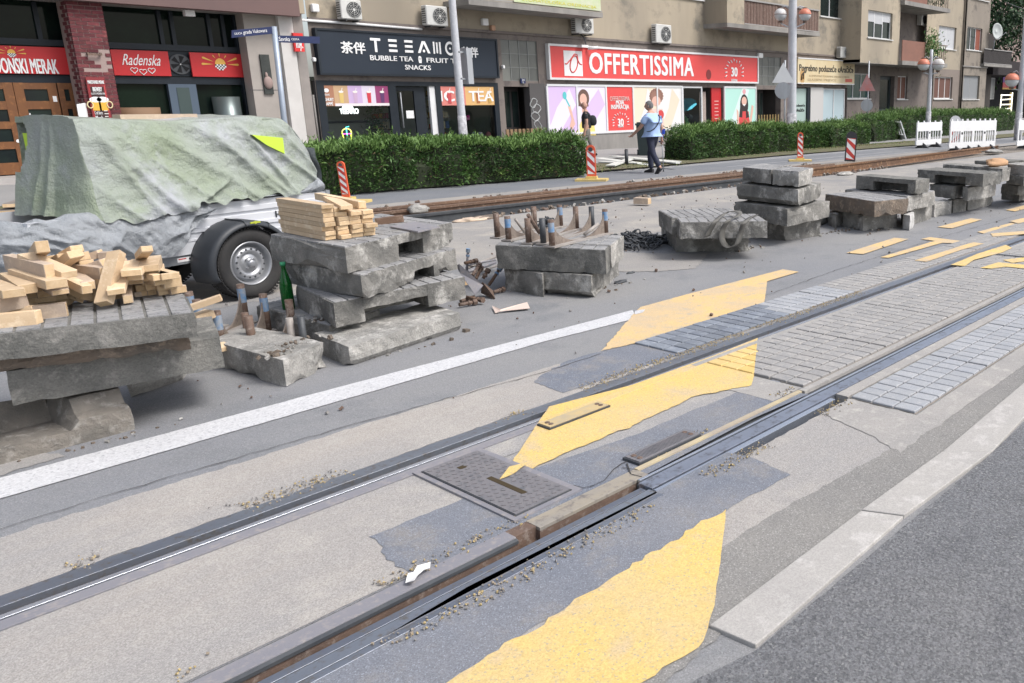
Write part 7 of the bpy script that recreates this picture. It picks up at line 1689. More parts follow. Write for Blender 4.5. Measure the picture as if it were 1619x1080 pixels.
# man with curly hair
pe(1036, 152, 10, 11, C_('curly', (.3, .16, .12)), .005); pe(1036, 160, 7, 8, Msk, .006); pf([(1028, 172), (1046, 172), (1050, 214), (1022, 214)], C_('skin_pale', (.72, .55, .5)), .004); pe(1043, 181, 5, 7, Mrd, .007)
for k in range(16): a = k / 16 * 6.28; pe(1036 + math.cos(a) * 9, 152 + math.sin(a) * 10, 2.4, 2.6, C_('curly', (.3, .16, .12)), .0055, 8)
cx, cz = fx(979.5, 190), fz(979.5, 190)
w_ = fx(995, 160) - fx(964, 160)
letter(pw, 'OFFERTISSIMA', cx, yP - .004, fz(979, 156), .16, C_('letters_pink', (.72, .45, .42)), width=w_, bold=.02); letter(pw, 'MOJA', cx, yP - .004, fz(979, 163), .2, Msw, width=w_ * .42, bold=.03); letter(pw, 'INSPIRACIJA', cx, yP - .004, fz(979, 170), .2, Msw, width=w_ * .92, bold=.03)
letter(pw, '30', cx, yP - .004, fz(979, 193.5), .26, Msw, width=.3, bold=.04); letter(pw, 'GODINA', cx, yP - .004, fz(979, 200), .06, Msw, width=.28, bold=.03); burst(pw, cx, fz(979, 193), .36, yP - .006, Msw)
# open part: display window, door, red panel, mint panel
room(bl, rGl, YF + .25, 2.4, mat('shop_light', (.33, .34, .34), .9))
mb = FB(); a, b = fx(1079, 175), fx(1110, 175)
mb.box(a, b, YF - .03, YF + .05, .55, .62); mb.box(a, b, YF - .03, YF + .05, zt_ - .06, zt_); mb.box(a, a + .05, YF - .03, YF + .05, .62, zt_ - .06); mb.box(b - .06, b, YF - .03, YF + .05, .62, zt_ - .06); w_ = mb.build('display_window', Mal, bl)
mb = FB(); mb.add([(a, YF + .02, .62), (b, YF + .02, .62), (b, YF + .02, zt_), (a, YF + .02, zt_)], [(0, 1, 2, 3)]); mb.build('pane', Mshop, w_)
def umb(label):
    t = fthing('beach_parasol', label, 'parasol', fx(1091, 165), YF + .5, 1.6); mb = FB(); c = Vector((fx(1093, 165), YF + .5, fz(1093, 166))); ax_ = Vector((-.5, -.2, 1)).normalized(); a_ = ax_.orthogonal().normalized(); b2 = ax_.cross(a_); n = 10
    top = c + ax_ * .25; ring = [c + a_ * math.cos(i / n * 6.283) * .62 + b2 * math.sin(i / n * 6.283) * .62 for i in range(n)]; mb.add([top] + ring, [(0, i + 1, (i + 1) % n + 1) for i in range(n)]); mb.build('canopy', mat('parasol_blue', (.03, .36, .5), .6, (.1, .5, .6), 6, 1.2), t)
    mb = FB(); mb.cyl(top, c - ax_ * .9, .015, 8); mb.build('stick', Mgrey, t)
umb('turquoise parasol hanging open in the display window')
for i, (u, c) in enumerate(((1083, (.4, .12, .1)), (1089, (.5, .3, .1)), (1096, (.12, .3, .12)), (1102, (.02, .04, .04)))):
    lump(f'{("red", "yellow", "green", "dark")[i]} goods heaped in the display window under the parasol', facade_xf((fx(u, 190), YF + .45, .7 if i < 3 else 1.0)), .2, C_(f'goods{i}', c), 'goods', 'goods', (1, .6, 1.2 if i < 3 else .6), i, .5)
d_ = slabbox(bl, 'door', fx(1112, 175), fx(1122, 175), YF + .2, YF + .26, .2, zt_ - .2, mat('door_pink_grey', (.36, .3, .27), .6)); slabbox(bl, 'red_door_panel', fx(1127, 175), fx(1142, 175), YF + .06, YF + .12, .2, zt_ - .02, Mred)
for k in range(6): mb = FB(); x = (fx(1127, 175) + fx(1142, 175)) / 2; z = fz(1135, 160 + k * 5.5); mb.box(x - .14, x + .14 - .02 * (k % 3), YF + .05, YF + .058, z - .015, z + .015); mb.build('print_line', C_('letters_pink', (.72, .45, .42)), bl)
zt2, zb2 = zt_, .35; mp = fthing('window_poster', 'mint green poster of a cheering long-haired woman in red, right of the shop door', 'poster', fx(1168, 180), YF, zb2); pw_, pw = pw, mp
mb = FB(); a, b = fx(1145, 175), fx(1194, 175); mb.box(a, b, YF - .05, YF - .001, zb2, zt2); mb.build('poster_panel', Mmint, mp); zb__, zt__ = zb2, zt2
flat(mp, [(a + .1, zb2), (a + .8, zb2), (b - .5, zt2 - .1), (b - 1.0, zt2 - .02)], yP, Mmp, 'print', .002); mb = FB(); mb.box(a - .06, a, YF - .07, YF, zb2, zt2 + .03); mb.box(a, b, YF - .07, YF - .0515, zt2 - .05, zt2 + .03); mb.box(b - .06, b, YF - .07, YF - .0515, zb2, zt2 - .05); mb.build('frame', Mal, mp)
pe(1175, 166, 6.5, 17, Mhd, .004); pf([(1169, 165), (1167, 185), (1172, 186), (1173, 165)], Mhd, .005); pf([(1178, 165), (1183, 185), (1178, 187), (1177, 165)], Mhd, .005); pe(1175, 160, 4, 7, Msk, .006); pf([(1172.5, 165), (1177.5, 165), (1175, 168)], Msw, .007); pf([(1168, 176), (1182, 176), (1184, 197), (1166, 197)], Mrd, .0045); pf([(1163, 172), (1166, 176), (1167, 197), (1164, 196)], Msk, .005); pf([(1187, 166), (1190, 168), (1186, 197), (1183, 196)], Msk, .005); pe(1175, 145, 2.6, 4, C_('pinkish', (.7, .35, .38)), .006)
pw = pw_
# funeral company
rs_ = (fx(1255.7, 100), fx(1346, 110), fz(1256, 132.5), fz(1256, 91)); sp = fthing('shop_sign', 'cream and gold sign board lettered Pogrebno poduzeće in black', 'shop sign', (rs_[0] + rs_[1]) / 2, YF, rs_[2])
mb = FB(); mb.box(rs_[0], rs_[1], YF - .2, YF - .001, rs_[2], rs_[3]); mb.build('board', mat('cream_sign', (.66, .58, .4), .6, (.58, .44, .24), .7, 1.2), sp); yG = YF - .205
mb = FB(); mb.box(rs_[0], rs_[1], YF - .22, YF - .2, rs_[3] - .05, rs_[3]); mb.box(rs_[0], rs_[1], YF - .22, YF - .2, rs_[2], rs_[2] + .05); mb.build('frame', Mwf, sp)
letter(sp, 'Pogrebno poduzeće «Aračić»', (rs_[0] + rs_[1]) / 2, yG, fz(1300, 110), .42, C_('ink', (.02, .02, .02)), width=(rs_[1] - rs_[0]) * .95, bold=.02)
for z_, body in ((121, 'KOMPLETNE POGREBNE USLUGE CVIJEĆE'), (127.5, 'GLAZBENI I PRIJEVOZ')): letter(sp, body, (fx(1277, 120) + fx(1335, 120)) / 2 - (.0 if z_ < 125 else .7), yG, fz(1305, z_), .14, C_('ink_brown', (.36, .27, .16)), width=(fx(1340, 120) - fx(1277, 120)) * (1 if z_ < 125 else .7))
flat(sp, ell(fx(1263, 120), fz(1263, 121), .2, .38), YF - .2, C_('gold_oval', (.5, .3, .12)), 'oval'); stroke(sp, [(fx(1262, 120) - .05, fz(1263, 127)), (fx(1262, 120), fz(1263, 118)), (fx(1263, 120) + .08, fz(1263, 114)), (fx(1263, 120) + .05, fz(1263, 125))], YF - .21, .035, C_('ink', (.02, .02, .02)), 'hands'); flat(sp, [(fx(1331, 126), fz(1331, 130)), (fx(1342, 126), fz(1342, 130)), (fx(1342, 126), fz(1342, 125)), (fx(1331, 126), fz(1331, 125))], YF - .2, C_('print_red2', (.55, .12, .08)), 'red_mark')
room(bl, rFun, YF + .3, 1.5, mat('pale_room', (.5, .52, .52), .9))
slabbox(bl, 'pale_pier', fx(1281, 170), fx(1301, 170), YF - .02, YF + .25, .15, rFun[3], mat('pale_pier', (.5, .49, .48), .8)); mb = FB(); a, b = fx(1257, 170), fx(1277, 170); mb.box(a, b, YF + .1, YF + .12, .3, rFun[3] - .05); o = mb.build('shop_window', mat('frosted_green', (.36, .46, .43), .4), bl)
window(bl, (fx(1302, 170), fx(1337, 170), .6, rFun[3] - .04), YF - .05, 2, Mwf, mat('frosted_blue', (.42, .52, .56), .35), sill=False)
letter(bl, 'poduzeće', (a + b) / 2, YF + .09, fz(1267, 167), .16, C_('ink', (.02, .02, .02)), width=(b - a) * .8, bold=.02); letter(bl, '«Aračić»', (a + b) / 2, YF + .09, fz(1267, 174), .16, C_('ink', (.02, .02, .02)), width=(b - a) * .7, bold=.02)
slabbox(bl, 'dark_reveal', fx(1277, 170), fx(1281, 170), YF + .02, YF + .2, .15, rFun[3], Mfr)
# white rail above the tea shop and drain pipes
t = fthing('conduit', 'white conduit running over the tea shop sign and down its left side', 'pipe', XB0, YF, 3.7); mb = FB(); mb.tube([(fx(482, 112), YF - .06, fz(482, 150)), (fx(476, 60), YF - .06, fz(476, 34)), (fx(478, 60), YF - .06, fz(478, 32)), (fx(560, 38), YF - .06, fz(560, 38)), (fx(665, 46), YF - .06, fz(665, 46.5))], .035, 8); mb.build('tube', Mwf, t)
for i, u in enumerate((487, 492)): mb = FB(); mb.cyl((fx(u, 140), YF - .05, .4), (fx(u, 140), YF - .05, fz(487, 150)), .03, 8); tag(mb.build('drain_pipe', mat('pipe_grey', (.2, .19, .18), .7)), f'thin grey pipe at the left edge of the tea shop, {("left", "right")[i]} one of two', 'pipe', 'thin pipes left of the tea shop')
# air conditioners
def ac(label, u0, v0, u1, v1, dep=.36, fan=.62, tone=(.6, .6, .58)):
    x0_, x1_ = fx(u0 + (u1 - u0) * .18, (v0 + v1) / 2, YF - dep), fx(u1, (v0 + v1) / 2, YF - dep); z0_, z1_ = fz(u1, v1, YF - dep) + .02, fz(u1, v0, YF - dep)
    t = fthing('air_conditioner', label, 'air conditioner', (x0_ + x1_) / 2, YF, z0_, 'air conditioner units on the beige facade'); m = mat('ac_white', (.6, .6, .58), .55, (.5, .5, .48), 4, 1)
    ya = YF - dep; mb = FB(); mb.box(x0_, x1_, ya, ya + .26, z0_, z1_); o = mb.build('casing', m, t); b_ = o.modifiers.new('b', 'BEVEL'); b_.width = .02
    cx, cz, rr = x0_ + (x1_ - x0_) * fan, (z0_ + z1_) / 2, (z1_ - z0_) * .4; mb = FB(); mb.cyl((cx, ya - .008, cz), (cx, ya + .01, cz), rr, 28); mb.build('fan_opening', mat('fan_dark', (.03, .032, .035), .6), t)
    mb = FB()
    for k in (.35, .6, .85, 1.0): mb.tube([(cx + math.cos(a) * rr * k, ya - .014, cz + math.sin(a) * rr * k) for a in (i / 20 * 6.283 for i in range(20))], .005, 4, closed=True)
    for k in range(8): a = k / 8 * 6.283; mb.cyl((cx, ya - .014, cz), (cx + math.cos(a) * rr, ya - .014, cz + math.sin(a) * rr), .005, 4)
    mb.cyl((cx, ya - .02, cz), (cx, ya - .01, cz), rr * .18, 12); mb.build('grille', m, t)['kind'] = 'stuff'
    for k in range(7): z = z0_ + (z1_ - z0_) * (.12 + .11 * k); mb = FB(); mb.box(x0_ - .006, x0_ - .001, ya + .04, ya + .22, z, z + (z1_ - z0_) * .05); mb.build('side_slot', mat('fan_dark', (.03, .032, .035)), t)
    for x in (x0_ + .12, x1_ - .12): mb = FB(); mb.box(x - .02, x + .02, ya - .01, YF, z0_ - .05, z0_ - .012); mb.build('wall_bracket', mat('bracket_dark', (.05, .05, .05)), t)
ac('air conditioner above the left part of the tea shop sign, cut by the top edge', 532, 1, 572, 33); ac('air conditioner above the tea shop sign, left of the lamp post', 667, 11, 708, 43); ac('air conditioner under the left balcony above the red sign', 904, 27, 939, 55, fan=.6); ac('tall air conditioner right above the middle of the red sign', 1032, 40, 1062, 70); ac('small air conditioner perched on the cream and gold sign', 1326, 75, 1344.5, 93)
# small wall boxes
for i, (u0, v0, u1, v1, lb) in enumerate(((489, 6, 502, 20, 'white vent hood on the wall at the left end of the block'), (759, 29, 769, 41, 'white vent hood on the wall right of the lamp post'), (773, 40, 780, 49, 'small orange and white alarm box on the wall'), (1196, 84, 1203, 92, 'white camera box at the right end of the red sign'), (791, 103, 795, 109, 'small white dome camera beside the first entrance'), (491, 91, 497, 98, 'white dome camera left of the tea shop sign'))):
    r = RC(u0, v0, u1, v1); mb = FB(); mb.box(r[0], r[1], YF - .14, YF, r[2], r[3]); o = mb.build('wall_box', Msw if i != 2 else mat('alarm_orange', (.5, .3, .2))); bv = o.modifiers.new('b', 'BEVEL'); bv.width = .03; bv.segments = 3; tag(o, lb, 'wall fitting')
t = fthing('camera', 'security floodlight and camera on an arm at the top left of the red sign', 'camera', fx(920, 75), YF, fz(920, 75)); mb = FB(); x, z = fx(918, 76), fz(918, 76); mb.box(x - .3, x + .0, YF - .4, YF - .17, z, z + .08); mb.cyl((x + .15, YF - .2, z - .02), (x + .4, YF - .45, z + .02), .05, 8); mb.build('lamp_body', Msw, t); mb = FB(); mb.tube([(x, YF, z + .5), (x + .02, YF - .2, z + .3), (x + .1, YF - .2, z + .05)], .02, 6); mb.build('arm', 'black', t)
# balconies on the middle block
def balcony(parent_label, u0, u1, vb, proj, rail_m, par_m=None, par_frac=0., h=1.0, thick=.16, y=YF, rail=True, cor=True):
    yb = y - proj; x0_ = fx(u0, vb, yb); x1_ = fx(u1, vb, yb); zb = fz((u0 + u1) / 2, vb, yb)
    t = fthing('balcony', parent_label, 'balcony', (x0_ + x1_) / 2, y, zb); slabbox(t, 'floor_slab', x0_, x1_, yb, y, zb, zb + thick, Mcon); xs_ = x0_ + (x1_ - x0_) * par_frac
    if par_frac: slabbox(t, 'solid_parapet', x0_ + .04, xs_, yb + .04, yb + .16, zb + thick, zb + thick + h, Mpl); slabbox(t, 'solid_parapet', x0_ + .04, x0_ + .16, yb + .16, y, zb + thick, zb + thick + h, Mpl)
    if rail:
        mb = FB(); mb.box(xs_, x1_, yb + .03, yb + .07, zb + thick + h - .06, zb + thick + h); mb.box(xs_, x1_, yb + .03, yb + .07, zb + thick + .02, zb + thick + .06); mb.build('top_rail', mat('rail_grey', (.3, .29, .28), .6), t)
        n = int((x1_ - xs_) / .11)
        if cor:
            for i in range(n): x = xs_ + .02 + i * (x1_ - xs_ - .04) / n; mb = FB(); mb.box(x, x + (x1_ - xs_) / n * .93, yb + .075 + .01 * (i % 2), yb + .1 + .01 * (i % 2), zb + thick + .05, zb + thick + h - .05); mb.build('slat', rail_m, t)
            mb = FB(); mb.box(x1_ - .08, x1_ - .04, yb + .1, y, zb + thick + .05, zb + thick + h - .05); mb.build('side_panel', rail_m, t)
    return t, x0_, x1_, zb
Mrl = mat('brown_balcony_panel', (.12, .07, .055), .8, (.16, .105, .085), 3, 1.3, (.22, .17, .14), 12, streak=(1, 1, .15), rnd=.12)
t, a, b, z = balcony('upper left balcony whose underside shades the wall, banner strip on its rail', 742, 953, 17.5, 1.25, Mrl, rail=True, cor=False)
for u in range(1): mb = FB(); mb.box(b - 3.6, b - .1, YF - 1.27, YF - 1.24, z + .2, z + .8); mb.build('banner', mat('banner_green', (.45, .55, .25), .7, (.6, .6, .5), 3, 1), t)
letter(t, 'STOMATOLOŠKA ORDINACIJA', b - 1.8, YF - 1.275, z + .3, .14, C_('banner_text', (.6, .55, .05)), width=3.0)
t, a, b, z = balcony('balcony with brown slatted railing and a beige solid end, right of centre', 1150, 1296.5, 50, 1.25, Mrl, None, .17)
# -------------------------------------------------- projecting block to the right (upper floors jut out)
YP = 21.6; XP0 = fx(1361, 60, YP); XP1 = fx(1443, 60, YP) ; zS = fz(1400, 101, YP)
b2 = fthing('apartment_building', 'beige apartment block jutting out over the ground floor, recessed balconies on its right', 'building', 44, YP, 0)
rA = RC(1373, 17, 1410, 62, YP); rA = (rA[0], rA[1], fz(1390, 61, YP), fz(1390, 18, YP)); XL0, XL1 = fx(1422, 60, YP), fx(1494, 60, YP)
wall(b2, 'upper_wall', XP0, XL0, zS, ZT, YP, Mpl, [rA]); slabbox(b2, 'side_wall', XP0, XP0 + .3, YP + .001, YF + .3, zS, ZT, Mpl); slabbox(b2, 'underside', XP0, XL1 + .4, YP + .002, YF + 1.5, zS - .02, zS + .14, Mcon)
window(b2, rA, YP, 3, blind=(.4, .45, .35))
XE = fx(1497, 80); XM = fx(1520, 80); XR = fx(1562, 80)
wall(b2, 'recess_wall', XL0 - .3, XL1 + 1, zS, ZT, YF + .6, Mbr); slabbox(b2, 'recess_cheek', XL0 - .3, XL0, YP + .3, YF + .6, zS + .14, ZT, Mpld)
# loggia balconies
def loggia(vb, label, plants):
    zb = fz(1458, vb, YP); t = fthing('balcony', label, 'balcony', (XL0 + XL1) / 2, YP, zb); slabbox(t, 'floor_slab', XL0 - .02, XL1, YP - .25, YF + .6, zb, zb + .22, Mcon)
    xm = XL0 + (XL1 - XL0) * .48; mb = FB(); mb.box(XL0, xm, YP - .2, YP - .16, zb + .22, zb + 1.28); mb.build('solid_parapet', mat('terracotta_panel', (.24, .115, .085), .8, (.2, .1, .075), 2, 1.2), t)
    for i in range(12): x = xm + (XL1 - xm) * i / 12; mb = FB(); mb.box(x, x + .03, YP - .19, YP - .16, zb + .22, zb + 1.2); mb.build('baluster', 'rustdark', t)
    mb = FB(); mb.box(xm, XL1, YP - .2, YP - .15, zb + 1.2, zb + 1.25); mb.build('top_rail', 'rustdark', t); return t, xm, zb
t, xm, zb1 = loggia(105, 'balcony with a terracotta panel and flowers on its railing', True); t2_, _, zb3 = loggia(14, 'upper balcony cut by the top edge, greenery behind its rail', False)
pl_ = fthing('balcony_flowers', 'leafy white-flowered plants spilling over the terracotta balcony', 'plant', xm + .8, YP - .2, zb1 + .6); mb = FB()
def fp(): x = xm + abs(random.gauss(.3, .8)); return Vector((x, YP - .3 + random.gauss(0, .15), zb1 + .7 + random.gauss(.25, .4))), Vector((0, -.5, .5))
leaf_cloud(mb, 900, fp, .16, .035, mi2=1, p2=.3); mb.build('leaves', [mat('plant_green2', (.07, .17, .04), .6), mat('blossom', (.6, .62, .35), .7)], pl_)['kind'] = 'stuff'
pl_ = fthing('balcony_flowers', 'dark green plants behind the rail of the uppermost balcony', 'plant', xm + .8, YP - .1, zb3 + .6); mb = FB(); leaf_cloud(mb, 500, lambda: (Vector((random.uniform(XL0 + .2, XL1), YP + random.random() * .3, zb3 + random.uniform(.3, 1.1))), Vector((0, -.5, .5))), .14, .03); mb.build('leaves', mat('plant_green3', (.03, .1, .05), .6), pl_)['kind'] = 'stuff'
acx = fx(1456, 27, YF + .3); mb = FB(); t = fthing('air_conditioner', 'grey air conditioner high inside the recessed balcony', 'air conditioner', acx, YF, 7); zz1 = fz(1456, 22, YF + .3); mb.box(acx, acx + 1.0, YF + .25, YF + .55, zz1 - .62, zz1); mb.build('casing', mat('ac_white', (.6, .6, .58)), t); mb = FB(); mb.cyl((acx + .4, YF + .24, zz1 - .3), (acx + .4, YF + .26, zz1 - .3), .24, 20); mb.build('fan_opening', mat('fan_dark', (.03, .032, .035)), t)
# ground floor under the jut
rg1 = RC(1347, 115, 1383, 156); rg2 = (fx(1398, 150), fx(1421, 150), .1, fz(1410, 120)); rg3 = RC(1427, 120, 1441, 157); rg4 = RC(1478, 121, 1504.5, 156.5)
wall(b2, 'ground_floor_wall', XB1, fx(1475, 140), 0, zS + .1, YF + .3, Mbr, [rg1, rg2, rg3])
window(b2, rg1, YF + .3, 3, Mwf, pane=mat('green_glass_pane', (.04, .09, .085), .1), sill=True); window(b2, rg3, YF + .3, 2, Mwf, blind=.97, blindm=mat('brown_shutter', (.14, .055, .035), .7)); dd = slabbox(b2, 'door', rg2[0], rg2[1], YF + .55, YF + .6, .1, rg2[3], mat('blue_black_door', (.02, .03, .035), .5)); mb = FB(); mb.box(rg2[0] + .2, rg2[1] - .2, YF + .53, YF + .55, 1.2, rg2[3] - .2); mb.build('door_glass', Mgl, dd)
rw3 = RC(1485, 40, 1510.5, 79); rw4 = RC(1527, 42, 1548.5, 81)
t3 = (XL1, XM + 1.5)
wall(b2, 'right_wall_upper', XL1, XM, zS, ZT, YF, Mpl, [rw3]); wall(b2, 'right_wall_lower', fx(1475, 140), XM, 0, zS, YF, mat('pinkish_render', (.24, .2, .175), .92, (.19, .16, .14), 1, 1.2), [rg4])
window(b2, rw3, YF, 2, Mwf, blind=.97, blindm=Mbl); window(b2, rg4, YF, 3, Mwf, blind=.98, blindm=mat('brown_shutter2', (.13, .06, .045), .7), fr=.07)
b3 = fthing('apartment_building', 'grimy dark beige building at the far right end of the row', 'building', 56, YF, 0)
rw5 = RC(1521, 119, 1544.5, 157); rw6 = RC(1556, 121, 1575, 157); XR = fx(1612, 100) + 6
xg = fx(1558, 100); wall(b3, 'front_wall', XM + .02, xg, 0, ZT + 1, YF - .12, Mpld, [rw4, rw5]); slabbox(b3, 'side_wall', XM, XM + .25, YF - .12, YF + 6, 0, ZT + 1, Mpld); slabbox(b3, 'cornice', XM + .02, xg, YF - .2, YF - .12, fz(1540, 107), fz(1540, 105), Mcon)
window(b3, rw4, YF - .12, 3, Mwf, blind=(0, 0, .97), blindm=mat('red_shutter', (.22, .06, .035), .7)); window(b3, rw5, YF - .12, 2, mat('grey_frame', (.3, .3, .3)), blind=.98, blindm=mat('grey_shutter', (.22, .23, .24), .7)); window(b3, RC(1534, -20, 1560, 3), YF - .14, 2)
wall(b3, 'dark_wing', xg, fx(1590, 100), 0, fz(1570, 50), YF + 1.0, mat('dark_wall', (.04, .035, .032), .95), [rw6]); window(b3, (fx(1556, 140, YF + 1), fx(1574, 140, YF + 1), rw6[2], rw6[3]), YF + .95, 2, mat('grey_frame', (.3, .3, .3)), blind=.98, blindm=mat('grey_shutter2', (.15, .155, .16), .7), sill=False)
t, a, b, z = balcony('dark balcony with a pale table on it at the right, under the satellite dish', 1556, 1600, 106, .4, mat('dark_rail', (.035, .03, .03), .8)); 
t = fthing('satellite_dish', 'large white satellite dish above the dark balcony at the right', 'satellite dish', fx(1574, 50), YF - .5, fz(1574, 60)); c = Vector((fx(1574.5, 50, YF - .5), YF - .5, fz(1574.5, 50, YF - .5))); rr = 11.5 / FPX * c.length
mb = FB(); mb.lathe([(0, 0), (rr * .5, .03), (rr * .8, .08), (rr, .14)], c, Vector((-.3, -1, .1)), 28); o = mb.build('dish', mat('dish_white', (.42, .45, .44), .6), t); o.modifiers.new('s', 'SOLIDIFY').thickness = .02
mb = FB(); mb.cyl(c, c + Vector((0, .1, -1.2)), .04, 8); mb.cyl(c + Vector((0, -.1, -rr)), c + Vector((-.2, -.8, -.1)), .02, 6); mb.build('mount', Mgrey, t)
# dark gateway, rack glowing as if lit, colourful panel
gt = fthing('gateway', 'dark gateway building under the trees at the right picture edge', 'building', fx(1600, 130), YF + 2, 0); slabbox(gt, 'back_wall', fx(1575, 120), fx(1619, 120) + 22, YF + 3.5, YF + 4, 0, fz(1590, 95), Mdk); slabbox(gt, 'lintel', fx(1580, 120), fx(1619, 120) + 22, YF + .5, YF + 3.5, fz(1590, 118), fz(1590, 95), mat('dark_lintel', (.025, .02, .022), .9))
t = fthing('shop_sign', 'dim purple, red and yellow panel in the dark gateway', 'sign', fx(1593, 130), YF + .4, fz(1593, 140)); q = RC(1586, 122, 1606, 139, YF + .4)
for i, c in enumerate(((.05, .01, .09), (.16, .015, .02), (.22, .12, .02))): mb = FB(); h_ = (q[3] - q[2]) / 3 if i < 2 else (q[3] - q[2]) / 6; z0_ = q[2] + (1 - i) * (q[3] - q[2]) / 2 if i < 2 else q[2] - h_; mb.box(q[0], q[1], YF + .38, YF + .42, z0_ , z0_ + (q[3] - q[2]) / (2 if i < 2 else 6) - .003); mb.build('band', C_(f'dim{i}', c), t)
t = fthing('glowing_rack', 'white metal rack made to glow as if lit, standing in the dark gateway', 'rack', fx(1592, 165), YF + .3, 0); Mlit = mat('glowing_rack', (.8, .8, .7), .5, emit=(1, .95, .75), emis=1.2); q = RC(1583, 146, 1598, 184, YF + .3)  # emission stands in for light falling on the rack
for x in (q[0], q[1]): mb = FB(); mb.cyl((x, YF + .3, .3), (x + (.1 if x == q[0] else 0), YF + .3, q[3] - (0 if x == q[1] else .15)), .04, 8); mb.build('side_rail', Mlit, t)
for k in range(5): z = .6 + k * (q[3] - .8) / 4; mb = FB(); mb.cyl((q[0], YF + .3, z), (q[1], YF + .3, z + .05 * (k % 2)), .035, 8); mb.build('rung', Mlit, t)
slabbox(t, 'lit_tone_wall', q[1] + .1, q[1] + .7, YF + .5, YF + .55, .2, q[3], mat('warm_wall', (.25, .18, .07), .8))  # warm lit look is put into the wall colour

# -------------------------------------------------- restaurant building at the left
YL = 22.6; XL_ = -14; XQ = fx(486, 100, YL)
rb = fthing('restaurant_building', 'dark-fronted restaurant with brick pillar, wooden doors and red signs under a purple-brown fascia', 'building', 3, YL, 0)
zf = fz(290, 12.5, YL - .5)
slabbox(rb, 'fascia', XL_, fx(473, 10, YL - .5), YL - .5, YL - .2, zf, zf + 3.5, Mfascia); slabbox(rb, 'soffit', XL_, fx(473, 10, YL - .5) - .05, YL - .45, YL + 1.6, zf + .02, zf + .1, Mcon); slabbox(rb, 'upper_wall', XL_, XQ, YL - .2, YL, zf + .1, zf + 6.5, Mpl)
slabbox(rb, 'pale_pilaster', fx(395, 110, YL), fx(449, 110, YL), YL - .02, YL + .4, 0, zf + .02, mat('pale_stone', (.38, .34, .31), .85, (.3, .275, .25), 1.2, 1.2, bump=.2)); slabbox(rb, 'white_pilaster', fx(450, 110, YL - .15), fx(472, 110, YL - .15), YL - .15, YL + .2, 0, zf + .02, mat('white_stone', (.6, .58, .56), .8, (.5, .48, .46), 1.5, 1.2)); slabbox(rb, 'corner_pilaster', fx(472, 110, YL), fx(487, 110, YL), YL - .02, YL + .3, 0, zf + .3, mat('grey_stone', (.3, .27, .25), .85, (.22, .2, .19), 1.5, 1.2))
for u in (428, ): slabbox(rb, 'stone_joint', fx(395, 140, YL), fx(449, 140, YL), YL - .024, YL - .0, fz(420, 143, YL), fz(420, 142, YL), 'black')
YD = YL + .55                                             # plane of the glazed front
slabbox(rb, 'back_wall', XL_, fx(395, 100, YL), YD + 1.8, YD + 2, 0, zf + .1, Mdk)
zs0, zs1 = fz(300, 121, YD - .05), fz(300, 83, YD - .05)
def dglass(u0, v0, u1, v1, m=Mgl, y=YD + .06): r = RC(u0, v0, u1, v1, y); mb = FB(); mb.add([(r[0], y, r[2]), (r[1], y, r[2]), (r[1], y, r[3]), (r[0], y, r[3])], [(0, 1, 2, 3)]); return mb.build('window', m, rb)
Mdg = mat('restaurant_glass', (.004, .006, .007), .06, (.01, .02, .014), .7, 1.5, spec=.12)
xa, xb = fx(60, 60, YD), fx(396, 100, YD)
for x0_, x1_, z0_, z1_, nm in ((XL_, xb, zs0 - .18, zs0 - .02, 'lower_transom'), (XL_, xb, zs1 + .03, zs1 + .16, 'upper_transom')): slabbox(rb, nm, x0_, x1_, YD - .06, YD + .08, z0_, z1_, Mfr)
for u in (-40, 60, 253, 272, 330, 352, 386): x = fx(u, 40, YD); slabbox(rb, 'mullion', x - .04, x + .04, YD - .02, YD + .06, zs1 + .16, zf, Mfr)
mb = FB(); mb.add([(XL_, YD + .05, zs1), (xb, YD + .05, zs1), (xb, YD + .05, zf + .1), (XL_, YD + .05, zf + .1)], [(0, 1, 2, 3)]); mb.build('upper_glazing', Mdg, rb)
x1_, x2_ = fx(188, 150, YD), xb; mb = FB(); mb.add([(x1_, YD + .05, .1), (x2_, YD + .05, .1), (x2_, YD + .05, zs0), (x1_, YD + .05, zs0)], [(0, 1, 2, 3)]); mb.build('lower_glazing', Mdg, rb)
slabbox(rb, 'sign_backing', x1_, xb, YD - .0, YD + .06, zs0, zs1 + .03, Mfr)
r = (fx(269, 155, YD - .1), fx(313, 155, YD - .1), .1, zs0 - .18); slabbox(rb, 'blue_door', r[0], r[1], YD - .1, YD + .03, r[2], r[3], mat('blue_grey_frame', (.07, .1, .14), .5)); mb = FB(); mb.box(r[0] + .16, r[1] - .16, YD - .112, YD - .1, .3, r[3] - .08); mb.build('door_glass', mat('door_glass_green', (.05, .075, .075), .2), rb)
slabbox(rb, 'jamb', fx(386, 150, YD - .1), fx(398, 150, YD - .1), YD - .1, YD + .4, 0, zf, Mfr)
t = fthing('brewing_tank', 'brushed steel tank glinting behind the dark restaurant window', 'tank', fx(356, 170, YD), YD, .3); mb = FB(); mb.cyl((fx(356, 170, YD), YD - .12, .3), (fx(356, 170, YD), YD - .12, fz(356, 153, YD - .2)), .3, 24); mb.build('tank_body', mat('dull_steel', (.14, .17, .17), .35, metal=.6), t)
mb = FB(); x, z = fx(218, 172, YD - .3), fz(218, 180, YD - .3); mb.cyl((x, YD - .3, z - .3), (x, YD - .3, z + .14), .42, 24); tag(mb.build('barrel_table', mat('brown_barrel', (.2, .12, .07), .8)), 'brown wooden barrel table in front of the restaurant window', 'table')
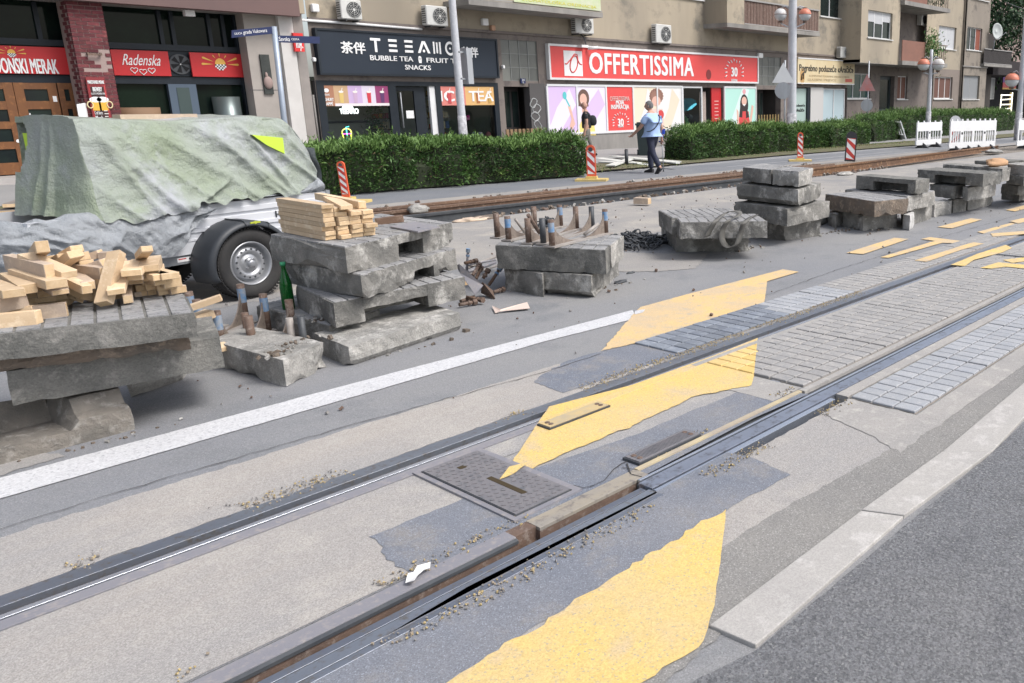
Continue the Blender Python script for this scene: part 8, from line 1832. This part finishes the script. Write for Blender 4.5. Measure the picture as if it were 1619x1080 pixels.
# wooden doors
t_ = fthing('wooden_door', 'varnished wooden restaurant doors with dark horizontal glass slots', 'door', fx(60, 200, YD), YD, .1); Mwd = mat('varnished_wood', (.19, .075, .022), .5, (.13, .05, .018), 3, 1.2, (.26, .11, .035), 9, streak=(1, 1, .2)); zd = zs0 - .18; zlo = fz(50, 274, YD)
for (u0, u1) in ((-45, 30), (31, 98), (100, 126)):
    a, b = fx(u0, 190, YD), fx(u1, 190, YD); w_ = b - a; sl = [(.80, .93), (.58, .71), (.36, .50), (.13, .28)]; H_ = zd - zlo; leaf = FB(); st_ = .16 if w_ > .5 else .1
    leaf.box(a, a + st_, YD - .06, YD, zlo, zd); leaf.box(b - st_, b, YD - .06, YD, zlo, zd)
    edges = [1.0] + [e for s in sl for e in (s[1], s[0])] + [0.0]
    for k in range(0, len(edges), 2): leaf.box(a + st_, b - st_, YD - .055, YD, zlo + H_ * edges[k + 1], zlo + H_ * edges[k])
    lf = leaf.build('door_leaf', Mwd, t_)
    for s in sl: mb = FB(); mb.box(a + st_, b - st_, YD - .03, YD - .02, zlo + H_ * s[0], zlo + H_ * s[1]); mb.build('glass_slot', Mgl, lf)
mb = FB(); x = fx(35, 205, YD - .1); mb.cyl((x, YD - .12, fz(35, 220, YD - .1)), (x, YD - .12, fz(35, 203, YD - .1)), .03, 8); mb.build('handle', 'black', t_)
mb = FB(); q = RC(83, 152, 91, 161, YD - .07); mb.box(q[0], q[1], YD - .07, YD - .061, q[2], q[3]); mb.build('sticker', Msw, t_); mb = FB(); q = RC(46, 179, 51, 193, YD - .07); mb.box(q[0], q[1], YD - .07, YD - .061, q[2], q[3]); mb.build('sticker', Msw, t_); mb = FB(); q = fx(29, 223, YD - .07), fz(29, 223, YD - .07); mb.cyl((q[0], YD - .07, q[1]), (q[0], YD - .062, q[1]), .035, 14); mb.build('sticker', Msw, t_)
for k in range(3): slabbox(rb, 'step', XL_, fx(150, 280, YD - 1), YD - .9 - .35 * k, YD - .55 - .35 * k + (.49 if k == 0 else 0), 0, max(.07, zlo - .02 - .1 * k), mat('step_stone', (.42, .4, .38), .8, (.34, .32, .31), 2, 1.2))
# red signs
def rsign(u0, u1, label, fn):
    a, b = fx(u0, 100, YD - .12), fx(u1, 100, YD - .12); t = fthing('shop_sign', label, 'shop sign', (a + b) / 2, YD, zs0); mb = FB(); mb.box(a, b, YD - .12, YD - .07, zs0, zs1); mb.build('board', Mred, t); fn(t, a, b, (zs0 + zs1) / 2, YD - .125)
def sun_logo(t, cx, cz, s, y):
    flat(t, [(cx + s * .42 * math.cos(a), cz + s * .5 * math.sin(a)) for a in (math.pi * i / 14 for i in range(15))], y, Mgold, 'sun_half', .0)
    mb = FB(); k = 0
    for j in range(4):
        for i in range(-3, 4):
            x0_, z0_ = cx + i * s * .125 - s * .0625, cz - (j + 1) * s * .125
            if math.hypot((x0_ + s * .06 - cx) / (s * .42), (z0_ + s * .06 - cz) / (s * .5)) < 1: mb.add([(x0_, y - .001, z0_), (x0_ + s * .125, y - .001, z0_), (x0_ + s * .125, y - .001, z0_ + s * .125), (x0_, y - .001, z0_ + s * .125)], [(0, 1, 2, 3)], (i + j) % 2)
    mb.build('checker', [Msw, C_('ink', (.02, .02, .02))], t)['kind'] = 'stuff'
    for ang in (0, 22, 55, 90, 125, 158, 180):
        a = math.radians(ang); L0, L1 = (.55, 1.5) if abs(ang - 90) > 60 else (.58, .95); w_ = .09 if abs(ang - 90) > 60 else .05
        d = Vector((math.cos(a), math.sin(a))); n_ = Vector((-d.y, d.x)); p = Vector((cx, cz)) + Vector((0, .0))
        flat(t, [tuple(p + d * s * L0), tuple(p + d * s * (L1 - .1) - n_ * s * w_), tuple(p + d * s * L1), tuple(p + d * s * (L1 - .1) + n_ * s * w_)], y, Mgold, 'ray', .0)
def s1(t, a, b, z, y): wm = (fx(91, 103, YD - .12) - fx(0, 103, YD - .12)) * 1.5; letter(t, 'MAKEDONSKI MERAK', fx(91, 103, YD - .12) - wm / 2, y - .003, z - .12, .3, Msw, width=wm, bold=.02); sun_logo(t, fx(18, 84, YD - .12), z + .13, .16, y - .003)
def s2(t, a, b, z, y):
    letter(t, 'Radenska', (a + b) / 2, y - .003, z + .07, .24, Msw, width=(b - a) * .68, shear=.5, bold=.0)
    for i in (-1, 0, 1):
        cx, cz = (a + b) / 2 + i * .17, z - .16 - (.03 if i == 0 else 0); pts = [(cx + .0045 * 16 * math.sin(q) ** 3, cz + .0045 * (13 * math.cos(q) - 5 * math.cos(2 * q) - 2 * math.cos(3 * q) - math.cos(4 * q))) for q in (k / 20 * 6.283 for k in range(20))]; stroke(t, pts, y - .005, .008, Msw, 'heart', True)
rsign(-60, 116, 'red sign board lettered MAKEDONSKI MERAK above the wooden doors', s1); rsign(178, 268, 'red sign board with cursive Radenska and three hearts', s2); rsign(302, 392, 'red sign board with a gold sun logo, right of the round fan', lambda t, a, b, z, y: sun_logo(t, (a + b) / 2, z + .02, .28, y - .003))
x, z = fx(285, 99, YD - .05), (zs0 + zs1) / 2; t = fthing('wall_fan', 'round black ventilator between two red sign boards', 'fan', x, YD, z - .2); mb = FB(); mb.cyl((x, YD - .04, z), (x, YD + .0, z), .23, 28); mb.build('housing', 'black', t)
mb = FB()
for k in range(6): a = k / 6 * 6.283; mb.add([(x, YD - .05, z), (x + math.cos(a) * .2, YD - .05, z + math.sin(a) * .2), (x + math.cos(a + .6) * .2, YD - .045, z + math.sin(a + .6) * .2)], [(0, 1, 2)])
mb.build('blades', Mdk, t); mb = FB(); mb.cyl((x, YD - .06, z), (x, YD - .05, z), .015, 8); mb.build('hub', Msw, t)
# brick pillar with single bricks
YK = YL - .25; pa, pb = fx(120, 90, YK), fx(176, 90, YK); bp = fthing('brick_pillar', 'dark red brick pillar with pale joints between the restaurant windows', 'pillar', (pa + pb) / 2, YK, 0, None)
Mbk = mat('dark_red_brick', (.15, .035, .04), .85, (.1, .022, .03), 5, 1.2, (.2, .06, .055), 16, .4, 40, rnd=.3); slabbox(bp, 'mortar_core', pa + .012, pb - .012, YK + .012, YK + .7, 0, zf + .02, mat('pale_mortar', (.33, .25, .23), .95))
hb, gb = .067, .012; z = .75; k = 0; meshes = {}
def brick(x0_, x1_, y0_, y1_, z0_, z1_):
    mb = FB(); mb.box(x0_, x1_, y0_, y1_, z0_, z1_); mb.build('brick', Mbk, bp)
while z < zf - .02:
    n = 3 if k % 2 == 0 else 4; W_ = pb - pa; x = pa
    ws = [W_ / 3] * 3 if n == 3 else [W_ / 6, W_ / 3, W_ / 3, W_ / 6]
    for i, w_ in enumerate(ws):
        if not (fz(150, 118, YK) < z < fz(150, 80, YK) and i in (1, 2) and random.random() < .5): dy = random.uniform(-.006, .004); brick(x + gb / 2, x + w_ - gb / 2, YK + dy, YK + .1, z, min(z + hb, zf))
        x += w_
    brick(pa - .002, pa + .01, YK + .11 + .11 * (k % 2), YK + .34 + .11 * (k % 2), z, min(z + hb, zf)); z += hb + gb; k += 1
t = fthing('iron_hook', 'rusty iron bar bracket fixed on the brick pillar', 'bracket', pa, YK, 3); r = RC(133, 84, 163, 88, YK - .05); mb = FB(); mb.box(r[0] + .05, r[1] - .02, YK - .08, YK - .05, r[2], r[2] + .04); mb.box(r[0] + .05, r[0] + .08, YK - .07, YK, r[2], r[3] + .02); mb.box(r[1] - .05, r[1] - .02, YK - .07, YK, r[2], r[3] + .02); mb.build('bar', 'rustdark', t)
# beer poster
r = RC(135, 122, 184, 189, YK - .06); po = fthing('beer_poster', 'dark red brewery poster with two beer mugs on the brick pillar', 'poster', (r[0] + r[1]) / 2, YK, r[2]); mb = FB(); r = (r[0], r[1] - .08, r[2] - .1, r[3]); mb.box(r[0], r[1], YK - .06, YK - .03, r[2], r[3]); mb.build('board', C_('dark_red', (.22, .025, .03)), po); cx = (r[0] + r[1]) / 2; W_ = r[1] - r[0]; H_ = r[3] - r[2]; yy__ = YK - .062
stroke(po, [(r[0] + .03, r[2] + .03), (r[1] - .03, r[2] + .03), (r[1] - .03, r[3] - .16), (r[0] + .03, r[3] - .16)], yy__, .006, C_('print_red', (.6, .06, .06)), 'border', True); flat(po, [(r[0] + .05, r[2] + .05), (r[1] - .05, r[2] + .05), (r[1] - .05, r[3] - .2), (r[0] + .05, r[3] - .2)], yy__, C_('very_dark', (.04, .015, .015)), 'print', .001)
letter(po, 'MAKEDONSKI MERAK', cx, yy__ - .003, r[3] - .1, .07, Msw, width=W_ * .88, bold=.02); letter(po, 'BREWERY', cx, yy__ - .003, r[3] - .25, .09, Msw, width=W_ * .5, bold=.02); letter(po, 'VLASTITA PIVOVARA PIVA', cx, yy__ - .003, r[3] - .34, .04, Msw, width=W_ * .75); letter(po, 'Craft Beers', cx - W_ * .16, yy__ - .003, r[2] + .25, .07, Msw, width=W_ * .42); letter(po, 'Merak', cx - W_ * .16, yy__ - .003, r[2] + .14, .09, Msw, width=W_ * .4, bold=.02)
for k in range(4): mb = FB(); mb.box(cx + W_ * .15, cx + W_ * (.38 - .04 * (k % 2)), yy__ - .004, yy__ - .001, r[2] + .1 + .06 * k, r[2] + .115 + .06 * k); mb.build('print_line', C_('cream', (.75, .72, .68)), po)
for s in (-1, 1):
    mx = cx + s * W_ * .19; mz = r[2] + H_ * .42; flat(po, [(mx - .08, mz - .12), (mx + .08, mz - .12), (mx + .08, mz + .1), (mx - .08, mz + .1)], yy__, C_('beer', (.7, .4, .05)), 'mug', .003); flat(po, ell(mx, mz + .11, .11, .06, 14), yy__, Msw, 'foam', .004); stroke(po, ell(mx + s * .11, mz, .05, .07, 12), yy__ - .005, .012, C_('beer_pale', (.7, .6, .35)), 'mug_handle', True)
# hanging menu box, plaque, my. sign, lamp under the soffit
t = fthing('menu_box', 'small tilted white box hanging left of the beer poster', 'box', fx(128, 175, YK), YK, 1.6); q = [fc(u, v, YK - .1) for u, v in ((121, 165), (133, 163), (137, 186), (125, 187))]; mb = FB(); mb.add([(x, YK - .1, z) for x, z in q] + [(x + .05, YK - .02, z) for x, z in q], [(3, 2, 1, 0), (0, 1, 5, 4), (1, 2, 6, 5), (2, 3, 7, 6), (3, 0, 4, 7)]); mb.build('box_shell', Msw, t)
r = RC(410, 86, 433, 149, YL - .05); r = (r[0], r[1], r[2], r[3]); t = fthing('wall_plaque', 'dark bronze relief plaque with a pale head on the stone pilaster', 'plaque', r[0], YL, r[2]); mb = FB(); mb.box(r[0], r[1], YL - .07, YL - .021, r[2], r[3]); mb.build('slab', mat('bronze', (.035, .04, .038), .5, (.06, .065, .06), 6, 1.2, metal=.3, bump=.4, bscale=20), t)
mb = FB(); mb.ball(((r[0] + r[1]) / 2, YL - .08, r[2] + .28), .12, 0, 16, 10, (.9, .5, 1.3)); mb.ball(((r[0] + r[1]) / 2 - .02, YL - .08, r[2] + .45), .06, 0, 10, 8, (.6, .5, 1.4)); mb.build('relief_head', mat('pinkish_stone', (.3, .22, .2), .7), t)
r = RC(462, 52, 481, 82, YL - .2); t = fthing('shop_sign', 'small square red sign lettered my. partly behind the street name plate', 'shop sign', r[0], YL, r[2]); mb = FB(); mb.box(r[0], r[1], YL - .24, YL - .152, r[2], r[3]); mb.build('board', C_('bright_red', (.65, .03, .03)), t); letter(t, 'my.', (r[0] + r[1]) / 2, YL - .245, (r[2] + r[3]) / 2 - .1, .22, Msw, width=(r[1] - r[0]) * .7, bold=.02)
mb = FB(); x, z = fx(299, 19, YL - .1), fz(299, 20, YL - .1); mb.box(x - .1, x + .1, YL - .15, YL, z - .08, z + .05); mb.cyl((x, YL - .08, z + .05), (x, YL - .08, zf + .03), .02, 8); tag(mb.build('soffit_lamp', Msw), 'small white lamp under the restaurant soffit', 'lamp')
# outdoor seating edge seen behind the hedge
for i, (u, lb) in enumerate(((515, 'white seat back behind the hedge under the tea shop window'), (572, 'crumpled pale cushion behind the hedge by the cup neon light'), (742, 'white rounded table edge behind the hedge at the lamp post'))):
    lump(lb, facade_xf((fx(u, 222, 21.5), 21.5, .0)), .3, mat('seat_white', (.55, .55, .55), .7), 'outdoor_seat', 'seat', (1.0, .7, 1.55), i, .2)
# the dark slatted planter in front of entrance
t = fthing('wooden_planter', 'brown wooden slatted fence box under the first entrance', 'planter', fx(820, 210, 21.8), 21.8, 0); mb = FB()
for i in range(9): x = fx(800 + i * 6.5, 208, 21.8); mb = FB(); mb.box(x, x + .1, 21.78, 21.82, .1, fz(820, 204, 21.8)); mb.build('slat', mat('planter_brown', (.2, .13, .07), .8, rnd=.2), t)
t = fthing('railing', 'low yellowish iron railing before the second entrance', 'railing', fx(1215, 200, 21.8), 21.8, 0)
for i in range(8): x = fx(1199 + i * 4.4, 200, 21.8); mb = FB(); mb.box(x, x + .05, 21.78, 21.82, .1, 1.1); mb.build('bar', mat('rail_ochre', (.28, .2, .08), .8), t)

# ================================================================ TREES AT THE RIGHT END
Mtl_ = [mat('tree_leaf_dark', (.022, .06, .02), .6, (.012, .035, .014), 1.2, 1.4), mat('tree_leaf_mid', (.05, .12, .035), .6, (.03, .08, .025), 1.5, 1.2)]
def tree(label, x, y, h, r, n, seed):
    rs = random.Random(seed); t = thing('tree', label, 'tree', (x, y, 0), group='dark trees behind the gateway'); mb = MB(); mb.tube([(x, y, 0), (x + .2, y, h * .3), (x - .1, y + .2, h * .6), (x, y, h * .8)], [.28, .22, .14, .05], 10)
    for k in range(7): a = rs.random() * 6.28; z = h * (.3 + .07 * k); mb.tube([(x, y, z), (x + math.cos(a) * r * .4, y + math.sin(a) * r * .4, z + h * .1), (x + math.cos(a) * r * .8, y + math.sin(a) * r * .8, z + h * .16)], [.1, .06, .02], 6)
    mb.build('trunk', mat('bark', (.06, .045, .035), .9, (.09, .07, .055), 8, 1, bump=.5), t)
    cl = [(x + rs.gauss(0, r * .45), y + rs.gauss(0, r * .45), h * rs.uniform(.35, .98), r * rs.uniform(.28, .5)) for _ in range(26)]; mb = MB()
    def pos():
        c = cl[rs.randrange(len(cl))]; d = Vector((rs.gauss(0, 1), rs.gauss(0, 1), rs.gauss(0, 1))).normalized(); return Vector(c[:3]) + d * c[3] * rs.uniform(.75, 1.05), d
    leaf_cloud(mb, n, pos, .3, .09, (0, 0, 0), 0, 1, .35); mb.build('crown', Mtl_, t)['kind'] = 'stuff'
tree('dark leafy tree rising behind the satellite dish', 66, 27, 14, 4.5, 9000, 1); tree('dark tree at the top right corner behind the lamp post', 74, 24, 13, 4.5, 8000, 2); tree('dense dark tree closing the street at the right', 84, 27, 15, 5.5, 7000, 3)
tree('low dark tree over the gateway roof', 62, 30, 9, 3.5, 5000, 4); tree('tall dark tree far down the street at the picture edge', 96, 22, 15, 6, 6000, 5)
fb = thing('far_building', 'pinkish building glimpsed between the far trees at the top right', 'building', (90, 40, 0)); mb = MB(); mb.box(70, 130, 40, 50, 0, 16); mb.build('wall', mat('far_pink_wall', (.28, .21, .19), .9), fb)
# utility wire across the top right corner
mb = MB(); mb.tube([FY(1590, 4, 21), FY(1640, 22, 21)], .02, 5); tag(mb.build('wire', 'black'), 'thin overhead wire crossing the top right corner', 'wire')
print('objects', len(bpy.data.objects))
